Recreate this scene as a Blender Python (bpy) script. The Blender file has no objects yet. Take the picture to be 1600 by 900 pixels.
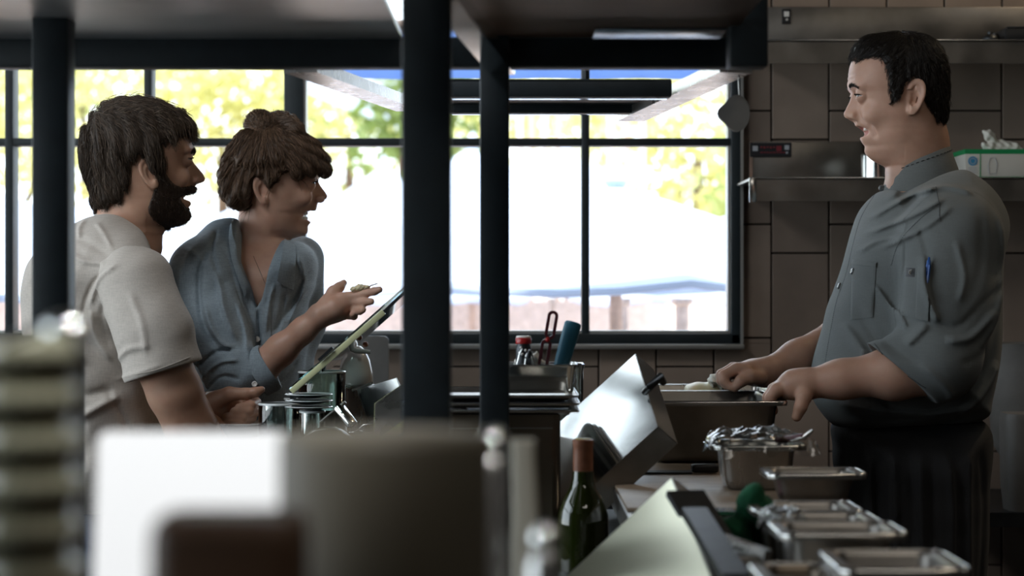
import bpy, bmesh, math, random
import numpy as np
from mathutils import Vector, Matrix
from mathutils.bvhtree import BVHTree
random.seed(7); rng = np.random.default_rng(7)
PI = math.pi
FPX = 3111.1            # 70 mm lens on a 36 mm wide sensor, 1600 px frame
CZ = 1.35               # camera height
COL = bpy.context.scene.collection
def at(px, py, Y): return Vector(((px-800)*Y/FPX, Y, CZ-(py-450)*Y/FPX))
def sx(px, Y): return (px-800)*Y/FPX
def sz(py, Y): return CZ-(py-450)*Y/FPX

# ------------------------------------------------------------------ materials
MATS = {}
def nmat(name):
    m = bpy.data.materials.new(name); m.use_nodes = True; MATS[name] = m
    return m, m.node_tree.nodes, m.node_tree.links, m.node_tree.nodes['Principled BSDF']
def mat(name, col, rough=.5, metal=0., noise=0., nscale=30., bump=0., bscale=200., trans=0., ior=1.45, sss=0., sheen=0., stretch=(1,1,1), coat=0., rvar=0.):
    m, N, L, b = nmat(name)
    b.inputs['Base Color'].default_value = (*col, 1); b.inputs['Roughness'].default_value = rough
    b.inputs['Metallic'].default_value = metal; b.inputs['IOR'].default_value = ior
    b.inputs['Transmission Weight'].default_value = trans
    b.inputs['Coat Weight'].default_value = coat
    if sss:
        b.inputs['Subsurface Weight'].default_value = sss; b.inputs['Subsurface Radius'].default_value = (1, .35, .18); b.inputs['Subsurface Scale'].default_value = .006
    if sheen: b.inputs['Sheen Weight'].default_value = sheen
    tc = N.new('ShaderNodeTexCoord'); mp = N.new('ShaderNodeMapping'); mp.inputs['Scale'].default_value = stretch
    L.new(tc.outputs['Object'], mp.inputs[0])
    nz = N.new('ShaderNodeTexNoise'); nz.inputs['Scale'].default_value = nscale; nz.inputs['Detail'].default_value = 5
    L.new(mp.outputs[0], nz.inputs['Vector'])
    if noise:
        mx = N.new('ShaderNodeMix'); mx.data_type = 'RGBA'
        mx.inputs[6].default_value = (*[c*(1-noise) for c in col], 1); mx.inputs[7].default_value = (*[min(1, c*(1+noise)) for c in col], 1)
        mr = N.new('ShaderNodeMapRange'); mr.inputs['From Min'].default_value = .3; mr.inputs['From Max'].default_value = .7
        L.new(nz.outputs[0], mr.inputs[0]); L.new(mr.outputs[0], mx.inputs[0]); L.new(mx.outputs[2], b.inputs['Base Color'])
    if rvar:
        mr2 = N.new('ShaderNodeMapRange'); mr2.inputs['To Min'].default_value = max(0, rough-rvar); mr2.inputs['To Max'].default_value = rough+rvar
        L.new(nz.outputs[0], mr2.inputs[0]); L.new(mr2.outputs[0], b.inputs['Roughness'])
    if bump:
        n2 = N.new('ShaderNodeTexNoise'); n2.inputs['Scale'].default_value = bscale; n2.inputs['Detail'].default_value = 4
        L.new(mp.outputs[0], n2.inputs['Vector'])
        bp = N.new('ShaderNodeBump'); bp.inputs['Strength'].default_value = bump; bp.inputs['Distance'].default_value = .002
        L.new(n2.outputs[0], bp.inputs['Height']); L.new(bp.outputs[0], b.inputs['Normal'])
    return m
def emat(name, col, s):
    m, N, L, b = nmat(name)
    b.inputs['Base Color'].default_value = (0, 0, 0, 1); b.inputs['Emission Color'].default_value = (*col, 1); b.inputs['Emission Strength'].default_value = s
    return m
def clothmat(name, col, weave=900., bump=.35, noise=.18, slub=0., sheen=.3, rough=.85):
    """woven cloth: two crossed thread waves for the bump, slubs of lighter yarn in the colour"""
    m, N, L, b = nmat(name)
    b.inputs['Roughness'].default_value = rough; b.inputs['Sheen Weight'].default_value = sheen; b.inputs['Sheen Roughness'].default_value = .5
    tc = N.new('ShaderNodeTexCoord')
    def nz(sc, st, det=3):
        mp = N.new('ShaderNodeMapping'); mp.inputs['Scale'].default_value = st
        n = N.new('ShaderNodeTexNoise'); n.inputs['Scale'].default_value = sc; n.inputs['Detail'].default_value = det
        L.new(tc.outputs['Object'], mp.inputs[0]); L.new(mp.outputs[0], n.inputs['Vector']); return n.outputs[0]
    a = nz(95, (6, 6, .7)); c = nz(95, (.7, .7, 6)); d = nz(9, (1, 1, 1), 5)
    m1 = N.new('ShaderNodeMath'); m1.operation = 'ADD'; L.new(a, m1.inputs[0]); L.new(c, m1.inputs[1])
    m2 = N.new('ShaderNodeMath'); m2.operation = 'MULTIPLY_ADD'; L.new(d, m2.inputs[0]); m2.inputs[1].default_value = 1.0 if not slub else .6; L.new(m1.outputs[0], m2.inputs[2])
    mr = N.new('ShaderNodeMapRange'); mr.inputs['From Min'].default_value = 1.0 if not slub else .95; mr.inputs['From Max'].default_value = 2.0 if not slub else 1.65
    L.new(m2.outputs[0], mr.inputs[0])
    k = noise + slub
    mx = N.new('ShaderNodeMix'); mx.data_type = 'RGBA'
    mx.inputs[6].default_value = (*[x*(1-k) for x in col], 1); mx.inputs[7].default_value = (*[min(1, x*(1+k)) for x in col], 1)
    L.new(mr.outputs[0], mx.inputs[0]); L.new(mx.outputs[2], b.inputs['Base Color'])
    bp = N.new('ShaderNodeBump'); bp.inputs['Strength'].default_value = bump; bp.inputs['Distance'].default_value = .0015
    L.new(m1.outputs[0], bp.inputs['Height']); L.new(bp.outputs[0], b.inputs['Normal'])
    return m
def skinmat(name, col, lip):
    """skin with freckled mottling; a vertex colour 'tint' mixes in the pink of lips and ear tips"""
    m, N, L, b = nmat(name)
    b.inputs['Roughness'].default_value = .46; b.inputs['Subsurface Weight'].default_value = .16
    b.inputs['Subsurface Radius'].default_value = (1, .35, .2); b.inputs['Subsurface Scale'].default_value = .008
    b.inputs['Specular IOR Level'].default_value = .4
    tc = N.new('ShaderNodeTexCoord')
    n = N.new('ShaderNodeTexNoise'); n.inputs['Scale'].default_value = 45; n.inputs['Detail'].default_value = 6; L.new(tc.outputs['Object'], n.inputs['Vector'])
    mx = N.new('ShaderNodeMix'); mx.data_type = 'RGBA'
    mx.inputs[6].default_value = (col[0]*.86, col[1]*.78, col[2]*.76, 1); mx.inputs[7].default_value = (min(1, col[0]*1.1), min(1, col[1]*1.13), min(1, col[2]*1.13), 1)
    L.new(n.outputs[0], mx.inputs[0])
    at_ = N.new('ShaderNodeAttribute'); at_.attribute_name = 'tint'
    mx2 = N.new('ShaderNodeMix'); mx2.data_type = 'RGBA'; mx2.inputs[7].default_value = (*lip, 1)
    L.new(at_.outputs['Fac'], mx2.inputs[0]); L.new(mx.outputs[2], mx2.inputs[6]); L.new(mx2.outputs[2], b.inputs['Base Color'])
    n2 = N.new('ShaderNodeTexNoise'); n2.inputs['Scale'].default_value = 420; L.new(tc.outputs['Object'], n2.inputs['Vector'])
    bp = N.new('ShaderNodeBump'); bp.inputs['Strength'].default_value = .12; bp.inputs['Distance'].default_value = .001
    L.new(n2.outputs[0], bp.inputs['Height']); L.new(bp.outputs[0], b.inputs['Normal'])
    return m
def hairmat(name, col, rough=.5, tip=None):
    m, N, L, b = nmat(name)
    b.inputs['Roughness'].default_value = rough; b.inputs['Specular IOR Level'].default_value = .35
    at_ = N.new('ShaderNodeAttribute'); at_.attribute_name = 'tint'
    mx = N.new('ShaderNodeMix'); mx.data_type = 'RGBA'
    mx.inputs[6].default_value = (*[c*.45 for c in col], 1); mx.inputs[7].default_value = (*(tip or [min(1, c*2.1) for c in col]), 1)
    L.new(at_.outputs['Fac'], mx.inputs[0]); L.new(mx.outputs[2], b.inputs['Base Color'])
    return m

# ------------------------------------------------------------------ objects
def link(name, me, m=None, parent=None):
    o = bpy.data.objects.new(name, me); COL.objects.link(o)
    if m is not None: me.materials.append(m)
    if parent is not None: o.parent = parent; o.matrix_parent_inverse = parent_inv(parent)
    return o
def world_m(o):
    M = Matrix.LocRotScale(o.location, o.rotation_euler, o.scale)
    return (world_m(o.parent) @ o.matrix_parent_inverse @ M) if o.parent else M
def parent_inv(p): return world_m(p).inverted()
def tag(o, label, cat, group=None):
    o['label'] = label; o['category'] = cat
    if group: o['group'] = group
    return o
def thing(name, label, cat, loc=(0, 0, 0), group=None, rot=(0, 0, 0)):
    o = bpy.data.objects.new(name, None); COL.objects.link(o)
    o.location = loc; o.rotation_euler = rot; o.empty_display_size = .05
    return tag(o, label, cat, group)
def struct(o): o['kind'] = 'structure'; return o
def dup(root, loc, label=None, rot=None, group=None):
    r = root.copy(); COL.objects.link(r); r.location = loc
    if rot: r.rotation_euler = rot
    if label: r['label'] = label
    if group: r['group'] = group
    for ch in list(root.children):
        c = ch.copy(); COL.objects.link(c); c.parent = r
        for g in list(ch.children):
            d = g.copy(); COL.objects.link(d); d.parent = c
    return r
def mesh_np(name, V, Fq, smooth=True):
    me = bpy.data.meshes.new(name)
    V = np.asarray(V, dtype=np.float32); Fq = np.asarray(Fq, dtype=np.int32)
    me.vertices.add(len(V)); me.vertices.foreach_set('co', V.ravel())
    k = Fq.shape[1]
    me.loops.add(Fq.size); me.loops.foreach_set('vertex_index', Fq.ravel())
    me.polygons.add(len(Fq)); me.polygons.foreach_set('loop_start', np.arange(0, Fq.size, k, dtype=np.int32))
    me.polygons.foreach_set('use_smooth', np.full(len(Fq), smooth))
    me.update(calc_edges=True); me.validate()
    return me
class BM:
    """collects shapes in one mesh"""
    def __init__(s): s.b = bmesh.new()
    def box(s, c, d, M=None, bev=0.):
        r = bmesh.ops.create_cube(s.b, size=1)['verts']
        for v in r: v.co = Vector((v.co.x*d[0], v.co.y*d[1], v.co.z*d[2]))
        if bev:
            es = list({e for v in r for e in v.link_edges})
            g = bmesh.ops.bevel(s.b, geom=es, offset=bev, segments=2, profile=.5, affect='EDGES')
            r = list({v for v in g['verts']} | {v for v in r if v.is_valid})
        for v in r:
            v.co = (M @ v.co if M is not None else v.co) + Vector(c)
        return r
    def boxa(s, lo, hi, bev=0.):
        lo, hi = Vector(lo), Vector(hi); d = hi-lo
        return s.box((lo+hi)/2, (abs(d.x), abs(d.y), abs(d.z)), None, bev)
    def beam(s, a, b, w, h, up=(0, 0, 1), bev=0.):
        a, b = Vector(a), Vector(b); z = (b-a); l = z.length; z.normalize()
        x = Vector(up).cross(z)
        if x.length < 1e-4: x = Vector((1, 0, 0)).cross(z)
        x.normalize(); y = z.cross(x)
        M = Matrix((x, y, z)).transposed()
        return s.box((a+b)/2, (w, h, l), M, bev)
    def lathe(s, prof, c=(0, 0, 0), n=32, M=None, sq=1.0):
        c = Vector(c); rings = []
        for (r, z) in prof:
            ring = []
            for i in range(n):
                t = 2*PI*i/n; p = Vector((r*math.cos(t), r*math.sin(t)*sq, z))
                ring.append(s.b.verts.new((M @ p if M is not None else p)+c))
            rings.append(ring)
        for a, b in zip(rings, rings[1:]):
            for i in range(n): s.b.faces.new((a[i], a[(i+1) % n], b[(i+1) % n], b[i]))
        for ring, (r, z), fl in ((rings[0], prof[0], True), (rings[-1], prof[-1], False)):
            if r > 1e-5: s.b.faces.new(ring[::-1] if fl else ring)
        return s
    def tube(s, pts, r, n=8):
        pts = [Vector(p) for p in pts]; rings = []
        rr = r if isinstance(r, (list, tuple)) else [r]*len(pts)
        ref = Vector((0, 0, 1))
        for i, p in enumerate(pts):
            t = (pts[min(i+1, len(pts)-1)]-pts[max(i-1, 0)]).normalized()
            x = ref.cross(t)
            if x.length < .1: x = Vector((1, 0, 0)).cross(t)
            x.normalize(); y = t.cross(x)
            rings.append([s.b.verts.new(p+(x*math.cos(2*PI*k/n)+y*math.sin(2*PI*k/n))*rr[i]) for k in range(n)])
        for a, b in zip(rings, rings[1:]):
            for i in range(n): s.b.faces.new((a[i], a[(i+1) % n], b[(i+1) % n], b[i]))
        s.b.faces.new(rings[0][::-1]); s.b.faces.new(rings[-1]); return s
    def loft(s, rings, cap0=True, cap1=True, close=True):
        R = [[s.b.verts.new(Vector(p)) for p in ring] for ring in rings]; n = len(R[0])
        for a, b in zip(R, R[1:]):
            for i in range(n if close else n-1): s.b.faces.new((a[i], a[(i+1) % n], b[(i+1) % n], b[i]))
        if cap0: s.b.faces.new(R[0][::-1])
        if cap1: s.b.faces.new(R[-1])
        return s
    def prism(s, poly, y0, y1):
        """outline in x,z given a real thickness along y"""
        return s.loft([[(x, y0, z) for x, z in poly], [(x, y1, z) for x, z in poly]])
    def sphere(s, c, r, sc=(1, 1, 1), M=None, u=16, v=10):
        g = bmesh.ops.create_uvsphere(s.b, u_segments=u, v_segments=v, radius=r)['verts']
        for w in g:
            p = Vector((w.co.x*sc[0], w.co.y*sc[1], w.co.z*sc[2])); w.co = (M @ p if M is not None else p)+Vector(c)
        return s
    def obj(s, name, m, parent=None, smooth=None, origin=None):
        bmesh.ops.recalc_face_normals(s.b, faces=s.b.faces)
        me = bpy.data.meshes.new(name)
        if origin is not None:
            for v in s.b.verts: v.co -= Vector(origin)
        elif parent is not None:
            pi = parent_inv(parent)
            s.b.transform(pi)
        s.b.to_mesh(me); s.b.free()
        if smooth is not None:
            me.polygons.foreach_set('use_smooth', [True]*len(me.polygons)); me.update()
            if smooth < 180:
                me.set_sharp_from_angle(angle=math.radians(smooth))
        o = bpy.data.objects.new(name, me); COL.objects.link(o)
        if m is not None: me.materials.append(m)
        if origin is not None:
            o.location = origin
            if parent is not None: o.parent = parent; o.matrix_parent_inverse = parent_inv(parent)
        elif parent is not None: o.parent = parent      # vertices already in the parent's space
        return o

# ------------------------------------------------------------------ solid modelling of figures (distance fields -> one continuous mesh)
def smin(a, b, k):
    if k <= 0: return np.minimum(a, b)
    h = np.maximum(k-np.abs(a-b), 0)/k
    return np.minimum(a, b)-h*h*k*.25
def smax(a, b, k): return -smin(-a, -b, k)
def catmull(P, n=6, closed=True):
    P = np.asarray(P, float); m = len(P); out = []
    rngi = range(m) if closed else range(m-1)
    for i in rngi:
        if closed: p0, p1, p2, p3 = P[i-1], P[i], P[(i+1) % m], P[(i+2) % m]
        else: p0, p1, p2, p3 = P[max(i-1, 0)], P[i], P[i+1], P[min(i+2, m-1)]
        for t in np.linspace(0, 1, n, endpoint=False):
            out.append(.5*((2*p1)+(-p0+p2)*t+(2*p0-5*p1+4*p2-p3)*t*t+(-p0+3*p1-3*p2+p3)*t**3))
    if not closed: out.append(P[-1])
    return np.array(out)
def seg2(x, z, a, b):
    ab = b-a; L2 = max(float(ab@ab), 1e-12)
    t = np.clip(((x-a[0])*ab[0]+(z-a[1])*ab[1])/L2, 0, 1)
    return np.hypot(x-a[0]-t*ab[0], z-a[1]-t*ab[1]), t
def poly2(x, z, P):
    """signed distance to a closed outline (negative inside)"""
    d = np.full(np.broadcast(x, z).shape, 1e9, np.float32); ins = np.zeros(d.shape, bool)
    for i in range(len(P)):
        a, b = P[i], P[(i+1) % len(P)]
        d = np.minimum(d, seg2(x, z, a, b)[0])
        if abs(b[1]-a[1]) > 1e-12:
            c = ((a[1] > z) != (b[1] > z)) & (x < (b[0]-a[0])*(z-a[1])/(b[1]-a[1])+a[0]); ins ^= c
    return np.where(ins, -d, d)
class Vol:
    def __init__(s, lo, hi, h):
        s.lo = np.array(lo, float); s.h = h
        s.n = np.ceil((np.array(hi)-s.lo)/h).astype(int)+1
        s.F = np.full(s.n, 9., np.float32)
        s.ax = [(s.lo[i]+h*np.arange(s.n[i])).astype(np.float32) for i in range(3)]
    def sl(s, lo, hi, mg):
        a = np.clip(np.floor((np.array(lo)-mg-s.lo)/s.h).astype(int), 0, s.n)
        b = np.clip(np.ceil((np.array(hi)+mg-s.lo)/s.h).astype(int)+1, 0, s.n)
        S = tuple(slice(a[i], b[i]) for i in range(3))
        return S, s.ax[0][S[0]][:, None, None], s.ax[1][S[1]][None, :, None], s.ax[2][S[2]][None, None, :]
    def put(s, S, f, k, op):
        if op == 'add': s.F[S] = smin(s.F[S], f, k)
        elif op == 'sub': s.F[S] = smax(s.F[S], -f, k)
        elif op == 'and': s.F[S] = smax(s.F[S], f, k)
    def cone(s, a, b, ra, rb, k=.01, op='add'):
        a, b = np.array(a, float), np.array(b, float); m = max(ra, rb)+k+2*s.h
        S, x, y, z = s.sl(np.minimum(a, b), np.maximum(a, b), m)
        if 0 in s.F[S].shape: return s
        ab = b-a; L2 = max(ab@ab, 1e-12)
        t = np.clip(((x-a[0])*ab[0]+(y-a[1])*ab[1]+(z-a[2])*ab[2])/L2, 0, 1)
        d = np.sqrt((x-a[0]-t*ab[0])**2+(y-a[1]-t*ab[1])**2+(z-a[2]-t*ab[2])**2)-(ra+t*(rb-ra))
        s.put(S, d, k, op); return s
    def chain(s, pts, rad, k=.01, op='add'):
        for i in range(len(pts)-1): s.cone(pts[i], pts[i+1], rad[i], rad[i+1], k, op)
        return s
    def ell(s, c, r, k=.01, op='add', R=None):
        c = np.array(c, float); r = np.array(r, float); m = r.max()+k+2*s.h
        S, x, y, z = s.sl(c, c, m)
        if 0 in s.F[S].shape: return s
        x, y, z = x-c[0], y-c[1], z-c[2]
        if R is not None:
            R = np.array(R.to_3x3().transposed()) if hasattr(R, 'to_3x3') else np.array(R)
            x, y, z = R[0, 0]*x+R[0, 1]*y+R[0, 2]*z, R[1, 0]*x+R[1, 1]*y+R[1, 2]*z, R[2, 0]*x+R[2, 1]*y+R[2, 2]*z
        q = np.sqrt((x/r[0])**2+(y/r[1])**2+(z/r[2])**2)
        s.put(S, (q-1)*r.min()*np.where(q > 1, 1., 1.), k, op); return s
    def inflate(s, P, yc, W, R, k=.01, op='add', p=2.0, n=6, closed=True, ylean=None, grow=0.):
        P = catmull(P, n) if n > 1 else np.asarray(P, float)
        lo = (P[:, 0].min(), yc-W, P[:, 1].min()); hi = (P[:, 0].max(), yc+W, P[:, 1].max())
        S, x, y, z = s.sl(lo, hi, k+3*s.h+grow+.01)
        if 0 in s.F[S].shape: return s
        d2 = poly2(x[:, 0, :], z[:, 0, :], P)[:, None, :]-grow
        Rr = R(x, z) if callable(R) else R
        WW = W if not callable(W) else W(x, z)
        q = np.maximum(1+d2/R, 0)
        yy = np.abs(y-(yc if ylean is None else yc+ylean(x, z)))/(WW+grow)
        f = ((q**p+yy**p)**(1./p)-1)*min(R, W)
        s.put(S, f.astype(np.float32), k, op); return s
    def fn(s, lo, hi, g, k=.01, op='add', mg=.01):
        S, x, y, z = s.sl(lo, hi, mg+k)
        if 0 in s.F[S].shape: return s
        s.put(S, g(x, y, z).astype(np.float32), k, op); return s
    def disp(s, D, yrange=None, soft=.03):
        """bulge the surface by a map D(x,z) (metres); optionally only for y below a limit"""
        x = s.ax[0][:, None]; z = s.ax[2][None, :]
        M = D(x, z).astype(np.float32)[:, None, :]
        if yrange is not None: M = M*(1/(1+np.exp(np.clip((s.ax[1]-yrange)/soft, -30, 30))))[None, :, None].astype(np.float32)
        s.F -= M; return s
    def mesh(s, name, smooth=1):
        F = s.F; neg = F < 0
        m = (neg[:-1, :-1, :-1].astype(np.int8)+neg[1:, :-1, :-1]+neg[:-1, 1:, :-1]+neg[1:, 1:, :-1]
             + neg[:-1, :-1, 1:]+neg[1:, :-1, 1:]+neg[:-1, 1:, 1:]+neg[1:, 1:, 1:])
        act = (m > 0) & (m < 8)
        idx = np.full(act.shape, -1, np.int32); ii = np.argwhere(act); idx[act] = np.arange(len(ii), dtype=np.int32)
        acc = np.zeros((len(ii), 3)); cnt = np.zeros(len(ii))
        C = {}
        for c in ((0, 0, 0), (1, 0, 0), (0, 1, 0), (0, 0, 1), (1, 1, 0), (1, 0, 1), (0, 1, 1), (1, 1, 1)):
            C[c] = F[ii[:, 0]+c[0], ii[:, 1]+c[1], ii[:, 2]+c[2]].astype(float)
        for a in C:
            for ax in range(3):
                if a[ax] == 0:
                    b = list(a); b[ax] = 1; b = tuple(b); fa, fb = C[a], C[b]
                    cr = (fa < 0) != (fb < 0)
                    t = np.where(cr, fa/np.where(cr, fa-fb, 1), 0)
                    for j in range(3): acc[:, j] += np.where(cr, a[j]+(t if j == ax else 0), 0)
                    cnt += cr
        V = s.lo+(ii+acc/cnt[:, None])*s.h
        Q = []
        for ax in range(3):
            u, v = (ax+1) % 3, (ax+2) % 3
            S0 = [slice(None)]*3; S1 = [slice(None)]*3
            S0[ax] = slice(0, -1); S1[ax] = slice(1, None)
            cr = neg[tuple(S0)] != neg[tuple(S1)]
            e = np.argwhere(cr)
            e = e[(e[:, u] > 0) & (e[:, v] > 0) & (e[:, u] < s.n[u]-1) & (e[:, v] < s.n[v]-1)]
            fl = neg[tuple(e.T)]
            du = np.zeros(3, int); du[u] = 1; dv = np.zeros(3, int); dv[v] = 1
            q = np.stack([idx[tuple((e-du-dv).T)], idx[tuple((e-dv).T)], idx[tuple(e.T)], idx[tuple((e-du).T)]], 1)
            q[~fl] = q[~fl][:, ::-1]; Q.append(q)
        Q = np.concatenate(Q); Q = Q[(Q >= 0).all(1)]
        for _ in range(smooth):
            acc = np.zeros_like(V); c = np.zeros(len(V))
            for a, b in ((0, 1), (1, 2), (2, 3), (3, 0)):
                for j in range(3):
                    acc[:, j] += np.bincount(Q[:, a], V[Q[:, b], j], len(V))+np.bincount(Q[:, b], V[Q[:, a], j], len(V))
                c += np.bincount(Q[:, a], minlength=len(V))+np.bincount(Q[:, b], minlength=len(V))
            V = np.where(c[:, None] > 0, .5*V+.5*acc/np.maximum(c, 1)[:, None], V)
        return V, Q
class Figure:
    """one figure held in two grids: the head and neck finely, the rest coarser; both meet under the collar"""
    def __init__(s, coarse, fine, zc): s.v = (coarse, fine); s.zc = zc
    def __getattr__(s, n):
        def f(*a, **k):
            for v in s.v: getattr(v, n)(*a, **k)
            return s
        return f
    def mesh(s, name):
        a, b = s.v
        i1 = min(int((b.lo[0]+b.n[0]*b.h-a.lo[0])/a.h), a.n[0]); za = a.ax[2][None, None, :]
        a.F[:i1] = np.maximum(a.F[:i1], (za-s.zc-.012).astype(np.float32))
        zb = b.ax[2][None, None, :]; b.F = np.maximum(b.F, (s.zc-.03-zb).astype(np.float32))
        Va, Qa = a.mesh(name); Vb, Qb = b.mesh(name, 2)
        return np.concatenate([Va, Vb]), np.concatenate([Qa, Qb+len(Va)])
def body_obj(name, VQ, m, parent, tint=None):
    V, Q = VQ
    me = mesh_np(name, V, Q)
    if tint is not None:
        a = me.attributes.new('tint', 'FLOAT', 'POINT'); a.data.foreach_set('value', tint(V[:, 0], V[:, 1], V[:, 2]).astype(np.float32))
    me.transform(parent_inv(parent))
    o = bpy.data.objects.new(name, me); COL.objects.link(o); o.parent = parent
    me.materials.append(m); return o
def interp(z, tab, col):
    """column of a table whose first column is z (any order)"""
    T = np.array(sorted(tab, key=lambda r: r[0])); return np.interp(z, T[:, 0], T[:, col]).astype(np.float32)
def smooth_tab(tab, sig=.0013):
    T = np.array(sorted(tab, key=lambda r: r[0]), float); z = np.arange(T[0, 0], T[-1, 0], .0004)
    C = np.stack([np.interp(z, T[:, 0], T[:, i]) for i in range(1, T.shape[1])], 1)
    k = np.exp(-.5*(np.arange(-12, 13)*.0004/sig)**2); k /= k.sum()
    P = np.concatenate([np.repeat(C[:1], 12, 0), C, np.repeat(C[-1:], 12, 0)])
    S = np.stack([np.convolve(P[:, i], k, 'valid') for i in range(C.shape[1])], 1)
    return [(a, *b) for a, b in zip(z, S)]
class Head:
    """head as stacked slices. rows: (py, front, base front, back, half width, p, sigma) ; px in the picture at depth Y, face turned `rot` away"""
    def __init__(s, rows, xc, Y, face, rot=0., stretch=1.):
        s.Y, s.face, s.rot = Y, face, rot
        s.cx = sx(xc, Y)
        L = lambda p: (sx(p, Y)-s.cx)*face*stretch
        s.tab = smooth_tab([(sz(r[0], Y), L(r[1]), L(r[2]), L(r[3]), r[4], r[5], r[6]) for r in rows])
        s.z0 = min(r[0] for r in s.tab); s.z1 = max(r[0] for r in s.tab)
        s.c, s.s_ = math.cos(rot), math.sin(rot)
    def loc(s, x, y):      # world -> head space (u forward, v sideways; v<0 = towards the camera)
        X, Yy = x-s.cx, y-s.Y
        fu = s.face
        u = (X*s.c+Yy*s.s_*fu)*fu; v = -X*s.s_*fu+Yy*s.c
        return u, v
    def wld(s, u, v, z):
        fu = s.face
        X = u*fu*s.c-v*s.s_*fu; Yy = u*s.s_+v*s.c
        return Vector((s.cx+X, s.Y+Yy, z))
    def field(s, x, y, z, grow=0.):
        u, v = s.loc(x, y)
        g = lambda c: interp(z.ravel(), s.tab, c)[None, None, :]
        zz = np.clip(z, s.z0, s.z1)
        xf, xb, xk, w, p, sg = (g(c) for c in range(1, 7))
        av = np.abs(v)
        aw = w
        af = (xb)+(xf-xb)*np.exp(-np.minimum((av/sg)**2.6, 40))
        ak = -xk
        a = np.where(u > 0, af, ak)
        pp = np.where(u > 0, p, 2.15)
        q = ((np.abs(u)/np.maximum(a, .004))**pp+(av/np.maximum(aw, .004))**pp)**(1/pp)
        f = (q-1)*np.minimum(np.maximum(np.minimum(a, aw), .006), .05)-grow
        cap = np.maximum(s.z0-z, z-s.z1)-grow
        return np.maximum(f, cap)
def strands(vq_bvh, seeds, flow, steps, step, r0, r1, lift=.001, jit=.25, nside=3, wob=.0, tints=(0, 1), free=0, grav=(0, 0, -.35), clump=None):
    """short hairs that run over a surface: seed points, a direction field flow(p)->Vector"""
    V, Q, T = [], [], []
    R = random.Random(11)
    for sd in seeds:
        p = Vector(sd); d = None; pts = []; jv = Vector((R.gauss(0, jit), R.gauss(0, jit), R.gauss(0, jit)))
        lf = lift*R.uniform(.4, 1.6); ns = int(steps*R.uniform(.6, 1.15)); tt = R.uniform(*tints)**1.5
        ph = R.uniform(0, 6)
        for i in range(ns):
            if i < ns-free or d is None:
                h = vq_bvh.find_nearest(p)
                if h[0] is None: break
                n = h[1]; pts.append(h[0]+n*(lf*(1+.6*math.sin(ph+i*.7))+ (.0006 if i else -.001)))
                f = flow(h[0]); f = f+jv*f.length
                nd = f-n*f.dot(n)
                if nd.length < 1e-6: break
                nd.normalize()
                d = nd if d is None else (d*.5+nd*.5).normalized()
                p = h[0]+d*step
            else:
                d = (d+Vector(grav)*.35).normalized(); pts.append(pts[-1]+d*step)
        if len(pts) < 3: continue
        b = len(V); n_ = len(pts)
        for i, q in enumerate(pts):
            t = (pts[min(i+1, n_-1)]-pts[max(i-1, 0)]).normalized()
            x = Vector((0.3, .2, 1)).cross(t)
            if x.length < .01: x = Vector((1, 0, 0)).cross(t)
            x.normalize(); y = t.cross(x); r = r0+(r1-r0)*(i/(n_-1))
            for k in range(nside):
                a = 2*PI*k/nside; V.append(q+(x*math.cos(a)+y*math.sin(a))*r); T.append(tt)
        for i in range(n_-1):
            for k in range(nside):
                Q.append((b+i*nside+k, b+i*nside+(k+1) % nside, b+(i+1)*nside+(k+1) % nside, b+(i+1)*nside+k))
    return np.array([tuple(v) for v in V]), np.array(Q), np.array(T)
def merge(A, B, ta=0.25):
    (Va, Qa), (Vb, Qb, Tb) = A, B
    V = np.concatenate([Va, Vb]); Q = np.concatenate([Qa, Qb+len(Va)])
    return (V, Q), np.concatenate([np.full(len(Va), ta), Tb])
def bvh_of(VQ): return BVHTree.FromPolygons([tuple(v) for v in VQ[0]], [tuple(int(i) for i in q) for q in VQ[1]])
def seeds_on(VQ, n, keep=None, seed=3):
    r = np.random.default_rng(seed); V, Q = VQ
    pick = r.integers(0, len(Q), n*3); P = V[Q[pick]].mean(1)
    if keep is not None: P = P[keep(P[:, 0], P[:, 1], P[:, 2])]
    return P[:n]
# ------------------------------------------------------------------ palette
skinmat('skin_chef', (.56, .34, .25), (.50, .17, .15))
skinmat('skin_man', (.50, .30, .21), (.40, .14, .11))
skinmat('skin_woman', (.60, .375, .28), (.42, .12, .11))
hairmat('hair_black', (.022, .016, .012)); hairmat('hair_dark', (.075, .052, .036)); hairmat('hair_brown', (.13, .08, .05)); hairmat('beard_brown', (.05, .03, .02), .5)
mat('eye_white', (.36, .33, .31), .12, coat=.5); mat('iris_grey', (.05, .06, .06), .08, coat=1); mat('iris_brown', (.06, .03, .015), .08, coat=1)
mat('teeth', (.80, .76, .68), .25)
clothmat('chef_cloth', (.135, .15, .15), bump=.25, noise=.10, sheen=.12)
clothmat('black_cloth', (.012, .012, .013), noise=.1, sheen=.05); mat('black_rubber', (.02, .02, .02), .5)
clothmat('tshirt', (.46, .42, .375), noise=.07, slub=.05, bump=.3, sheen=.1)
clothmat('chambray', (.25, .315, .36), noise=.08, slub=.12, bump=.5, sheen=.1)
clothmat('denim', (.05, .065, .10), noise=.15)
mat('thread', (.055, .062, .065), .8); mat('thread_pale', (.45, .5, .54), .8)
mat('black_patch', (.012, .012, .014), .6); mat('label_white', (.78, .78, .76), .5); mat('snap', (.10, .11, .115), .25, coat=.4)
mat('pen_blue', (.03, .12, .42), .3); mat('steel_bright', (.62, .62, .60), .18, 1.)
mat('button_pearl', (.78, .78, .75), .25, coat=.4)
mat('steel', (.50, .49, .47), .28, 1., noise=.10, nscale=25, rvar=.10, bump=.05, bscale=300, stretch=(1, 1, .15))
mat('steel_dull', (.27, .255, .235), .36, 1., noise=.18, nscale=14, rvar=.12)
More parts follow.
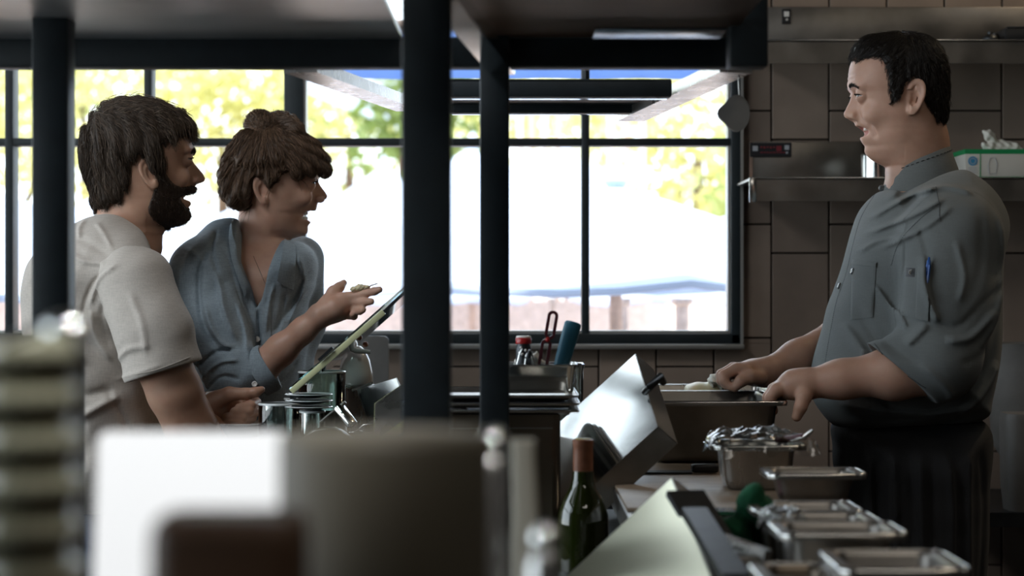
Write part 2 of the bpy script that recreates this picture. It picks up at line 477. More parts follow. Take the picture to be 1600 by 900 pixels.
mat('steel_mirror', (.80, .82, .80), .10, 1., noise=.04, nscale=9, rvar=.06)
mat('steel_dark', (.06, .065, .07), .42, .9, noise=.2)
mat('post_paint', (.012, .019, .024), .5, 0., noise=.2)
mat('frame_paint', (.018, .026, .030), .5, 0., noise=.15)
mat('frame_edge', (.42, .42, .40), .4, .6)
mat('grout', (.02, .017, .015), .9)
mat('tile', (.275, .212, .168), .42, 0., noise=.16, nscale=7, rvar=.1, bump=.12, bscale=40)
mat('tile_b', (.24, .185, .147), .45, 0., noise=.16, nscale=7, rvar=.1, bump=.12, bscale=40)
mat('tile_c', (.30, .232, .184), .40, 0., noise=.16, nscale=7, rvar=.1, bump=.12, bscale=40)
mat('floor_tile', (.06, .05, .045), .5, noise=.2); mat('ceiling_dark', (.035, .032, .03), .8, noise=.1); mat('wall_dark', (.06, .052, .045), .8, noise=.15)
mat('white_paper', (.86, .87, .88), .6); mat('crock', (.085, .074, .053), .55, noise=.12, nscale=12); mat('wood_brown', (.075, .04, .022), .5, noise=.3, nscale=20, stretch=(1, 8, 8))
mat('wood_board', (.33, .25, .18), .45, noise=.18, nscale=14, stretch=(1, 6, 1)); mat('cream_cloth', (.62, .58, .48), .9, bump=.2)
mat('bowl_glaze', (.105, .10, .068), .18, coat=.6, noise=.1); mat('rim_highlight', (.62, .66, .66), .15, coat=.8); mat('ramekin_rim', (.36, .35, .25), .12, coat=.9)
mat('red_plastic', (.42, .02, .02), .3, coat=.3); mat('blue_plastic', (.035, .16, .24), .4, noise=.1); mat('black_plastic', (.015, .015, .016), .4); mat('maroon_plastic', (.075, .016, .022), .35)
mat('green_cloth', (.010, .10, .045), .9, bump=.3, noise=.2, nscale=60); mat('pink_paper', (.5, .22, .27), .7)
mat('butter', (.80, .72, .48), .45, sss=.2); mat('parchment', (.82, .80, .72), .7, bump=.3, bscale=60)
mat('grey_plastic', (.16, .155, .145), .5, noise=.1); mat('green_card', (.01, .28, .09), .5); mat('card_white', (.62, .60, .54), .6); mat('blue_print', (.05, .28, .5), .5)
mat('foil_orange', (.30, .12, .065), .45, noise=.15, nscale=80); mat('cork_yellow', (.45, .36, .04), .5); mat('red_print', (.22, .025, .035), .5); mat('grey_print', (.45, .47, .5), .5); mat('blue_dim', (.06, .12, .3), .5)
mat('tin_dark', (.13, .105, .08), .32, .9, noise=.2, nscale=10, rvar=.08); mat('sauce', (.12, .05, .02), .3); mat('porcelain', (.72, .72, .70), .2, coat=.4)
mat('canvas', (.56, .64, .78), .8)
m_ = MATS['canvas']; t_ = m_.node_tree.nodes.new('ShaderNodeBsdfTranslucent'); t_.inputs[0].default_value = (.56, .64, .78, 1); x_ = m_.node_tree.nodes.new('ShaderNodeMixShader'); x_.inputs[0].default_value = .45
m_.node_tree.links.new(m_.node_tree.nodes['Principled BSDF'].outputs[0], x_.inputs[1]); m_.node_tree.links.new(t_.outputs[0], x_.inputs[2]); m_.node_tree.links.new(x_.outputs[0], m_.node_tree.nodes['Material Output'].inputs[0]); mat('bark', (.09, .06, .04), .9); mat('patio', (.55, .42, .36), .9, noise=.2, nscale=3); mat('brick_red', (.42, .16, .11), .8, noise=.3, nscale=4)
mat('terracotta', (.5, .14, .06), .6); mat('fence_wood', (.42, .3, .24), .8, noise=.2); mat('stone_pale', (.6, .5, .45), .85, noise=.2)
def leafmat(name, col):
    m, N, L, b = nmat(name)
    b.inputs['Base Color'].default_value = (*col, 1); b.inputs['Roughness'].default_value = .5
    t = N.new('ShaderNodeBsdfTranslucent'); t.inputs[0].default_value = (min(1, col[0]*1.5), min(1, col[1]*1.4), col[2], 1)
    oi = N.new('ShaderNodeTexNoise'); tc = N.new('ShaderNodeTexCoord'); oi.inputs['Scale'].default_value = 1.3; L.new(tc.outputs['Object'], oi.inputs['Vector'])
    mx = N.new('ShaderNodeMix'); mx.data_type = 'RGBA'; mx.inputs[6].default_value = (*[c*.55 for c in col], 1); mx.inputs[7].default_value = (min(1, col[0]*1.7), min(1, col[1]*1.4), col[2]*1.2, 1)
    L.new(oi.outputs[0], mx.inputs[0]); L.new(mx.outputs[2], b.inputs['Base Color'])
    a = N.new('ShaderNodeMixShader'); a.inputs[0].default_value = .45; L.new(b.outputs[0], a.inputs[1]); L.new(t.outputs[0], a.inputs[2]); L.new(a.outputs[0], N['Material Output'].inputs[0])
leafmat('leaf_light', (.42, .46, .24)); leafmat('leaf_mid', (.27, .34, .15)); leafmat('leaf_deep', (.12, .19, .06))
def glassmat(name, tint, refl=1.0, rough=.02, fres=1.5):
    """thin architectural glass: tinted see-through plus a fresnel mirror"""
    m = bpy.data.materials.new(name); m.use_nodes = True; MATS[name] = m; N, L = m.node_tree.nodes, m.node_tree.links
    N.remove(N['Principled BSDF'])
    t = N.new('ShaderNodeBsdfTransparent'); t.inputs[0].default_value = (*tint, 1)
    g = N.new('ShaderNodeBsdfGlossy'); g.inputs['Roughness'].default_value = rough
    f = N.new('ShaderNodeFresnel'); f.inputs[0].default_value = fres
    mu = N.new('ShaderNodeMath'); mu.operation = 'MULTIPLY'; mu.inputs[1].default_value = refl; mu.use_clamp = True; L.new(f.outputs[0], mu.inputs[0])
    x = N.new('ShaderNodeMixShader'); L.new(mu.outputs[0], x.inputs[0]); L.new(t.outputs[0], x.inputs[1]); L.new(g.outputs[0], x.inputs[2]); L.new(x.outputs[0], N['Material Output'].inputs[0])
glassmat('window_glass', (.97, .98, .97), .6); glassmat('guard_glass', (.80, .90, .87), 1.3); glassmat('jar_glass', (.78, .88, .86), 1.8, .03); glassmat('tumbler_glass', (.88, .94, .93), 1.8, .02)
glassmat('cling_film', (.90, .92, .92), 1.5, .10); mat('glass_edge', (.62, .64, .38), .15, coat=.5, trans=.0); glassmat('clear_plastic', (.78, .82, .82), 1.6, .1)
mat('bottle_glass', (.025, .035, .006), .06, coat=1.); mat('bottle_glass_lit', (.20, .17, .01), .08, coat=1)
mat('steel_shelf', (.75, .77, .78), .34, 1., noise=.15, nscale=5, rvar=.05)
mat('steel_blue', (.20, .29, .38), .22, 1., noise=.15); mat('awning_blue', (.30, .45, .80), .8); mat('steel_satin', (.85, .83, .62), .30, 1.)
for n_, c_ in (('awning_blue', (.45, .62, .95)),):
    m_ = MATS[n_]; m_.node_tree.nodes['Principled BSDF'].inputs['Base Color'].default_value = (*c_, 1); t_ = m_.node_tree.nodes.new('ShaderNodeBsdfTranslucent'); t_.inputs[0].default_value = (*c_, 1); x_ = m_.node_tree.nodes.new('ShaderNodeMixShader')
    m_.node_tree.links.new(m_.node_tree.nodes['Principled BSDF'].outputs[0], x_.inputs[1]); m_.node_tree.links.new(t_.outputs[0], x_.inputs[2]); m_.node_tree.links.new(x_.outputs[0], m_.node_tree.nodes['Material Output'].inputs[0])
# ------------------------------------------------------------------ shared anatomy
def add_ear(vol, H, px, py, hh, ww, tilt, sides=(-1, 1), flare=.36):
    """outer ear: bowl, rolled rim, inner ridge, lobe, standing off the side of the head"""
    uc = (sx(px, H.Y)-H.cx)*H.face; zc = sz(py, H.Y)
    wv = float(interp(np.array([zc]), H.tab, 4)[0])
    for sd in sides:
        p0 = H.wld(uc, sd*wv, zc)
        def g(x, y, z):
            u, v = H.loc(x, y); v = v*sd
            a0, b0 = u-uc, z-zc
            ct, st = math.cos(tilt), math.sin(tilt)
            a = a0*ct-b0*st; b = a0*st+b0*ct          # a forward, b up in the ear's own frame
            wa = ww*(1+.24*np.clip(b/hh, -1, 1))
            q = np.sqrt((a/wa)**2+(b/hh)**2)
            out = wv*.955+(-a+ww)*flare                   # the back edge stands further out
            t = v-out
            slab = np.maximum((q-1)*wa, np.abs(t)-.0028)
            ang = np.arctan2(b/hh, -a/wa)               # 0 = back, pi/2 = top
            rim = np.sqrt(((q-.90)*wa)**2+(t-.0042)**2)-(.0037-.0012*np.clip(-b/hh, 0, 1))
            rim = np.where((a > ww*.45) & (b < hh*.35), .02, rim)
            ah = np.sqrt(((q-.50)*wa)**2+(t-.0030)**2)-.0024
            ah = np.where((a > ww*.15), .02, ah)
            lobe = np.sqrt(((a-ww*.25)/1.)**2+((b+hh*.84)/1.)**2+((t+.0005)/.8)**2)-.0072
            trag = np.sqrt((a-ww*.72)**2+((b+hh*.18)/1.6)**2+(t+.001)**2)-.0042
            con = np.sqrt(((a-ww*.22)/.0078)**2+((b+hh*.12)/.0125)**2+((t-.002)/.0120)**2)
            con = (con-1)*.0085
            f = smin(smin(slab, rim, .003), ah, .003)
            f = smin(f, lobe, .006)
            f = smax(f, -con, .003)
            f = smin(f, trag, .003)
            root = np.maximum(np.sqrt((a-ww*.5)**2+(b*.5)**2)-ww*.62, np.abs(v-out+.012)-.008)
            return smin(f, np.maximum(root, -con), .004)
        vol.fn(tuple(np.array(p0)-.04), tuple(np.array(p0)+.04), g, .003, 'add', 0.)
def add_face(vol, H, eye, mouth, cheek, nostril, jaw=None):
    """sockets, lids, cheeks, nostril wings and the open mouth; positions in pixels along the profile"""
    eu, ez = (sx(eye[0], H.Y)-H.cx)*H.face, sz(eye[1], H.Y)
    for sd in (-1, 1):
        ye = sd*.031
        vol.ell(H.wld(eu+.012, ye, ez+.001), (.013, .013, .009), .012, 'sub')
        c = H.wld(eu-.001, ye, ez)
        def lid(x, y, z):
            u, v = H.loc(x, y); u = u-(eu-.001); v = v-ye; z = z-ez
            r = np.sqrt(u*u+v*v+z*z)
            sh = np.abs(r-.0126)-.0021
            op = np.maximum(np.maximum(z-.0027+.14*np.abs(v), -z-.0027+.14*np.abs(v)), .0042-u)   # the opening between the lids
            return np.maximum(np.maximum(sh, -op), -u-.009)
        vol.fn(tuple(np.array(c)-.016), tuple(np.array(c)+.016), lid, .0025, 'add', 0.)
        vol.cone(H.wld(eu+.006, sd*.016, ez+.017), H.wld(eu+.002, sd*.042, ez+.017), .0055, .004, .012)      # brow ridge
        nu, nz_ = (sx(nostril[0], H.Y)-H.cx)*H.face, sz(nostril[1], H.Y)
        vol.ell(H.wld(nu, sd*.0135, nz_), (.0095, .0062, .0075), .006)
        vol.ell(H.wld(nu+.004, sd*.0075, nz_-.0095), (.006, .0035, .004), .003, 'sub')
        if cheek:
            cu, cz = (sx(cheek[0], H.Y)-H.cx)*H.face, sz(cheek[1], H.Y)
            vol.ell(H.wld(cu, sd*cheek[2], cz), (.017, .012, .014), .016)
            mu, mz = (sx(mouth[0], H.Y)-H.cx)*H.face, sz(mouth[1], H.Y)
            vol.chain([H.wld(nu-.001, sd*.021, nz_), H.wld(mu+.001, sd*.036, mz+.010), H.wld(mu-.007, sd*.037, mz-.008)], [.0022, .003, .002], .009, 'sub')
    mu, mz = (sx(mouth[0], H.Y)-H.cx)*H.face, sz(mouth[1], H.Y)
    Rm = Matrix.Rotation(H.face*mouth[5], 3, 'Y')
    vol.ell(H.wld(mu+mouth[2]*.7, 0, mz), (mouth[2], mouth[3], mouth[4]), .003, 'sub', Rm)
def eyes_teeth(H, parent, eye, mouth, iris='eye_iris', lash=.5):
    eu, ez = (sx(eye[0], H.Y)-H.cx)*H.face, sz(eye[1], H.Y)
    for sd in (-1, 1):
        b = BM(); b.sphere(H.wld(eu-.001, sd*.031, ez), .0117, u=20, v=14); e = b.obj('eye', MATS['eye_white'], parent, 180)
        b = BM(); cc = H.wld(eu-.001, sd*.031, ez); d = (H.wld(eu+.02, sd*.031, ez)-cc).normalized()
        M = d.to_track_quat('Z', 'Y').to_matrix()
        b.lathe([(.0058, .0101), (.0050, .0110), (.0030, .01185), (0.0001, .0121)], cc, 16, M); b.obj('iris', MATS[iris], e, 180)
        lb = BM()
        for k in range(-5, 6):
            v0 = k*.0020; rr = math.sqrt(.0143**2-v0*v0); p0 = H.wld(eu-.001+rr*.97, sd*.031+v0, ez+.0032-.12*abs(v0)); p1 = H.wld(eu-.001+rr+.0045*lash, sd*.031+v0*1.5, ez+.0036-.1*abs(v0))
            lb.tube([p0, p0.lerp(p1, .5)+Vector((0, 0, -.0006)), p1+Vector((0, 0, .0012*lash))], [.0009, .0006, .0002], 4)
        lb.tube([H.wld(eu-.001+math.sqrt(.0143**2-v0*v0)*.985, sd*.031+v0, ez+.0028-.12*abs(v0)) for v0 in np.linspace(-.0115, .0115, 11)], .0009, 5)
        lb.obj('eyelashes', MATS['hair_black'], parent, None)
    mu, mz = (sx(mouth[0], H.Y)-H.cx)*H.face, sz(mouth[1], H.Y)
    for up, zz in ((1, mouth[6]), (-1, mouth[7])):
        if zz is None: continue
        b = BM()
        for i in range(-5, 6):
            a = i*.2; w = .0038 if abs(i) > 1 else .0046
            uu = mu+mouth[8]-(1-math.cos(a))*.022; vv = math.sin(a)*.021
            b.box(H.wld(uu, vv, mz+zz), (.0042, w, .0085), None, .0012)
        b.obj('teeth', MATS['teeth'], parent, 60)
def brow_seeds(H, bvh, zb, n=170, w=.0022):
    out = []
    for s in (-1, 1):
        for t in rng.uniform(0, 1, n):
            z = zb+.003*math.sin(t*3)-.003*t*t+rng.uniform(-w, w)*(1-.4*t); v = s*(.012+.034*t)
            o = H.wld(.3, v, z); h = bvh.ray_cast(o, (H.wld(0, v*.8, z)-o).normalized(), 1)
            if h[0] is not None: out.append(h[0])
    return out
def lip_tint(H, mouth, rx=.012, rz=.010, ry=.026, amt=.75):
    mu, mz = (sx(mouth[0], H.Y)-H.cx)*H.face, sz(mouth[1], H.Y)
    def t(x, y, z):
        u, v = H.loc(x, y)
        q = np.sqrt(((u-mu-.008)/(rx*1.3))**2+((z-mz)/rz)**2+(v/ry)**2)
        return np.clip((1.05-q)*6, 0, 1)*amt
    return t
def fold_map(Y, folds, noise=.0, seed=0, nang=.6, nsc=(30, 9)):
    """folds: (list of px points, width px, height m)"""
    segs = []
    for P, w, a in folds:
        Q = catmull([(sx(p[0], Y), sz(p[1], Y)) for p in P], 5, closed=False) if len(P) > 2 else np.array([(sx(p[0], Y), sz(p[1], Y)) for p in P])
        segs.append((Q, w*Y/FPX, a))
    r = np.random.default_rng(seed); ph = r.uniform(0, 6.28, (6, 3)); an = nang+r.uniform(-.5, .5, 6)
    def D(x, z):
        out = np.zeros(np.broadcast(x, z).shape)
        for Q, w, a in segs:
            d = np.full(out.shape, 9.); tt = np.zeros(out.shape)
            for i in range(len(Q)-1):
                dd, t = seg2(x, z, Q[i], Q[i+1]); better = dd < d
                d = np.where(better, dd, d); tt = np.where(better, (i+t)/(len(Q)-1), tt)
            env = np.clip(np.sin(np.clip(tt, .02, .98)*PI)*1.8, 0, 1)
            out += a*env*np.exp(-(d/w)**2)
        if noise:
            for i in range(6):
                u = x*math.cos(an[i])+z*math.sin(an[i]); v = -x*math.sin(an[i])+z*math.cos(an[i])
                out += noise*np.sin(u*nsc[1]*(1+.3*i)+ph[i, 0]+1.5*np.sin(v*nsc[0]*.5+ph[i, 2]))*np.sin(v*nsc[0]*(1+.35*i)+ph[i, 1]+1.2*np.sin(u*nsc[1]+ph[i, 0]))/(1+.4*i)
        return out
    return D
def garment_patch(name, bvh, poly_px, Y, m, parent, off=.002, thick=.0025, n=14, side=-1):
    """a flat sewn piece (pocket, placket, collar leaf) laid onto the cloth: outline in px, seen from the camera side"""
    P = np.array([(sx(a, Y), sz(b, Y)) for a, b in poly_px]); b = BM()
    # quad patch: four corners, bilinear
    A, B, C, D = P[:4]; g = []; g2 = []
    for i in range(n+1):
        r1, r2 = [], []
        for j in range(n+1):
            s, t = i/n, j/n
            q = (A*(1-s)+B*s)*(1-t)+(D*(1-s)+C*s)*t
            o = Vector((q[0]*(Y-1.)/Y, Y-1., CZ+(q[1]-CZ)*(Y-1.)/Y)); d = Vector((q[0], Y, q[1]))-o; d.normalize()
            h = bvh.ray_cast(o, d, 3)
            if h[0] is None:
                h = bvh.find_nearest(Vector((q[0], Y-.1, q[1])))
                p = h[0]; nn = Vector((0, -1, 0))
            else: p, nn = h[0], Vector((0, -1, 0))*.5+(-d)*.5
            edge = 1 if 0 < i < n and 0 < j < n else .35
            r1.append(b.b.verts.new(p-d*(off+thick*edge))); r2.append(b.b.verts.new(p+d*.002))
        g.append(r1); g2.append(r2)
    for i in range(n):
        for j in range(n):
            b.b.faces.new((g[i][j], g[i+1][j], g[i+1][j+1], g[i][j+1])); b.b.faces.new((g2[i][j+1], g2[i+1][j+1], g2[i+1][j], g2[i][j]))
    for i in range(n):
        b.b.faces.new((g[i][0], g2[i][0], g2[i+1][0], g[i+1][0])); b.b.faces.new((g[i+1][n], g2[i+1][n], g2[i][n], g[i][n]))
        b.b.faces.new((g[0][i+1], g2[0][i+1], g2[0][i], g[0][i])); b.b.faces.new((g[n][i], g2[n][i], g2[n][i+1], g[n][i+1]))
    return b.obj(name, m, parent, 50)
def collar_leaf(name, bvh, inner, outer, Y, m, parent, n=10):
    I = catmull(inner, 4, closed=False); O = catmull(outer, 4, closed=False); b = BM(); loops = []
    for (ix, iy), (ox, oy) in zip(I, O):
        p, _ = on_surf(bvh, ix, iy, Y); q, _ = on_surf(bvh, ox, oy, Y)
        if abs(p.y-q.y) > .05: p = Vector((p.x, q.y+.012, p.z))
        mid = p.lerp(q, .4); up = Vector((0, 0, .003))
        loops.append([q+Vector((0, -.0055, 0)), mid+Vector((0, -.011, 0)), p+Vector((0, -.0105, .004)), p+Vector((.0, -.004, .003)), mid+Vector((0, -.004, 0)), q+Vector((0, .002, 0))])
    b.loft(loops); return b.obj(name, m, parent, 50)
def on_surf(bvh, px, py, Y):
    o = Vector((0, 0, CZ)); d = (at(px, py, Y)-o).normalized()
    h = bvh.ray_cast(o+d*(Y-1.2), d, 3)
    return (h[0], h[1]) if h[0] is not None else (at(px, py, Y), Vector((0, -1, 0)))
def stitches(name, bvh, pts, Y, m, parent, n=40, r=.0007, ln=.0028, off=.001):
    P = catmull(pts, 8, closed=False); L = np.concatenate([[0], np.cumsum(np.hypot(*np.diff(P, axis=0).T))]); b = BM()
    for k in range(n):
        s = (k+.3)/n*L[-1]; x0, y0 = np.interp(s, L, P[:, 0]), np.interp(s, L, P[:, 1]); s2 = s+ln*FPX/Y
        x1, y1 = np.interp(s2, L, P[:, 0]), np.interp(s2, L, P[:, 1])
        a, na = on_surf(bvh, x0, y0, Y); c, nc = on_surf(bvh, x1, y1, Y)
        if (a-c).length < .02: b.tube([a+na*off, c+nc*off], r, 4)
    return b.obj(name, m, parent, None)

# ------------------------------------------------------------------ the chef
def build_chef():
    Y = 3.6
    root = thing('person', 'chef in grey snap-front jacket and black apron, laughing, hands on a steel pan', 'person', (sx(1430, Y), Y, 0))
    rows = [(57, 1402, 1402, 1412, .006, 2, .06), (60, 1376, 1376, 1440, .028, 2, .06), (66, 1355, 1355, 1456, .045, 2, .06), (76, 1341, 1341, 1467, .058, 2, .06),
            (90, 1333, 1333, 1474, .067, 2.1, .06), (105, 1328, 1328, 1477, .072, 2.2, .06), (120, 1325.5, 1326, 1478, .074, 2.3, .06), (130, 1325, 1326, 1477, .0745, 2.4, .05),
            (139, 1326, 1328, 1475, .074, 2.4, .04), (147, 1331, 1331.5, 1473, .073, 2.3, .012), (158, 1328, 1335, 1470, .072, 2.2, .010), (169, 1322.5, 1336, 1466, .071, 2.1, .012),
            (178, 1318, 1337, 1462, .070, 2.0, .013), (184.5, 1320.5, 1337, 1458, .069, 1.95, .016), (187.5, 1330.5, 1338, 1455, .068, 1.95, .018), (192, 1335.5, 1340, 1450, .067, 1.9, .024),
            (197.5, 1336.5, 1343, 1446, .066, 1.9, .022), (201, 1340, 1345, 1444, .066, 1.9, .020), (203.5, 1353, 1346, 1442, .065, 1.9, .022), (207.5, 1354, 1348, 1440, .065, 1.9, .022), (210, 1347, 1349, 1439, .065, 1.9, .024), (216, 1343.5, 1350, 1436, .064, 1.85, .024),
            (223, 1347, 1352, 1440, .062, 1.8, .024), (229, 1352, 1356, 1440, .059, 1.8, .022), (236, 1350.5, 1357, 1438, .056, 1.8, .022), (243, 1354, 1361, 1436, .052, 1.8, .022),
            (250, 1362, 1367, 1434, .046, 1.9, .022), (257, 1375, 1379, 1430, .038, 2, .022), (262, 1392, 1394, 1425, .02, 2, .022)]
    H = Head(rows, 1405, Y, -1)
    eye = (1343.5, 152.5); mouth = (1355, 206, .016, .026, .0085, -.35, .0062, None, .004)
    h = .0023
    v = Figure(Vol((sx(1110, 3.75), 3.2, .95), (sx(1570, 3.75), 4.02, sz(262, Y)), h), Vol((sx(1312, Y), Y-.10, sz(300, Y)), (sx(1500, Y), Y+.10, sz(52, Y)), .00155), sz(278, Y))
    v.fn((sx(1300, Y), Y-.1, sz(275, Y)), (sx(1495, Y), Y+.1, sz(45, Y)), lambda x, y, z: H.field(x, y, z), 0, 'add', 0)
    add_face(v, H, eye, mouth, (1360, 183, .041), (1335, 181.5))
    # forehead lines
    for k, pyy in enumerate((104, 111, 118, 125)):
        u0 = (sx(1330, Y)-H.cx)*-1
        v.chain([H.wld(u0+.001, -.03, sz(pyy+1, Y)), H.wld(u0+.0075, 0, sz(pyy, Y)), H.wld(u0+.001, .03, sz(pyy+1, Y))], [.0012]*3, .003, 'sub')
    add_ear(v, H, 1417, 157, .0288, .0135, -.16)
    # neck and shoulders
    v.chain([at(1428, 175, Y), at(1434, 225, Y), at(1438, 285, Y)], [.051, .052, .058], .02)
    v.cone(at(1420, 235, Y), at(1432, 290, Y), .028, .03, .02)
    for sd in (-1, 1): v.cone(at(1436, 190, Y)+Vector((0, sd*.036, 0)), at(1405, 285, Y)+Vector((0, sd*.018, 0)), .014, .012, .03)
    v.inflate([(sx(a, Y), sz(b, Y)) for a, b in [(1405, 290), (1365, 330), (1335, 400), (1320, 500), (1310, 560), (1320, 620), (1370, 645), (1480, 640), (1510, 580), (1515, 450), (1500, 340), (1470, 290)]], Y, .13, .11, .03)
    # arms
    S = 3.43; eN, wN = at(1458, 574, 3.375), at(1258, 600, 3.40)
    v.chain([at(1480, 350, S), at(1474, 450, 3.39), eN], [.056, .05, .043], .03)
    mN = eN.lerp(wN, .3); v.chain([eN, mN+Vector((0, 0, .0)), eN.lerp(wN, .72), wN], [.041, .0415, .031, .0245], .02)
    v.chain([eN, eN.lerp(wN, .3)+Vector((0, 0, -.008))], [.034, .034], .02)
    eF, wF = at(1372, 505, 3.83), at(1196, 582, 3.70)
    v.chain([at(1470, 350, 3.77), eF], [.056, .044], .03)
    v.chain([eF, eF.lerp(wF, .3), eF.lerp(wF, .72), wF], [.041, .0425, .032, .0245], .02)
    # near hand: hooked over the end of the pan, thumb hanging outside
    A = lambda px, py, yy: at(px, py, yy)
    v.chain([wN, A(1240, 601, 3.405), A(1221, 609, 3.415)], [.0245, .024, .0175], .012)
    v.chain([wN, A(1238, 602, 3.43), A(1216, 609, 3.455)], [.022, .021, .014], .012)
    for i, (yy, kx) in enumerate(((3.398, 1214), (3.42, 1210), (3.442, 1211), (3.462, 1215))):
        v.chain([A(kx+12, 605, yy), A(kx, 609, yy), A(kx-10, 621, yy), A(kx-10, 633, yy), A(kx-6, 642, yy)], [.012, .0118, .0098, .0088, .0078], .0035)
    v.chain([A(1258, 606, 3.392), A(1256, 620, 3.376), A(1251, 636, 3.37), A(1245, 651, 3.372)], [.0185, .0128, .0105, .0088], .006)
    # far hand: pinching the paper
    v.chain([wF, A(1178, 583, 3.69), A(1156, 580, 3.68)], [.0245, .0215, .0165], .012)
    v.chain([wF, A(1176, 580, 3.715), A(1150, 580, 3.73)], [.0235, .0205, .0155], .012)
    for i, (yy, kx, ky, tx, ty) in enumerate(((3.665, 1150, 577, 1140, 604), (3.687, 1146, 576, 1135, 603), (3.709, 1145, 578, 1136, 603), (3.73, 1149, 581, 1142, 603))):
        v.chain([A(kx+14, ky+1, yy), A(kx, ky, yy), A(kx-19, ky+9, yy-.006), A((kx-19+tx)/2-4, (ky+9+ty)/2, yy-.01), A(tx, ty, yy-.014)], [.012, .0115, .0095, .0088, .0074], .0035)
    v.chain([A(1186, 590, 3.672), A(1172, 589, 3.652), A(1158, 595, 3.645), A(1148, 606, 3.65)], [.015, .0125, .0105, .0082], .006)
    VQ = v.mesh('chef')
    lt = lip_tint(H, mouth)
    body = body_obj('body', VQ, MATS['skin_chef'], root, lambda x, y, z: np.where(z > sz(262, Y), lt(x, y, z), 0))
    eyes_teeth(H, root, eye, mouth, 'iris_grey')
    skinb = bvh_of(VQ)
    # hair: cap cut by the hairline
    line = [(1331, 92), (1338, 97), (1352, 94), (1367, 95), (1373, 110), (1376, 128), (1380, 150), (1383, 165), (1392, 162), (1397, 150), (1403, 136), (1416, 127), (1430, 140), (1431, 158),
            (1438, 168), (1447, 182), (1455, 192), (1475, 194), (1500, 150), (1500, 60), (1410, 30), (1340, 40), (1322, 80)]
    LP = np.array([(sx(a, Y), sz(b, Y)) for a, b in line])
    hrows = [(51.5, 1405, 1405, 1412, .006, 2, .06), (55, 1372, 1372, 1436, .032, 2, .06), (60, 1350, 1350, 1451, .047, 2, .06), (68, 1339, 1339, 1461, .060, 2.1, .06), (80, 1333.5, 1333.5, 1470, .070, 2.1, .06),
             (95, 1330, 1330, 1476, .076, 2.2, .06), (115, 1330, 1330, 1480.5, .0785, 2.3, .06), (135, 1330, 1330, 1481.5, .079, 2.3, .06), (160, 1333, 1333, 1480, .078, 2.3, .06), (180, 1335, 1335, 1478, .075, 2.3, .06), (200, 1335, 1335, 1476, .072, 2.3, .06)]
    HH = Head(hrows, 1405, Y, -1)
    hv = Vol((sx(1318, Y), Y-.11, sz(205, Y)), (sx(1500, Y), Y+.11, sz(40, Y)), .0023)
    hv.fn(hv.lo, hv.lo+hv.n*hv.h, lambda x, y, z: smax(HH.field(x, y, z), poly2(x[:, 0, :], z[:, 0, :], LP)[:, None, :], .006), 0, 'add', 0)
    hv.disp(lambda x, z: .0012*np.sin(x*420+np.sin(z*300)*2)*np.sin(z*260))
    hVQ = hv.mesh('hair'); hb = bvh_of(hVQ)
    fl = lambda p: Vector((.9*(p.x-H.cx-.02)+(-.06 if p.x < H.cx else .02), (p.y-Y)*.3, -.10-.4*abs(p.y-Y)-1.2*max(0, 1.76-p.z)))
    sd = seeds_on(hVQ, 8000, None, 5)
    st = strands(hb, sd, fl, 6, .0042, .00045, .00018, .0018, .04, tints=(.0, .5), free=2, grav=(-.1, 0, .1))
    (VQ2, T) = merge(hVQ, st, .05)
    body_obj('hair', VQ2, MATS['hair_black'], root, lambda x, y, z: T)
    # eyebrows
    eu, ez = (sx(eye[0], Y)-H.cx)*-1, sz(eye[1], Y)
    sd = brow_seeds(H, skinb, ez+.0165)
    st = strands(skinb, sd, lambda p: Vector((.4, (p.y-Y)*6, .15)), 5, .0022, .0004, .00015, .0006, .02, tints=(0, .3), free=1)
    body_obj('eyebrow', (st[0], st[1]), MATS['hair_black'], root, lambda x, y, z: st[2])
    # jacket
    jv = Vol((sx(1210, 3.6), 3.24, sz(720, Y)), (sx(1600, 3.6), 3.98, sz(215, Y)), .0026)
    tp = [(1404, 300), (1382, 297), (1366, 305), (1346, 328), (1333, 362), (1320, 413), (1306, 454), (1296, 480), (1287, 516), (1275, 556), (1269, 590), (1272, 622), (1286, 646), (1306, 666), (1335, 676),
          (1400, 677), (1463, 671), (1530, 655), (1544, 620), (1556, 540), (1559, 430), (1560, 362), (1545, 330), (1525, 304), (1508, 284), (1490, 270), (1450, 284)]
    jv.inflate([(sx(a, Y), sz(b, Y)) for a, b in tp], Y, .185, .13, 0, n=5, p=2.2)
    sh = lambda px, py, yy: at(px, py, yy)
    cuffN = at(1404, 578, 3.378)
    for sgn in (1,):
        jv.chain([sh(1500, 345, 3.50), sh(1488, 375, 3.415)], [.075, .075], .05)
        jv.chain([sh(1486, 372, 3.41), sh(1484, 470, 3.385), sh(1464, 560, 3.372)], [.080, .076, .074], .028)
        jv.chain([sh(1464, 560, 3.372), cuffN, cuffN.lerp(eN, -.3)], [.070, .0555, .053], .02)
    jv.chain([sh(1500, 345, 3.70), sh(1470, 375, 3.79), eF], [.075, .078, .062], .05)
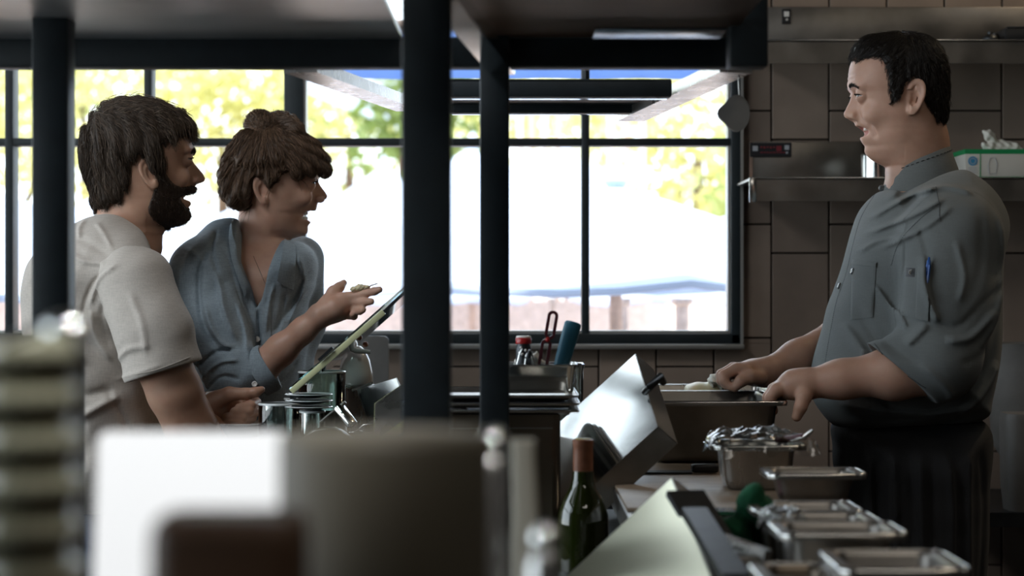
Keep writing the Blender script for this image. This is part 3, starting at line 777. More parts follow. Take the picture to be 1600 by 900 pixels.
    folds = [([(1345, 345), (1385, 318), (1430, 296)], 5, .0055), ([(1340, 368), (1385, 345), (1432, 318)], 5, .006), ([(1352, 392), (1400, 362), (1440, 330)], 5, .0045),
             ([(1330, 395), (1350, 380), (1385, 372)], 4, .004), ([(1366, 318), (1400, 296), (1430, 284)], 5, .004), ([(1405, 310), (1440, 300), (1478, 312)], 7, .005),
             ([(1478, 330), (1481, 380), (1473, 430), (1440, 490)], 10, -.006), ([(1510, 330), (1520, 400), (1505, 480), (1475, 540)], 10, .007),
             ([(1400, 400), (1393, 440), (1402, 480), (1412, 500)], 6, .010), ([(1398, 500), (1380, 520), (1368, 532)], 7, .006), ([(1405, 500), (1440, 505), (1480, 470), (1530, 440)], 7, -.009),
             ([(1418, 525), (1460, 520), (1500, 480)], 8, .007), ([(1440, 560), (1480, 545), (1520, 500)], 8, -.006), ([(1385, 560), (1420, 590), (1440, 612)], 7, .004),
             ([(1300, 500), (1330, 560), (1345, 600)], 9, .006), ([(1318, 470), (1345, 530), (1390, 560)], 8, -.007), ([(1290, 560), (1320, 600), (1360, 640)], 9, .006),
             ([(1300, 640), (1360, 650), (1440, 636)], 8, -.007), ([(1290, 625), (1350, 632), (1420, 640), (1500, 628)], 7, .007), ([(1380, 665), (1440, 655), (1520, 640)], 6, -.006),
             ([(1500, 590), (1520, 540), (1540, 450)], 10, -.008), ([(1470, 640), (1510, 600), (1535, 560)], 9, .008), ([(1336, 420), (1345, 455), (1340, 500)], 5, -.004), ([(1340, 440), (1362, 480), (1372, 510)], 4, .005),
             ([(1440, 380), (1450, 430), (1440, 470)], 6, .004), ([(1392, 350), (1402, 395), (1398, 440)], 6, -.009)]
    folds = [(f, w*.8, a*(1.3 if a > 0 else .45)) for f, w, a in folds]
    jv.disp(fold_map(Y, folds, .0016, 4, .9, (26, 10)), Y, .04)
    # cut the cuffs square to the forearm and hollow them out
    def cuff(vol, c, e, r, off, side_clear):
        c, e = Vector(c), Vector(e); d = (c-e).normalized(); c2 = c+d*off
        dn = np.array(d)
        def g(x, y, z):
            t = (x-c2.x)*dn[0]+(y-c2.y)*dn[1]+(z-c2.z)*dn[2]
            rad = np.sqrt(np.maximum((x-c2.x)**2+(y-c2.y)**2+(z-c2.z)**2-t*t, 0))
            return np.maximum(-t, rad-.13)
        vol.fn(tuple(np.array(c2)-.14), tuple(np.array(c2)+.14), side_clear(g, c2, dn), .002, 'sub', 0)
        vol.cone(c2-d*.035, c2+d*.03, r, r, .003, 'sub')
    nearonly = lambda g, c2, dn: (lambda x, y, z: np.maximum(g(x, y, z), y-3.436+0*x))
    cN = cuffN
    # cuff line slants from (1361,541) to (1448,618)
    dn = (at(1361, 541, 3.37)-at(1448, 618, 3.37)); cd = Vector((-abs(dn.z), 0, -abs(dn.x))).normalized()
    c2 = at(1404, 580, 3.375)
    def gcut(x, y, z):
        t = (x-c2.x)*cd.x+(z-c2.z)*cd.z
        return np.maximum(np.maximum(-t, y-3.428+0*x+0*z), t-.102)+0*y
    jv.fn((c2.x-.2, 3.24, c2.z-.17), (c2.x+.12, 3.45, c2.z+.12), gcut, .003, 'sub', 0)
    ax = (cuffN-eN).normalized()
    jv.cone(cuffN-ax*.02, cuffN+ax*.05, .0475, .047, .004, 'sub')
    # neck opening
    jv.cone(at(1436, 200, Y), at(1438, 245, Y), .054, .054, .004, 'sub')
    jVQ = jv.mesh('jacket', 2)
    jo = body_obj('jacket', jVQ, MATS['chef_cloth'], root); jb = bvh_of(jVQ)
    # stand collar: a band round the neck, higher at the back
    b = BM(); rin, rout = [], []; rt, ro = [], []
    for i in range(41):
        a = -PI+2*PI*i/40; ca, sa = math.cos(a), math.sin(a)
        t = .5-.5*ca     # 0 at the back (+x), 1 at the front
        bx, tx = sx(1440, Y), sx(1436, Y)
        zb, zt = sz(272+26*t, Y), sz(229+37*t, Y)
        rb, rtp = .080, .0645
        fx = 1.0
        P0 = Vector((bx+ca*.0745, Y+sa*.078, zb-.020)); P1 = Vector((tx+ca*.0535, Y+sa*.0585, zt))
        d = Vector((ca, sa, 0))
        rin.append(P0-d*.003); rout.append(P0+d*.001); ro.append(P1+d*.0015); rt.append(P1-d*.002)
    mid = [P0.lerp(P1, .5)+Vector((0, 0, 0)) for P0, P1 in zip(rout, ro)]
    midi = [p.lerp(q, .5) for p, q in zip(rin, rt)]
    top = [p.lerp(q, .5)+Vector((0, 0, .0015)) for p, q in zip(ro, rt)]
    b.loft([rin[:-1], rout[:-1], mid[:-1], ro[:-1], top[:-1], rt[:-1], midi[:-1], rin[:-1]], False, False)
    co = b.obj('collar', MATS['chef_cloth'], root, 60)
    b = BM()
    for i in range(1, 40):
        p, q = ro[i], ro[i+1]; d = Vector((p.x-sx(1436, Y), p.y-Y, 0)).normalized()
        b.tube([p.lerp(rout[i], .09)+d*.001, p.lerp(rout[i], .09).lerp(q.lerp(rout[i+1], .09), .55)+d*.001], .0008, 4)
    b.obj('stitching', MATS['thread'], co, None)
    # patch pockets, pen slot, snaps
    pk = garment_patch('chest_pocket', jb, [(1331, 406), (1369, 411), (1364, 496), (1329, 500)], Y, MATS['chef_cloth'], root, .001, .003)
    garment_patch('pocket_flap', jb, [(1331, 405), (1369, 410), (1368, 418), (1330, 413)], Y, MATS['chef_cloth'], pk, .005, .002, 8)
    sp = garment_patch('sleeve_pocket', jb, [(1414, 415), (1454, 417), (1450, 500), (1406, 492)], 3.4, MATS['chef_cloth'], root, .001, .003)
    garment_patch('pen_slot', jb, [(1434, 416), (1454, 417), (1450, 502), (1430, 498)], 3.4, MATS['chef_cloth'], sp, .004, .002)
    garment_patch('sleeve_emblem', jb, [(1416, 418), (1430, 419), (1429, 433), (1415, 432)], 3.4, MATS['black_patch'], sp, .004, .0018, 5)
    b = BM(); p, n = on_surf(jb, 1422.5, 425.5, 3.4); M = Vector((0, -1, 0)).to_track_quat('Z', 'Y').to_matrix()
    b.lathe([(.0045, 0), (.0045, .0012), (.0032, .0012), (.0032, 0)], p+Vector((0, -.0065, 0)), 16, M); b.box(p+Vector((0, -.0072, 0)), (.0018, .001, .0045)); b.obj('emblem_mark', MATS['label_white'], sp, 60)
    snaps = BM()
    for k, (px, py) in enumerate([(1378, 294), (1333, 424), (1312, 447)]):
        p, n = on_surf(jb, px, py, Y); M = n.to_track_quat('Z', 'Y').to_matrix()
        sn = BM(); sn.lathe([(.006, 0), (.006, .002), (.0045, .0035), (.002, .0036), (.0001, .0028)], p, 18, M); sn.obj('snap', MATS['snap'], root, 60)
    stitches('cuff_stitching', jb, [(1366, 537), (1382, 556), (1410, 580), (1437, 600), (1447, 606)], 3.4, MATS['thread'], jo, 46, .0006, .0022)
    stitches('placket_stitching', jb, [(1368, 303), (1346, 340), (1334, 380), (1322, 430), (1308, 470), (1296, 530), (1287, 585)], Y, MATS['thread'], jo, 90, .0005, .0022)
    stitches('yoke_stitching', jb, [(1462, 292), (1468, 322), (1468, 345)], Y-.1, MATS['thread'], jo, 22, .0006, .0022)
    stitches('armhole_stitching', jb, [(1466, 318), (1430, 350), (1405, 380), (1393, 415)], Y-.1, MATS['thread'], jo, 40, .0005, .0022)
    # apron and trousers
    tv = Vol((sx(1270, 3.8), 3.36, 0.02), (sx(1580, 3.6), 3.88, 1.13), .006)
    tv.inflate([(sx(a, Y), sz(b, Y)) for a, b in [(1312, 655), (1304, 700), (1306, 740), (1320, 800), (1322, 920), (1330, 1060), (1400, 1090), (1500, 1080), (1534, 900), (1540, 760), (1536, 660), (1430, 640)]], Y, .175, .12, 0, p=2.1)
    for sd_ in (-1, 1): tv.chain([Vector((sx(1430, Y), Y+sd_*.09, .72)), Vector((sx(1440, Y), Y+sd_*.10, .42)), Vector((sx(1450, Y), Y+sd_*.10, .05))], [.1, .075, .062], .03)
    tv.disp(fold_map(Y, [([(1312+i*19, 690), (1316+i*19+6*math.sin(i*2.), 780), (1322+i*18, 950)], 5, (.010 if i % 2 else -.006)*(1-.03*i)) for i in range(11)], .001, 8), Y, .05)
    ap = body_obj('apron', tv.mesh('apron', 2), MATS['black_cloth'], root)
    for sd_ in (-1, 1):
        b = BM(); b.sphere((sx(1450, Y)-.06, Y+sd_*.10, .05), .05, (2.6, .95, 1), None, 20, 12)
        b.obj('shoe', MATS['black_rubber'], root, 60)
    # pen in the sleeve slot: a thing of its own
    p, n = on_surf(jb, 1448, 425, 3.4); q, n2 = on_surf(jb, 1443, 470, 3.4)
    pen = thing('pen', 'blue pen clipped in the grey sleeve slot of the chef', 'pen', p+Vector((0, -.006, 0)))
    d = (p-q).normalized(); M = d.to_track_quat('Z', 'Y').to_matrix(); c = p+Vector((0, -.0075, 0))
    b = BM(); b.lathe([(.0036, -.022), (.0042, -.02), (.0042, .012)], c, 14, M); b.obj('barrel', MATS['pen_blue'], pen, 60)
    b = BM(); b.lathe([(.0034, .012), (.0034, .02), (.002, .021), (.002, .025), (.0005, .026)], c, 14, M); b.obj('click_button', MATS['pen_blue'], pen, 60)
    b = BM(); b.beam(c+d*.012+Vector((0, -.006, 0)), c-d*.02+Vector((0, -.0055, 0)), .0025, .001); b.obj('clip', MATS['pen_blue'], pen, 60)
    return root
# ------------------------------------------------------------------ the bearded man
def build_man():
    Y = 3.75
    root = thing('person', 'bearded man in pale grey T-shirt with one loose fist on the bar', 'person', (sx(170, Y), Y, 0))
    rows = [(166, 215, 215, 206, .006, 2, .06), (170, 246, 246, 186, .03, 2, .06), (177, 268, 268, 170, .046, 2, .06), (188, 282, 282, 158, .059, 2, .06), (202, 290, 290, 149, .068, 2.1, .06),
            (218, 295, 295, 144, .0735, 2.2, .06), (230, 298, 298, 142, .0745, 2.3, .05), (239, 299.5, 298, 142, .074, 2.3, .035), (247, 296, 294.5, 143, .073, 2.2, .012), (255, 300.5, 292, 146, .072, 2.15, .010),
            (263, 307.5, 292, 150, .071, 2.1, .012), (271, 313.5, 292, 154, .070, 2.05, .013), (278, 317, 292, 158, .069, 2.0, .013), (283.5, 315, 291, 162, .068, 1.95, .015), (287.5, 303, 290, 166, .067, 1.95, .018),
            (293, 300.5, 289, 170, .066, 1.9, .022), (299, 299, 288, 174, .065, 1.9, .022), (303, 295, 286, 177, .064, 1.9, .022), (305.5, 287, 285, 179, .064, 1.9, .022), (309.5, 286, 284, 181, .063, 1.9, .022), (313, 294, 283, 183, .062, 1.85, .022),
            (319, 296, 282, 186, .061, 1.85, .024), (326, 290, 280, 190, .059, 1.8, .024), (333, 291, 279, 194, .056, 1.8, .024), (340, 290, 277, 199, .051, 1.8, .024), (347, 285, 271, 205, .044, 1.9, .024), (352, 275, 264, 211, .035, 2, .024), (356, 258, 252, 218, .02, 2, .024)]
    rot = .20; st_ = 1.035
    H = Head(rows, 228, Y, 1, rot, st_)
    eye = (289, 250); mouth = (284, 307.5, .014, .024, .0055, .3, .0045, None, .004)
    h = .0024
    v = Figure(Vol((sx(45, 3.9), 3.42, .98), (sx(452, 3.9), 4.05, sz(340, Y)), h), Vol((sx(128, Y), Y-.10, sz(425, Y)), (sx(330, Y), Y+.125, sz(160, Y)), .0016), sz(398, Y))
    v.fn((sx(125, Y), Y-.12, sz(365, Y)), (sx(330, Y), Y+.14, sz(150, Y)), lambda x, y, z: H.field(x, y, z), 0, 'add', 0)
    add_face(v, H, eye, mouth, (278, 281, .030), (301, 281))
    add_ear(v, H, 232, 273, .0275, .0150, -.30, flare=.12)
    A = at
    v.chain([A(205, 290, Y+.005), A(203, 340, Y), A(190, 400, Y)], [.056, .0565, .064], .02)
    for sd in (-1, 1): v.cone(A(208, 300, Y)+Vector((0, sd*.042, 0)), A(232, 392, Y)+Vector((0, sd*.018, 0)), .015, .012, .025)
    v.cone(A(228, 330, Y), A(232, 385, Y), .026, .022, .02)
    v.inflate([(sx(a, Y), sz(b, Y)) for a, b in [(165, 380), (110, 400), (75, 450), (70, 530), (90, 640), (110, 740), (230, 740), (222, 600), (226, 480), (222, 420), (210, 385)]], Y, .14, .12, .03)
    # near arm, upper part hanging, elbow low on the bar, forearm leading away behind the elbow
    s0, e0, w0 = A(215, 466, 3.585), A(299, 672, 3.585), A(352, 700, 3.80)
    v.chain([s0, A(243, 540, 3.55), A(273, 612, 3.56), e0], [.045, .050, .049, .044], .008)
    v.cone(A(303, 640, 3.60), A(306, 672, 3.60), .026, .03, .02)
    v.chain([e0, e0.lerp(w0, .35), w0], [.041, .041, .027], .02)
    # far arm and its loose fist, palm side towards us, thumb up
    eF, wF = A(205, 655, 3.92), A(322, 637, 3.72)
    v.chain([A(175, 440, 3.93), eF], [.056, .043], .03)
    v.chain([eF, eF.lerp(wF, .4), wF], [.041, .038, .0265], .02)
    v.chain([wF, A(345, 634, 3.725), A(370, 636, 3.755)], [.0265, .0265, .017], .012)
    v.chain([wF, A(348, 643, 3.745), A(372, 647, 3.77)], [.022, .021, .015], .012)
    for i, (kx, ky, px, py, tx, ty, r) in enumerate(((386, 624, 400, 629, 373, 637, 1.), (386, 634, 402, 641, 366, 643, 1.02), (382, 646, 393, 653, 354, 651, .98), (372, 655, 384, 662, 352, 659, .86))):
        yb = 3.755-.004*i
        v.chain([A(kx-20, ky, yb), A(kx, ky, yb-.005), A(px, py, yb-.040), A((px+tx)/2+6, (py+ty)/2, yb-.074), A(tx, ty, yb-.082)], [.0120*r, .0112*r, .0098*r, .0092*r, .0078*r], .0022)
    v.chain([A(334, 627, 3.705), A(358, 616, 3.690), A(384, 615, 3.684), A(399, 613, 3.684), A(409, 608.5, 3.687)], [.0195, .0138, .0102, .0090, .0064], .005)
    VQ = v.mesh('man'); sb = bvh_of(VQ)
    lt = lip_tint(H, mouth, amt=.6)
    body_obj('body', VQ, MATS['skin_man'], root, lambda x, y, z: np.where(z > sz(330, Y), lt(x, y, z), 0))
    eyes_teeth(H, root, eye, mouth, 'iris_brown')
    # hair
    line = [(296, 206), (292, 214), (279, 219), (268, 227), (267, 247), (265, 268), (258, 272), (249, 268), (245, 259), (238, 251), (229, 247), (220, 250), (214, 262), (214, 280), (205, 298), (194, 314),
            (169, 323), (152, 326), (125, 300), (115, 230), (140, 160), (205, 135), (280, 150), (310, 190), (303, 207)]
    LP = np.array([(sx(a, Y), sz(b, Y)) for a, b in catmull(line, 3)])
    hrows = [(155, 212, 212, 196, .008, 2, .06), (159, 240, 240, 178, .032, 2, .06), (166, 262, 262, 165, .050, 2, .06), (178, 281, 281, 153, .068, 2.1, .06), (192, 293, 293, 147, .078, 2.15, .06), (207, 297, 297, 137, .083, 2.2, .06),
             (222, 298, 298, 133, .085, 2.3, .06), (240, 298, 298, 132.5, .085, 2.3, .06), (260, 300, 300, 136, .082, 2.3, .06), (280, 300, 300, 141, .078, 2.3, .06), (300, 300, 300, 146, .074, 2.3, .06), (328, 300, 300, 152, .068, 2.3, .06)]
    HH = Head(hrows, 226, Y, 1, rot, st_)
    def curls(x, z): return .0022*np.sin(x*190+z*60+1.5*np.sin(z*45))+.0012*np.sin(x*420+z*90)
    hv = Vol((sx(118, Y), Y-.12, sz(332, Y)), (sx(318, Y), Y+.14, sz(145, Y)), .0024)
    hv.fn(hv.lo, hv.lo+hv.n*hv.h, lambda x, y, z: smax(HH.field(x, y, z), poly2(x[:, 0, :], z[:, 0, :], LP)[:, None, :], .010), 0, 'add', 0)
    hv.disp(curls)
    hVQ = hv.mesh('hair'); hb = bvh_of(hVQ)
    cr = A(172, 190, Y)
    def fl(p):
        top = max(0., min(1., (p.z-sz(225, Y))/.05))
        d = Vector((p.x-cr.x+.01, (p.y-Y)*.7, 0)).normalized()
        fwd = Vector((1, (p.y-Y)*2.5+.15, -.15-1.6*max(0, p.x-sx(262, Y))/.05))
        dn = Vector((.28 if p.x > sx(160, Y) else -.1, 0, -1))
        return fwd*top*(1 if p.x > cr.x-.02 else -.3)+dn*(1-top*.75)+d*.25*top
    sd = seeds_on(hVQ, 9000, None, 6)
    st = strands(hb, sd, fl, 12, .0055, .0005, .00018, .0026, .07, tints=(.0, .8), free=2, grav=(.1, 0, -.4))
    sdt = [p for p in seeds_on(hVQ, 3000, lambda x, y, z: z > sz(185, Y), 9)][:300]
    st2 = strands(hb, sdt, lambda p: Vector((.9, (p.y-Y)*2, .35)), 7, .005, .0007, .0002, .005, .12, tints=(.2, 1), free=4, grav=(.2, 0, -.15))
    sdf = [p for p in seeds_on(hVQ, 4000, lambda x, y, z: (x > sx(270, Y)) & (z < sz(185, Y)), 10)][:420]
    st3 = strands(hb, sdf, lambda p: Vector((.5, (p.y-Y), -1)), 8, .0052, .0007, .0002, .003, .08, tints=(.2, 1), free=4, grav=(.05, 0, -.5))
    M1, T = merge(hVQ, st, .05); M2 = (np.concatenate([M1[0], st2[0], st3[0]]), np.concatenate([M1[1], st2[1]+len(M1[0]), st3[1]+len(M1[0])+len(st2[0])])); T = np.concatenate([T, st2[2], st3[2]])
    body_obj('hair', M2, MATS['hair_dark'], root, lambda x, y, z: T)
    # beard
    bl = [(265, 262), (268, 275), (276, 288), (288, 293), (299, 290), (305, 294), (303, 300), (297, 303), (289, 305), (284, 309), (287, 318), (292, 325), (297, 332), (298, 345), (292, 354), (276, 359), (258, 360), (249, 350), (240, 334), (243, 318), (250, 300), (254, 280), (250, 262)]
    BP = np.array([(sx(a, Y), sz(b, Y)) for a, b in catmull(bl, 3)])
    def bf(x, y, z):
        g = H.field(x, y, z, .0038)
        g = g-.0014*np.sin(x*700+2*np.sin(z*500))*np.sin(z*650+y*500)
        return smax(g, poly2(x[:, 0, :], z[:, 0, :], BP)[:, None, :], .004)
    bv = Vol((sx(232, Y), Y-.11, sz(365, Y)), (sx(312, Y), Y+.13, sz(256, Y)), .0022)
    bv.fn(bv.lo, bv.lo+bv.n*bv.h, bf, 0, 'add', 0)
    bv.ell(H.wld((sx(mouth[0], Y)-H.cx)+.012, 0, sz(308.5, Y)), (.022, .022, .0075), .002, 'sub')
    bVQ = bv.mesh('beard'); bb = bvh_of(bVQ)
    sd = seeds_on(bVQ, 6000, None, 8)
    st = strands(bb, sd, lambda p: Vector((.5, (p.y-Y)*2, -1)), 4, .0030, .0004, .00015, .0010, .3, tints=(0, .9), free=3, grav=(.1, 0, -.2))
    B2, T2 = merge(bVQ, st, .12)
    body_obj('beard', B2, MATS['beard_brown'], root, lambda x, y, z: T2)
    st = strands(sb, brow_seeds(H, sb, sz(eye[1], Y)+.0125, 160, .003), lambda p: Vector((-.3, (p.y-Y)*5, .25)), 5, .0022, .00045, .00015, .001, .05, tints=(0, .3), free=2)
    body_obj('eyebrow', (st[0], st[1]), MATS['hair_dark'], root, lambda x, y, z: st[2])
    # T-shirt
    jv = Vol((sx(25, 3.75), 3.40, .93), (sx(335, 3.75), 4.0, sz(325, Y)), .0027)
    tp = [(150, 346), (112, 357), (75, 384), (50, 412), (41, 450), (42, 520), (56, 600), (80, 690), (90, 800), (255, 800), (266, 700), (268, 600), (268, 500), (258, 440), (238, 404), (226, 385), (190, 350)]
    jv.inflate([(sx(a, Y), sz(b, Y)) for a, b in tp], Y, .185, .14, 0, n=5, p=2.15)
    jv.chain([A(170, 395, 3.68), A(218, 455, 3.575)], [.066, .058], .05)
    sv = Vol((sx(130, 3.55), 3.40, sz(680, 3.55)), (sx(330, 3.55), 3.72, sz(385, 3.55)), .0026)
    hemN = A(257, 585, 3.552)
    sv.chain([A(212, 445, 3.585), A(240, 520, 3.553), hemN, hemN+(hemN-A(240, 520, 3.553))*.4], [.070, .0665, .0675, .068], .022)
    jv.chain([A(170, 395, 3.83), A(178, 450, 3.92), A(188, 560, 3.96)], [.07, .066, .06], .04)
    folds = [([(212, 418), (180, 440), (163, 480), (165, 520), (185, 552)], 4, -.005), ([(222, 414), (190, 436), (173, 478)], 5, .004), ([(175, 480), (182, 520), (205, 560)], 6, .005), ([(195, 470), (190, 500), (200, 540)], 5, -.004),
             ([(150, 345), (146, 360), (150, 376)], 5, .004), ([(170, 350), (185, 365), (205, 392)], 4, .003), ([(135, 370), (170, 385), (205, 405)], 7, -.004), ([(120, 390), (165, 410), (200, 412)], 6, .004),
             ([(70, 440), (110, 470), (160, 500)], 10, -.006), ([(60, 520), (110, 540), (170, 560)], 10, .007), ([(120, 600), (160, 610), (205, 600)], 9, -.006), ([(130, 660), (180, 630), (215, 610)], 9, .006), ([(195, 600), (215, 640), (235, 690)], 6, -.005),
             ([(240, 455), (262, 500), (270, 550)], 7, .003), ([(215, 560), (240, 540), (275, 535)], 6, .003), ([(208, 586), (250, 575), (296, 560)], 3, .0022)]
    folds = [(f, w*.75, a*(1.2 if a > 0 else .8)) for f, w, a in folds]
    FM = fold_map(Y, folds, .0013, 14, .5, (40, 10)); jv.disp(FM, Y, .05)
    # sleeve hem: line from (208,595) to (299,567)
    a1, a2 = A(208, 595, 3.55), A(299, 567, 3.55); dl = (a2-a1).normalized(); nd = Vector((dl.z, 0, -dl.x));
    if nd.z > 0: nd = -nd
    sv.disp(FM, Y, .05)
    sv.fn(sv.lo, sv.lo+sv.n*sv.h, lambda x, y, z: -((x-a1.x)*nd.x+(z-a1.z)*nd.z)+0*y, .003, 'sub', 0)
    sv.chain([hemN-nd*.012, hemN+nd*.05], [.061, .062], .003, 'sub')
    jv.fn((sx(120, 3.96), 3.86, .95), (sx(260, 3.96), 4.0, sz(560, 3.96)), lambda x, y, z: np.maximum(z-sz(555, 3.96)+0*x, 3.88-y), .003, 'sub', 0)
    # round neck opening
    o0 = A(196, 362, Y); nn = Vector((.55, 0, .83)).normalized()
    jv.cone(o0+nn*.006, o0+nn*.12, .057, .07, .004, 'sub')
    jVQ = jv.mesh('shirt', 2); sVQ = sv.mesh('sleeve', 2); jVQ = (np.concatenate([jVQ[0], sVQ[0]]), np.concatenate([jVQ[1], sVQ[1]+len(jVQ[0])]))
    so = body_obj('tshirt', jVQ, MATS['tshirt'], root); jb = bvh_of(jVQ)
    stitches('hem_stitching', jb, [(211, 585), (250, 576), (296, 558)], 3.6, MATS['tshirt'], so, 60, .0006, .002)
    # ribbed neckband
    M = nn.to_track_quat('Z', 'Y').to_matrix(); b = BM()
    ring = []
    for i in range(40):
        a = 2*PI*i/40; ring.append(o0+M @ Vector((.0605*math.cos(a), .0605*math.sin(a), -.004)))
    b.loft([[p+nn*dz+(p-o0).normalized()*dr for p in ring] for dz, dr in ((-.008, .004), (0, .0045), (.007, .001), (.007, -.0015), (-.008, -.001))], False, False)
    b.obj('neckband', MATS['tshirt'], so, 60)
    # jeans, seated
    tv = Vol((sx(60, 3.75), 3.5, .0), (sx(480, 3.75), 4.0, 1.0), .008)
    hip = A(165, 880, Y)
    tv.ell(hip, (.15, .185, .13), .03)
    for sd_ in (-1, 1):
        k = hip+Vector((.34, sd_*.09, -.10)); tv.chain([hip+Vector((.02, sd_*.09, -.03)), k, k+Vector((-.05, 0, -.36))], [.1, .07, .055], .03)
    body_obj('jeans', tv.mesh('jeans', 2), MATS['denim'], root)
    for sd_ in (-1, 1):
        f = hip+Vector((.31, sd_*.09, -.53)); b = BM(); b.sphere(f, .045, (2.4, .95, .9), None, 18, 10); b.obj('shoe', MATS['black_rubber'], root, 60)
    return root
# ------------------------------------------------------------------ the woman with the hair bun
def build_woman():
    Y = 4.0
    root = thing('person', 'laughing woman with high messy bun and fringe in blue shirt, one hand raised', 'person', (sx(390, Y), Y, 0))
    rows = [(205, 428, 428, 422, .006, 2, .06), (209, 452, 452, 400, .03, 2, .06), (216, 470, 470, 385, .045, 2, .06), (228, 482, 482, 375, .057, 2, .06), (243, 490, 490, 368, .066, 2.1, .06), (258, 495, 495, 364, .069, 2.2, .06),
            (270, 497.5, 497, 364, .0695, 2.3, .05), (277, 498, 496, 366, .069, 2.3, .035), (283, 496, 493.5, 368, .068, 2.2, .012), (289, 499.5, 491, 370, .067, 2.15, .009), (296, 504.5, 490, 373, .066, 2.1, .010),
            (303, 509.5, 489, 377, .065, 2.05, .011), (307.5, 511, 488, 380, .064, 2, .012), (312, 507.5, 487, 384, .063, 1.95, .013), (315.5, 496.5, 486, 388, .062, 1.95, .016), (320, 495, 484, 391, .061, 1.9, .020), (324, 494.5, 482, 394, .060, 1.9, .020),
            (328, 493.5, 480, 396, .059, 1.9, .019), (331, 489, 478, 398, .058, 1.9, .019), (333.5, 478, 476, 399, .057, 1.85, .02), (341, 476, 474, 402, .055, 1.85, .02), (343.5, 484.5, 473, 403, .054, 1.85, .019), (347, 485.5, 472, 404, .053, 1.8, .019),
            (353, 480.5, 471, 407, .050, 1.8, .02), (360, 481, 469, 410, .045, 1.8, .02), (365, 479.5, 465, 413, .038, 1.85, .02), (368.5, 473, 458, 415, .030, 2, .02), (371.5, 460, 450, 417, .018, 2, .02)]
    rot = .08
    H = Head(rows, 425, Y, 1, rot, 1.01)
    eye = (484, 287); mouth = (477, 337, .016, .0235, .0105, .42, .0064, -.0065, .003)
    v = Figure(Vol((sx(270, 3.9), 3.72, 1.0), (sx(612, 3.85), 4.30, sz(360, Y)), .0023), Vol((sx(262, Y), Y-.25, sz(500, Y)), (sx(512, Y), Y+.28, sz(198, Y)), .0018), sz(470, Y))
    v.fn((sx(355, Y), Y-.1, sz(380, Y)), (sx(520, Y), Y+.12, sz(200, Y)), lambda x, y, z: H.field(x, y, z), 0, 'add', 0)
    add_face(v, H, eye, mouth, (474, 309, .036), (500, 311))
    add_ear(v, H, 411, 299, .0260, .0132, -.16, flare=.2)
    A = at
    v.chain([A(408, 300, Y+.01), A(410, 350, Y), A(398, 400, Y)], [.046, .045, .05], .015)
    v.cone(A(436, 352, Y), A(424, 405, Y), .02, .02, .02)
    for sd in (-1, 1): v.cone(A(405, 318, Y)+Vector((0, sd*.036, 0)), A(430, 405, Y-.01)+Vector((0, sd*.016, 0)), .0125, .011, .014)
    v.inflate([(sx(a, Y), sz(b, Y)) for a, b in [(372, 380), (325, 405), (312, 440), (325, 520), (345, 600), (440, 600), (462, 540), (468, 470), (474, 420), (455, 392), (430, 384)]], Y, .103, .08, .03)
    e0, w0 = A(378, 598, 3.80), A(500, 493, 3.785)
    v.chain([A(318, 430, 3.87), A(338, 520, 3.82), e0], [.040, .037, .034], .03)
    v.chain([e0, A(405, 578, 3.80), A(440, 546, 3.795), A(474, 516, 3.79), w0], [.031, .0305, .0270, .0218, .0192], .02)
    v.chain([A(464, 415, 4.09), A(460, 520, 4.12), A(440, 600, 4.08), A(390, 612, 3.93)], [.038, .036, .032, .025], .03)
    # raised hand
    v.chain([w0, A(523, 481, 3.785), A(548, 470, 3.79)], [.0212, .021, .013], .012)
    v.chain([w0, A(522, 486, 3.80), A(545, 487, 3.81)], [.0195, .020, .0135], .012)
    v.chain([A(535, 466, 3.785), A(553, 463, 3.785), A(572, 458, 3.775), A(585, 455, 3.768), A(593, 452.5, 3.763)], [.0118, .0098, .0080, .0074, .0064], .004)
    v.chain([A(536, 473, 3.79), A(555, 471, 3.785), A(568, 472.5, 3.772), A(580, 471, 3.768)], [.0115, .0095, .0080, .0066], .0032)
    v.chain([A(534, 481, 3.80), A(552, 482, 3.79), A(562, 485.5, 3.775), A(567, 484, 3.766)], [.0112, .0092, .0078, .0066], .0032)
    v.chain([A(532, 489, 3.81), A(547, 492, 3.80), A(553, 494, 3.785), A(551, 491, 3.775)], [.0105, .0085, .0072, .0064], .0032)
    v.chain([A(510, 474, 3.79), A(521, 456, 3.80), A(530, 449, 3.81), A(537, 442, 3.82)], [.0150, .0108, .0088, .0068], .008)
    VQ = v.mesh('woman'); sb = bvh_of(VQ)
    lt = lip_tint(H, mouth, .011, .0135, .025, .8)
    body_obj('body', VQ, MATS['skin_woman'], root, lambda x, y, z: np.where(z > sz(352, Y), lt(x, y, z), 0))
    eyes_teeth(H, root, eye, mouth, 'iris_brown', 1.4)
    # hair swept up into the bun
    line = [(372, 330), (394, 326), (398, 310), (397, 292), (399, 284), (405, 280), (414, 280), (421, 288), (428, 296), (437, 288), (446, 275), (458, 270), (462, 281), (472, 279), (484, 276), (497, 273), (506, 277), (518, 268), (530, 240), (505, 190), (440, 160), (380, 170), (335, 230), (330, 300), (350, 335)]
    LP = np.array([(sx(a, Y), sz(b, Y)) for a, b in catmull(line, 3)])
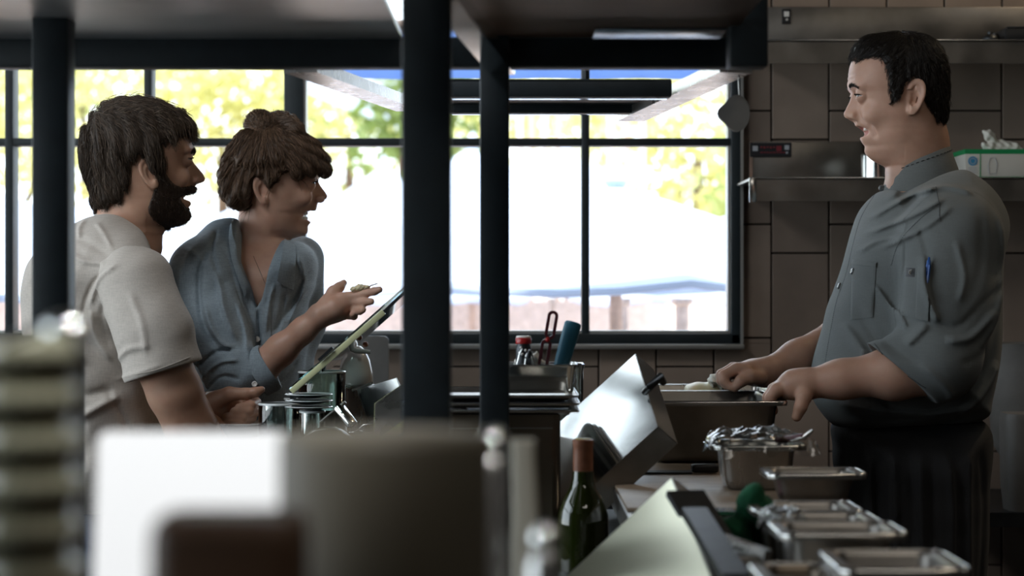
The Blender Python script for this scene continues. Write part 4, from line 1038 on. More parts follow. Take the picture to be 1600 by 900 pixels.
    hrows = [(199, 446, 446, 428, .008, 2, .06), (203, 464, 464, 402, .032, 2, .06), (210, 480, 480, 385, .049, 2, .06), (218, 492, 492, 372, .064, 2.05, .06), (232, 503, 503, 361, .075, 2.1, .06), (247, 511, 511, 352, .080, 2.15, .06),
             (262, 516, 516, 347, .083, 2.2, .06), (274, 513, 513, 345, .084, 2.2, .06), (290, 508, 508, 345, .084, 2.2, .06), (304, 505, 505, 347, .082, 2.2, .06), (317, 500, 500, 354, .075, 2.2, .06), (326, 490, 490, 365, .062, 2.2, .06), (331, 470, 470, 378, .045, 2.2, .06)]
    HH = Head(hrows, 425, Y, 1, rot, 1.0)
    bun = A(416, 200, Y+.005)
    hv = Vol((sx(338, Y), Y-.11, sz(338, Y)), (sx(526, Y), Y+.12, sz(165, Y)), .0024)
    hv.fn(hv.lo, hv.lo+hv.n*hv.h, lambda x, y, z: smax(HH.field(x, y, z), poly2(x[:, 0, :], z[:, 0, :], LP)[:, None, :], .008), 0, 'add', 0)
    # rolls of gathered hair fanning down from the bun
    for k, (px, py, yy, r) in enumerate([(352, 300, -.05, .016), (350, 270, -.055, .015), (362, 315, -.06, .014), (378, 300, -.072, .012), (358, 245, -.055, .015), (375, 250, -.075, .013), (392, 255, -.08, .012), (410, 250, -.083, .011), (430, 250, -.08, .011), (372, 322, -.045, .013)]):
        p = A(px, py, Y+yy); mid = p.lerp(bun, .5)+Vector((-.004, -.004 if px > 380 else -.012, .004)); v_ = [p, mid, bun+Vector((0, -.02, -.012))]
        hv.chain(v_, [r*.8, r, r*.6], .012)
    hv.ell(bun, (.038, .038, .030), .004)
    for k in range(5):
        a = k*1.26; c = bun+Vector((math.cos(a)*.016, math.sin(a)*.018, .007*math.sin(k*2.3)+.005)); ring = [c+Vector((math.cos(t)*.022, math.sin(t)*.022*math.cos(.6+k), math.sin(t+k)*.015)) for t in np.linspace(0, 5.2, 11)]
        hv.chain(ring, [.0085]*11, .003)
    hv.chain([A(436, 184, Y-.01), A(452, 190, Y-.02), A(463, 203, Y-.03), A(468, 216, Y-.03)], [.013, .014, .013, .008], .01)
    hv.ell(A(404, 183, Y-.005), (.019, .018, .013), .008)
    hv.disp(lambda x, z: .0015*np.sin((x-bun.x)*0+np.arctan2(z-bun.z, x-bun.x)*38))
    hVQ = hv.mesh('hair'); hb = bvh_of(hVQ)
    def fl(p):
        to = Vector(bun)-p; r = to.length
        if r < .05: return Vector((to.z, .3*math.sin(p.x*90), -to.x+.02))        # wound round the bun
        if p.x > sx(455, Y) and p.z > sz(285, Y): return Vector((.35+.6*max(0, (sz(240, Y)-p.z)*0+1-(p.x-sx(455, Y))/.06), (p.y-Y)*3, -1.2))   # fringe falls
        return to/r+Vector((.0, 0, .35))
    st = strands(hb, seeds_on(hVQ, 8500, None, 6), fl, 12, .0055, .0005, .00025, .0014, .03, tints=(.0, 1), free=0)
    st2 = strands(hb, [p for p in seeds_on(hVQ, 3000, lambda x, y, z: z > sz(228, Y), 9)][:130], lambda p: fl(p)+Vector((0, 0, .2)), 8, .005, .0004, .00015, .003, .3, tints=(.3, 1), free=4, grav=(.1, 0, -.6))
    st3 = strands(hb, [p for p in seeds_on(hVQ, 5000, lambda x, y, z: (x > sx(460, Y)) & (z < sz(235, Y)) , 10)][:1500], lambda p: Vector((.25, (p.y-Y)*2.5, -1)), 7, .0048, .0005, .0002, .0025, .05, tints=(0, .7), free=1, grav=(-.1, 0, -.5))
    # wisps before the ear and at the nape
    st4 = strands(hb, [A(px, py, Y+dy) for px, py, dy in [(458, 282, -.07), (460, 284, -.068), (462, 282, -.066), (428, 294, -.078), (430, 292, -.078), (398, 322, -.05), (392, 325, -.045), (385, 328, -.04)]], lambda p: Vector((.1, 0, -1)), 9, .0055, .0006, .0002, .001, .1, tints=(0, .5), free=7, grav=(-.05, 0, -.4))
    M1, T = merge(hVQ, st, .08); Vs, Qs, Ts, off = [M1[0]], [M1[1]], [T], len(M1[0])
    for s_ in (st2, st3, st4): Vs.append(s_[0]); Qs.append(s_[1]+off); Ts.append(s_[2]); off += len(s_[0])
    T = np.concatenate(Ts)
    body_obj('hair', (np.concatenate(Vs), np.concatenate(Qs)), MATS['hair_brown'], root, lambda x, y, z: T)
    # shirt
    jv = Vol((sx(262, 3.85), 3.70, 1.0), (sx(512, Y), 4.26, sz(330, Y)), .0026)
    tp = [(380, 350), (355, 357), (318, 376), (296, 404), (290, 450), (300, 520), (318, 620), (330, 700), (440, 700), (468, 600), (478, 555), (482, 520), (480, 480), (490, 450), (496, 420), (490, 395), (470, 378), (443, 373), (420, 368)]
    jv.inflate([(sx(a, Y), sz(b, Y)) for a, b in tp], Y, .135, .09, 0, n=5, p=2.2)
    jv.chain([A(350, 380, 3.95), A(318, 425, 3.875), A(330, 510, 3.83), A(366, 588, 3.805)], [.05, .060, .060, .056], .03)
    jv.chain([A(366, 588, 3.805), A(410, 572, 3.80)], [.050, .0435], .02)
    jv.chain([A(470, 405, 4.10), A(468, 500, 4.13), A(448, 590, 4.09), A(400, 612, 3.94)], [.048, .05, .045, .036], .03)
    V_ = [(374, 300), (380, 360), (388, 410), (403, 450), (413, 480), (421, 467), (431, 433), (437, 400), (443, 372), (450, 300)]
    VP = np.array([(sx(a, Y), sz(b, Y)) for a, b in V_])
    jv.fn((VP[:, 0].min(), 3.7, VP[:, 1].min()), (VP[:, 0].max(), 4.1, sz(335, Y)), lambda x, y, z: np.maximum(poly2(x[:, 0, :], z[:, 0, :], VP)[:, None, :], y-4.02), .004, 'sub', .004)
    jv.cone(A(404, 300, Y), A(404, 350, Y), .052, .050, .006, 'sub')
    folds = [([(330, 380), (310, 420), (305, 480), (318, 540)], 8, .006), ([(350, 385), (335, 430), (345, 500), (375, 550)], 7, -.008), ([(360, 420), (375, 480), (395, 530)], 7, .008), ([(345, 470), (365, 520), (395, 545)], 6, .007),
             ([(290, 480), (305, 540), (335, 590)], 6, -.005), ([(300, 470), (320, 540), (345, 580)], 5, .006), ([(330, 570), (365, 545), (398, 540)], 6, -.007), ([(335, 590), (370, 560), (400, 556)], 5, .007), ([(345, 604), (375, 580), (402, 585)], 5, -.006),
             ([(390, 470), (405, 510), (410, 545)], 5, .006), ([(416, 480), (418, 520), (415, 560)], 4, -.007), ([(440, 445), (432, 480), (428, 520)], 4, .005), ([(455, 455), (450, 490), (440, 520)], 5, -.005), ([(475, 400), (482, 430), (478, 470)], 6, .005),
             ([(492, 440), (475, 470), (460, 505)], 5, .006), ([(483, 430), (470, 460), (450, 500)], 5, -.005), ([(460, 560), (470, 545), (480, 520)], 5, .005), ([(440, 600), (455, 585), (470, 560)], 5, -.005), ([(310, 390), (330, 400), (345, 420)], 6, .005), ([(350, 360), (352, 400), (372, 450)], 5, -.005)]
    folds = [(f, w*.6, a*1.1) for f, w, a in folds]
    jv.disp(fold_map(Y, folds, .0016, 24, .9, (60, 14)), Y, .05)
    ca, cb = A(402, 548, 3.80), A(431, 601, 3.80); dl = (cb-ca).normalized(); nd = Vector((-dl.z, 0, dl.x))
    if nd.x < 0: nd = -nd
    cc = (ca+cb)/2+nd*.004
    jv.fn((cc.x-.03, 3.7, cc.z-.06), (cc.x+.09, 3.87, cc.z+.07), lambda x, y, z: np.maximum(np.maximum(-((x-cc.x)*nd.x+(z-cc.z)*nd.z), y-3.862), (z-cc.z)*nd.x*.6-.05), .003, 'sub', 0)
    jVQ = jv.mesh('shirt', 2); so = body_obj('shirt', jVQ, MATS['chambray'], root); jb = bvh_of(jVQ)
    # rolled cuff
    b = BM(); M = nd.to_track_quat('Z', 'Y').to_matrix(); cn = cc-nd*.012
    rings = []
    for r, zz in ((.043, -.018), (.0475, -.016), (.0475, .012), (.0455, .016), (.0405, .015), (.040, -.005)):
        rings.append([cn+M @ Vector(((r+.0015*math.sin(3*t+zz*200))*math.cos(t), (r+.0015*math.sin(3*t))*math.sin(t), zz+.002*math.sin(2*t))) for t in np.linspace(0, 2*PI, 36, endpoint=False)])
    b.loft(rings, False, False); b.obj('cuff', MATS['chambray'], root, 60)
    # collar leaves, placket, buttons
    collar_leaf('collar', jb, [(400, 452), (392, 422), (385, 395), (379, 366), (374, 345)], [(383, 464), (369, 426), (361, 398), (358, 372), (360, 352)], Y, MATS['chambray'], root)
    collar_leaf('collar', jb, [(434, 442), (439, 416), (443, 392), (446, 376)], [(459, 453), (461, 426), (463, 401), (462, 382)], Y, MATS['chambray'], root)
    garment_patch('placket', jb, [(408, 476), (424, 470), (424, 560), (408, 562)], Y, MATS['chambray'], root, .001, .0025)
    for px, py in ((402, 530), (398, 600)):
        p, n = on_surf(jb, px, py, 3.85); M = Vector((.1, -1, .1)).to_track_quat('Z', 'Y').to_matrix()
        b = BM(); b.lathe([(.0055, -.001), (.0055, .0018), (.0042, .0024), (.0036, .0018), (.0001, .0018)], p+Vector((0, -.002, 0)), 16, M); b.obj('button', MATS['button_pearl'], root, 60)
    # fine necklace
    b = BM(); pts = []
    for t in np.linspace(0, 1, 14):
        q = (A(396, 400, Y).lerp(A(416, 447, Y), t*2) if t < .5 else A(416, 447, Y).lerp(A(434, 398, Y), t*2-1)); hh = sb.ray_cast(Vector((q.x*.85, q.y-.6, CZ+(q.z-CZ)*.85)), Vector((q.x*.15, .6, (q.z-CZ)*.15)).normalized(), 2)
        if hh[0] is not None: pts.append(hh[0]+Vector((0, -.001, 0)))
    if len(pts) > 2: b.tube(pts, .0005, 5); b.sphere(pts[len(pts)//2]+Vector((0, -.002, -.002)), .0022, u=10, v=8); b.obj('necklace', MATS['steel_bright'], root, 60)
    # trousers
    tv = Vol((sx(260, Y), 3.8, 0), (sx(640, Y), 4.25, .98), .008); hip = A(372, 850, Y)+Vector((0, .06, 0))
    tv.ell(hip, (.15, .17, .12), .03)
    for sd_ in (-1, 1):
        k = hip+Vector((.22, sd_*.09, -.07)); tv.chain([hip+Vector((.02, sd_*.08, -.03)), k, k+Vector((-.05, 0, -.36))], [.09, .062, .048], .03)
    body_obj('trousers', tv.mesh('t', 2), MATS['denim'], root)
    for sd_ in (-1, 1):
        b = BM(); b.sphere(hip+Vector((.20, sd_*.09, -.50)), .04, (2.4, .95, .9), None, 18, 10); b.obj('shoe', MATS['black_rubber'], root, 60)
    return root
# ------------------------------------------------------------------ the room
WY = 4.70
def build_room():
    # tiled back wall round the window opening
    x0, x1, zb, zt = -3.0, 2.6, 0., 2.95
    wx0, wx1, wz0, wz1 = -2.12, sx(1160, WY), sz(537, WY), 2.42
    b = BM()
    for lo, hi in (((x0, WY+.012, zb), (wx0, WY+.14, zt)), ((wx1, WY+.012, zb), (x1, WY+.14, zt)), ((wx0, WY+.012, zb), (wx1, WY+.14, wz0)), ((wx0, WY+.012, wz1), (wx1, WY+.14, zt))): b.boxa(lo, hi)
    wall = struct(b.obj('wall_back', MATS['grout']))
    pitch = 90*WY/FPX; th = 177.5*WY/FPX; xr = sx(1205.5, WY); r = random.Random(2)
    bs = [BM(), BM(), BM()]
    for c in range(-24, 14):
        xa, xb = xr+(c-1)*pitch+.002, xr+c*pitch-.002
        off = sz(173, WY) if c % 2 == 0 else sz(218, WY)
        for k in range(-8, 9):
            za, zc = off+k*th+.002, off+(k+1)*th-.002
            for (a, b_, c_, d_) in ([(xa, xb, za, zc)] if not (xb > wx0 and xa < wx1 and zc > wz0 and za < wz1) else
                                   [(xa, xb, za, min(zc, wz0)), (xa, xb, max(za, wz1), zc), (max(xa, wx1), xb, max(za, wz0), min(zc, wz1)), (xa, min(xb, wx0), max(za, wz0), min(zc, wz1))]):
                c_ = max(c_, 0.); d_ = min(d_, zt)
                if b_-a > .01 and d_-c_ > .01 and a > x0 and b_ < x1: r.choice(bs).boxa((a, WY, c_), (b_, WY+.013, d_), .0015)
    for q, mm in zip(bs, ('tile', 'tile_b', 'tile_c')): q.obj('tiles', MATS[mm], wall)
    # window: bars and panes
    wn = struct(thing('window_1', '', '', (wx0, WY, wz0))); del wn['label'], wn['category']
    f = BM(); e = BM()
    fr = lambda pxa, pxb, z0, z1, ya=WY-.012, yb=WY+.05: f.boxa((sx(pxa, WY), ya, z0), (sx(pxb, WY), yb, z1), .003)
    f.boxa((wx0, WY-.015, wz0), (sx(1160, WY), WY+.055, sz(521, WY)), .003); f.boxa((wx0, WY-.015, wz1-.05), (wx1, WY+.055, wz1))
    f.boxa((sx(1141, WY), WY-.015, wz0), (sx(1156, WY), WY+.055, wz1), .003); f.boxa((wx0, WY-.015, wz0), (wx0+.05, WY+.055, wz1), .003)
    for a, c in ((-410, -397), (-202, -189), (8.5, 21.5), (225.5, 238), (445, 475), (684, 697), (908.5, 921)): fr(a, c, wz0, wz1, WY-.008 if c-a < 20 else WY-.02)
    for zpy in ((213, 225), (-92, -80)): f.boxa((wx0, WY-.006, sz(zpy[1]+3, WY)), (sx(1141, WY), WY+.048, sz(zpy[0]+3, WY)), .002)
    f.obj('window_frame', MATS['frame_paint'], wn, 40)
    e.boxa((wx0, WY-.004, sz(521, WY)), (sx(1138, WY), WY+.05, sz(516.5, WY))); e.boxa((sx(1137, WY), WY-.004, sz(521, WY)), (sx(1141, WY), WY+.05, wz1)); e.boxa((sx(475, WY), WY-.012, wz0), (sx(479, WY), WY+.03, wz1))
    e.boxa((sx(1156, WY), WY-.02, wz0), (sx(1160, WY), WY+.01, wz1)); e.obj('glazing_bead', MATS['frame_edge'], wn, 40)
    b = BM(); b.boxa((wx0+.02, WY+.02, wz0+.02), (wx1-.02, WY+.026, wz1-.02)); b.obj('window_pane', MATS['window_glass'], wn)
    b = BM(); b.boxa((wx0-.02, WY-.045, wz0-.012), (sx(1160, WY), WY+.01, wz0+.000), .003); struct(b.obj('trim_1', MATS['frame_edge'], None, 40))
    b = BM(); b.boxa((-3, -1.6, -.1), (2.6, WY+.14, 0)); struct(b.obj('floor', MATS['floor_tile']))
    b = BM(); b.boxa((-3, -1.6, 2.95), (2.6, WY+.14, 3.05)); struct(b.obj('ceiling', MATS['ceiling_dark']))
    b = BM(); b.boxa((2.6, -1.6, 0), (2.7, WY+.14, 2.95)); struct(b.obj('wall_right', MATS['wall_dark']))
    b = BM(); b.boxa((-3, -1.7, 0), (2.6, -1.6, 2.95)); struct(b.obj('wall_front', MATS['wall_dark']))
    # street side wall with its own big window
    b = BM(); ya, yb, za, zc = -.6, 4.5, .80, 2.75
    for lo, hi in (((-3.1, -1.6, 0), (-3, ya, 2.95)), ((-3.1, yb, 0), (-3, WY+.14, 2.95)), ((-3.1, ya, 0), (-3, yb, za)), ((-3.1, ya, zc), (-3, yb, 2.95))): b.boxa(lo, hi)
    struct(b.obj('wall_left', MATS['wall_dark']))
    w2 = struct(thing('window_2', '', '', (-3.05, ya, za))); del w2['label'], w2['category']
    f = BM()
    for y in np.linspace(ya, yb, 7): f.boxa((-3.08, y-.02, za), (-3.02, y+.02, zc))
    for z in (za, 1.9, zc): f.boxa((-3.08, ya, z-.02), (-3.02, yb, z+.02))
    f.obj('window_frame', MATS['frame_paint'], w2); b = BM(); b.boxa((-3.055, ya, za), (-3.049, yb, zc)); b.obj('window_pane', MATS['window_glass'], w2)

# ------------------------------------------------------------------ outside
def tree(x, y, z0, r, hgt, n, m, label, cat='tree', group=None, squash=.8, seed=0, kind='leafy_tree'):
    t = thing(kind, label, cat, (x, y, z0), group); R = np.random.default_rng(seed)
    b = BM(); b.tube([(x, y, z0), (x+.05, y, z0+hgt*.5), (x, y, z0+hgt*.95)], [.11, .09, .04], 8)
    for k in range(4):
        a = k*1.7; b.tube([(x, y, z0+hgt*.5), (x+math.cos(a)*r*.5, y+math.sin(a)*r*.5, z0+hgt*.85)], [.05, .02], 6)
    b.obj('trunk', MATS['bark'], t)
    cen = [(R.uniform(-1, 1)*r*.6, R.uniform(-.8, .8)*r*.6, hgt+R.uniform(-.7, .7)*r*squash, R.uniform(.35, .6)*r) for _ in range(14)]
    V = []; F = []
    for i in range(n):
        c = cen[R.integers(len(cen))]; d = R.normal(size=3); d /= np.linalg.norm(d); rr = c[3]*R.uniform(.55, 1)**.5
        p = np.array([x+c[0], y+c[1], z0+c[2]])+d*rr; u = R.normal(size=3); u /= np.linalg.norm(u); w = np.cross(u, d+R.normal(size=3)*.6); w /= np.linalg.norm(w)+1e-9
        s = R.uniform(.05, .10); k = len(V); V += [p-u*s, p+w*s*.45, p+u*s, p-w*s*.45]; F.append((k, k+1, k+2, k+3))
    me = mesh_np('foliage', np.array(V), np.array(F), False); link('foliage', me, MATS[m], t)
    return t
def parasol(x, y, peak, r, drop, label, seed=0):
    t = thing('patio_umbrella', label, 'umbrella', (x, y, -.75), 'patio umbrellas outside the window')
    b = BM(); n = 8; R = random.Random(seed); rings = []; ph = R.uniform(0, 1)
    for k in range(7):
        s = k/6; ring = []
        for i in range(n*4):
            a = 2*PI*(i+ph)/(n*4); seg = (i % 4)/4; sag = math.sin(seg*PI)*.03*s
            rr = r*s*(1-.05*math.sin(seg*PI)*s)+.02; ring.append((x+math.cos(a)*rr, y+math.sin(a)*rr, peak-drop*s**1.08-sag))
        rings.append(ring)
    low = [(p[0], p[1], p[2]-.018) for i, p in enumerate(rings[-1])]
    inner = [[(x+(p[0]-x)*.99, y+(p[1]-y)*.99, p[2]-.006) for p in rg] for rg in [low]+rings[::-1]]
    b.loft(rings+[low]+inner, True, True); b.obj('canopy', MATS['canvas'], t, 35)
    b = BM(); b.lathe([(.03, peak+.0), (.045, peak+.02), (.03, peak+.05), (.012, peak+.09), (.001, peak+.1)], (x, y, 0), 12); b.obj('finial', MATS['canvas'], t, 60)
    b = BM(); b.lathe([(.022, -.7), (.022, peak)], (x, y, 0), 12); b.obj('pole', MATS['fence_wood'], t, 60)
    b = BM(); b.lathe([(.24, -.75), (.24, -.69), (.05, -.66), (.04, -.5)], (x, y, 0), 20); b.obj('base', MATS['stone_pale'], t, 60)
    rb = BM()
    for i in range(n):
        a = 2*PI*(i*4+ph)/(n*4); rb.tube([(x, y, peak-.05), (x+math.cos(a)*r*.95, y+math.sin(a)*r*.95, peak-drop*.96-.02)], .008, 5)
    rb.obj('ribs', MATS['fence_wood'], t)
def build_outside():
    b = BM(); b.boxa((-16, WY+.16, -.85), (14, 34, -.75)); g = b.obj('terrace_ground', MATS['patio']); g['kind'] = 'structure'
    P = [(962, 292, 6.95, 1.02, .33, 'nearest white patio umbrella, filling the lower panes around the centre mullion'), (-20, 300, 6.95, 1.0, .33, 'white umbrella at the far left edge outside'),
         (470, 282, 9.15, 1.06, .52, 'white patio umbrella outside behind the neck of the woman'), (1250, 290, 9.15, 1.05, .5, 'white umbrella cut off by the right window frame'),
         (738, 233, 11.4, 1.06, .66, 'white umbrella with a pointed top glimpsed between the two dark posts'), (170, 300, 11.4, 1.05, .55, 'white umbrella outside behind the shoulder of the bearded man'),
         (885, 240, 13.7, 1.1, .75, 'farthest white umbrella, its peak just left of the centre mullion'), (600, 262, 15.9, 1.0, .75, 'far white umbrella peaking beside the left edge of the thick post')]
    for i, (px, py, Y, r, dr, lb) in enumerate(P):
        p = at(px, py, Y); parasol(p.x, Y, p.z, r, dr, lb, i)
    T = [(-60, 120, 17.0, 1.7, 'leaf_light', 'sunlit pale tree outside the leftmost panes'), (130, 130, 24.5, 1.7, 'leaf_mid', 'green tree outside behind the head of the bearded man'), (345, 180, 20.5, 1.4, 'leaf_light', 'pale yellow-green tree outside between the two heads'),
         (545, 180, 23.8, 1.4, 'leaf_mid', 'green tree beyond the hair bun'), (632, 190, 17.8, .7, 'leaf_deep', 'darker leafy tree touching the left edge of the thick post'), (735, 170, 26.8, 1.3, 'leaf_light', 'tree sliver seen between the two dark posts'),
         (1090, 200, 17.0, 1.3, 'leaf_light', 'bright tree outside the upper right pane'), (1290, 300, 12.6, .8, 'leaf_mid', 'low green shrub beyond the right window frame'), (950, 140, 30.0, 1.5, 'leaf_light', 'distant pale tree behind the centre mullion')]
    for i, (px, py, Y, r, m, lb) in enumerate(T):
        p = at(px, py, Y); tree(p.x, Y, -.75, r, p.z+.75, int(1500*r), m, lb, seed=i)
    aw = thing('window_awning', 'pale blue fabric awning valance hanging outside across the top of the window', 'awning', (sx(800, 5.4), 5.4, 1.9))
    Y = 5.4; b = BM(); n = 24
    b.loft([[(sx(455+i*30, Y), Y+dy+.015*math.sin(i*1.3), sz(yy, Y)) for i in range(n)]+[(sx(455+(n-1-i)*30, Y), Y+dy+.008+.015*math.sin((n-1-i)*1.3), sz(yy, Y)) for i in range(n)] for yy, dy in ((123, 0), (90, .01), (40, .02))]); b.obj('valance', MATS['awning_blue'], aw, 60)
    b = BM(); b.tube([(sx(450, Y), Y+.03, sz(40, Y)), (sx(1150, Y), Y+.03, sz(40, Y))], .02, 8); b.obj('awning_bar', MATS['fence_wood'], aw, 60)
    # pinkish low wall, posts and a distant facade
    b = BM(); b.boxa((sx(-100, 11.5), 11.5, -.75), (sx(1300, 11.5), 11.7, sz(470, 11.5)-.0)); w = b.obj('garden_wall', MATS['stone_pale'], None); tag(w, 'low pinkish garden wall running behind the umbrellas', 'wall')
    for k, (px, w_, lb) in enumerate(((863, 9, 'thin dark post outside above the red-handled peeler'), (974, 15, 'short stone pillar outside in the right pane'), (1066, 22, 'squat grey planter outside near the right frame'))):
        b = BM(); Y = 7.4; b.lathe([(w_*Y/FPX*.5, -.75), (w_*Y/FPX*.5, sz(478, Y)), (w_*Y/FPX*.8, sz(474, Y)), (w_*Y/FPX*.8, sz(466, Y))], (sx(px, Y), Y, 0), 12); tag(b.obj('garden_post', MATS['stone_pale'], None, 40), lb, 'post')
    bl = thing('garden_fence', 'pinkish upright board fence beyond the umbrellas, right of the narrow post', 'fence', (sx(840, 15), 15, -.75)); 
    for i, px in enumerate((808, 826, 846, 868, 950, 975, 1000)):
        b = BM(); b.boxa((sx(px, 15), 15, -.75), (sx(px+9, 15), 15.1, sz(175, 15)), .01); b.obj('board', MATS['fence_wood' if i % 2 else 'stone_pale'], bl)
    b = BM(); b.boxa((sx(800, 15), 15.1, sz(300, 15)), (sx(1020, 15), 15.16, sz(290, 15))); b.obj('rail', MATS['fence_wood'], bl)
    # red brick chimney and eave seen top, left of the thick post
    hs = thing('brick_building', 'red brick corner of a building at the top edge beside the thick post', 'building', (sx(665, 19.6), 19.8, -.75))
    Y = 19.6; b = BM(); b.prism([(sx(530, Y), sz(95, Y)), (sx(640, Y), sz(158, Y)), (sx(695, Y), sz(158, Y)), (sx(695, Y), sz(60, Y)), (sx(560, Y), sz(60, Y))], Y, Y+.5); b.obj('brick_gable', MATS['terracotta'], hs)
    b = BM(); b.boxa((sx(642, Y), Y+.02, -.75), (sx(694, Y), Y+.5, sz(158, Y))); b.obj('wall', MATS['brick_red'], hs)
    b = BM(); b.beam(at(470, 98, Y-.1), at(650, 170, Y-.1), .5, .09, (0, 1, 0)); b.obj('eave_board', MATS['canvas'], hs)

# ------------------------------------------------------------------ steel shelving frame in front, hood, wall shelves
def tube_bar(b, a, c, w, h=None): b.beam(a, c, w, h or w, (0, 0, 1) if abs((Vector(c)-Vector(a)).normalized().z) < .9 else (0, 1, 0), .003)
def build_rack():
    t = thing('shelving_frame', 'tall dark steel pass shelf frame with posts, beams and a steel overshelf', 'shelf', (0, 2.5, 0))
    def post(px0, px1, Y, z0, z1, d=.05):
        b = BM(); b.boxa((sx(px0, Y), Y-d/2, z0), (sx(px1, Y), Y+d/2, z1), .004); return b.obj('post', MATS['post_paint'], t, 40)
    post(629, 705, 2.2, .931, 2.6); post(750, 796, 2.8, .925, sz(58, 2.8)); post(56, 112, 2.6, .02, sz(58, 2.8)); post(1137, 1197, 2.7, sz(107, 2.7), 2.6)
    b = BM(); Y = 2.82
    b.boxa((sx(-260, Y), Y-.02, sz(107, Y)), (sx(1195, Y), Y+.025, sz(60, Y)), .004); b.obj('beam', MATS['post_paint'], t, 40)
    b = BM(); b.beam(at(690, -14, 2.2), at(786, 106, 2.78), .034, .02); b.obj('side_rail', MATS['steel_mirror'], t, 40)
    b = BM(); z = sz(61, 2.8)
    b.boxa((sx(-260, 2.8), 1.1, z), (sx(628, 2.8), 2.80, z+.012), .003); b.obj('overshelf', MATS['steel_shelf'], t, 40)
    b = BM(); b.boxa((sx(712, 2.8), 1.9, z+.002), (sx(1140, 2.8), 2.80, z+.014), .003); b.obj('overshelf', MATS['wood_brown'], t, 40)
    b = BM(); b.boxa((sx(930, 2.5), 2.5, sz(48, 2.5)), (sx(1136, 2.5), 2.577, sz(48, 2.5)+.004), .001); b.obj('front_lip', MATS['steel_blue'], t, 40)
    # heat-lamp hood over the pass
    h = thing('heat_lamp_hood', 'dark hanging heat lamp hood over the pass, with pale bars standing for outside awning edges', 'lamp hood', (0, 3.2, 1.7))
    b = BM()
    b.boxa((sx(700, 3.1), 3.1, sz(151, 3.1)), (sx(1050, 3.1), 3.14, sz(123, 3.1)), .003); b.boxa((sx(700, 3.5), 3.5, sz(176, 3.5)), (sx(1010, 3.5), 3.54, sz(156, 3.5)), .003)
    b.boxa((sx(700, 3.5), 3.10, sz(127, 3.1)), (sx(1010, 3.3), 3.52, sz(123.5, 3.1))); b.obj('hood_body', MATS['post_paint'], h, 40)
    b = BM(); b.beam(at(1150, 104, 2.95), at(985, 182, 3.62), .05, .018); b.obj('fabric_edge_stand_in', MATS['steel'], h, 40)  # steel bars stand in for crumpled awning fabric outside the window
    b = BM(); b.beam(at(470, 104, 2.95), at(640, 166, 3.62), .05, .018); b.obj('fabric_edge_stand_in', MATS['steel'], h, 40)
    for pya, pyb, Y in ((152, 156, 3.2), (177, 180, 3.6)):  # mirror strips added for window light showing through thin gaps
        b = BM(); zr = sz(pya, Y); Y2 = Y*(450-pya)/(450-pyb); b.boxa((sx(705, Y), Y, zr), (sx({2.95: 1140, 3.2: 1045, 3.6: 990}[Y], Y), Y2, zr+.004), .001); b.obj('gap_light_strip', MATS['steel_mirror'], h, 40)
    for px in (760, 915):
        b = BM(); b.tube([(sx(px, 3.2), 3.2, sz(121, 3.1)), (sx(px, 3.2), 3.2, 2.95)], .006, 6); b.obj('hanging_rod', MATS['post_paint'], h)
    # disc hanging on a cord by the window corner
    d = thing('hanging_disc', 'small grey round disc with a notch, hanging on a cord at the window corner', 'disc', at(1150, 177, 3.0))
    b = BM(); c = at(1151, 177, 3.0); prof = []
    for i in range(40):
        a = 2*PI*i/40; r = .023*(1+.5*max(0, math.cos((a-PI)*1.0))**14); prof.append((c.x+math.cos(a)*r*.85, c.z+math.sin(a)*r*1.2))
    b.prism(prof, 2.996, 3.006); b.obj('disc', MATS['grey_plastic'], d, 40)
    b = BM(); b.tube([c+Vector((.004, 0, .025)), at(1153, 108, 3.0), (at(1153, 108, 3.0).x, 3.0, 2.0), (at(1153, 108, 3.0).x, 3.0, 2.95)], .0012, 5); b.obj('cord', MATS['steel'], d)
def wall_shelf(name, label, px0, px1, ytop, ylip0, ylip1, back0, Yf, lipend=True):
    t = thing(name, label, 'shelf', (sx(px0, WY), WY-.01, sz(ylip1, WY)))
    zt = sz(ylip0, Yf); zb = sz(ylip1, Yf)
    x0, x1 = sx(px0, Yf), 2.5
    b = BM(); b.loft([[(x, Yf, zb), (x, Yf, zt-.004), (x, Yf+.004, zt), (x, WY-.002, zt), (x, WY-.002, zt-.004), (x, Yf+.008, zt-.006), (x, Yf+.006, zb)] for x in (x0, x1)]); b.obj('shelf_board', MATS['steel_dull'], t, 40)
    b = BM(); b.boxa((sx(px0, WY), WY-.014, zt), (sx(px1, WY), WY-.002, sz(back0, WY)), .002); b.obj('backsplash', MATS['steel_dull'], t, 40)
    if lipend:
        b = BM(); b.boxa((x0-.002, Yf-.003, zb-.003), (x0+.014, Yf+.003, zt+.001), .001); b.boxa((sx(px0, WY)-.004, WY-.018, zt), (sx(px0, WY)+.004, WY-.010, sz(back0, WY))); b.boxa((x0, Yf-.001, zt-.0015), (x1, Yf+.003, zt+.0018), .0005); b.obj('polished_edge', MATS['steel_bright'], t, 40)
    return t, zt
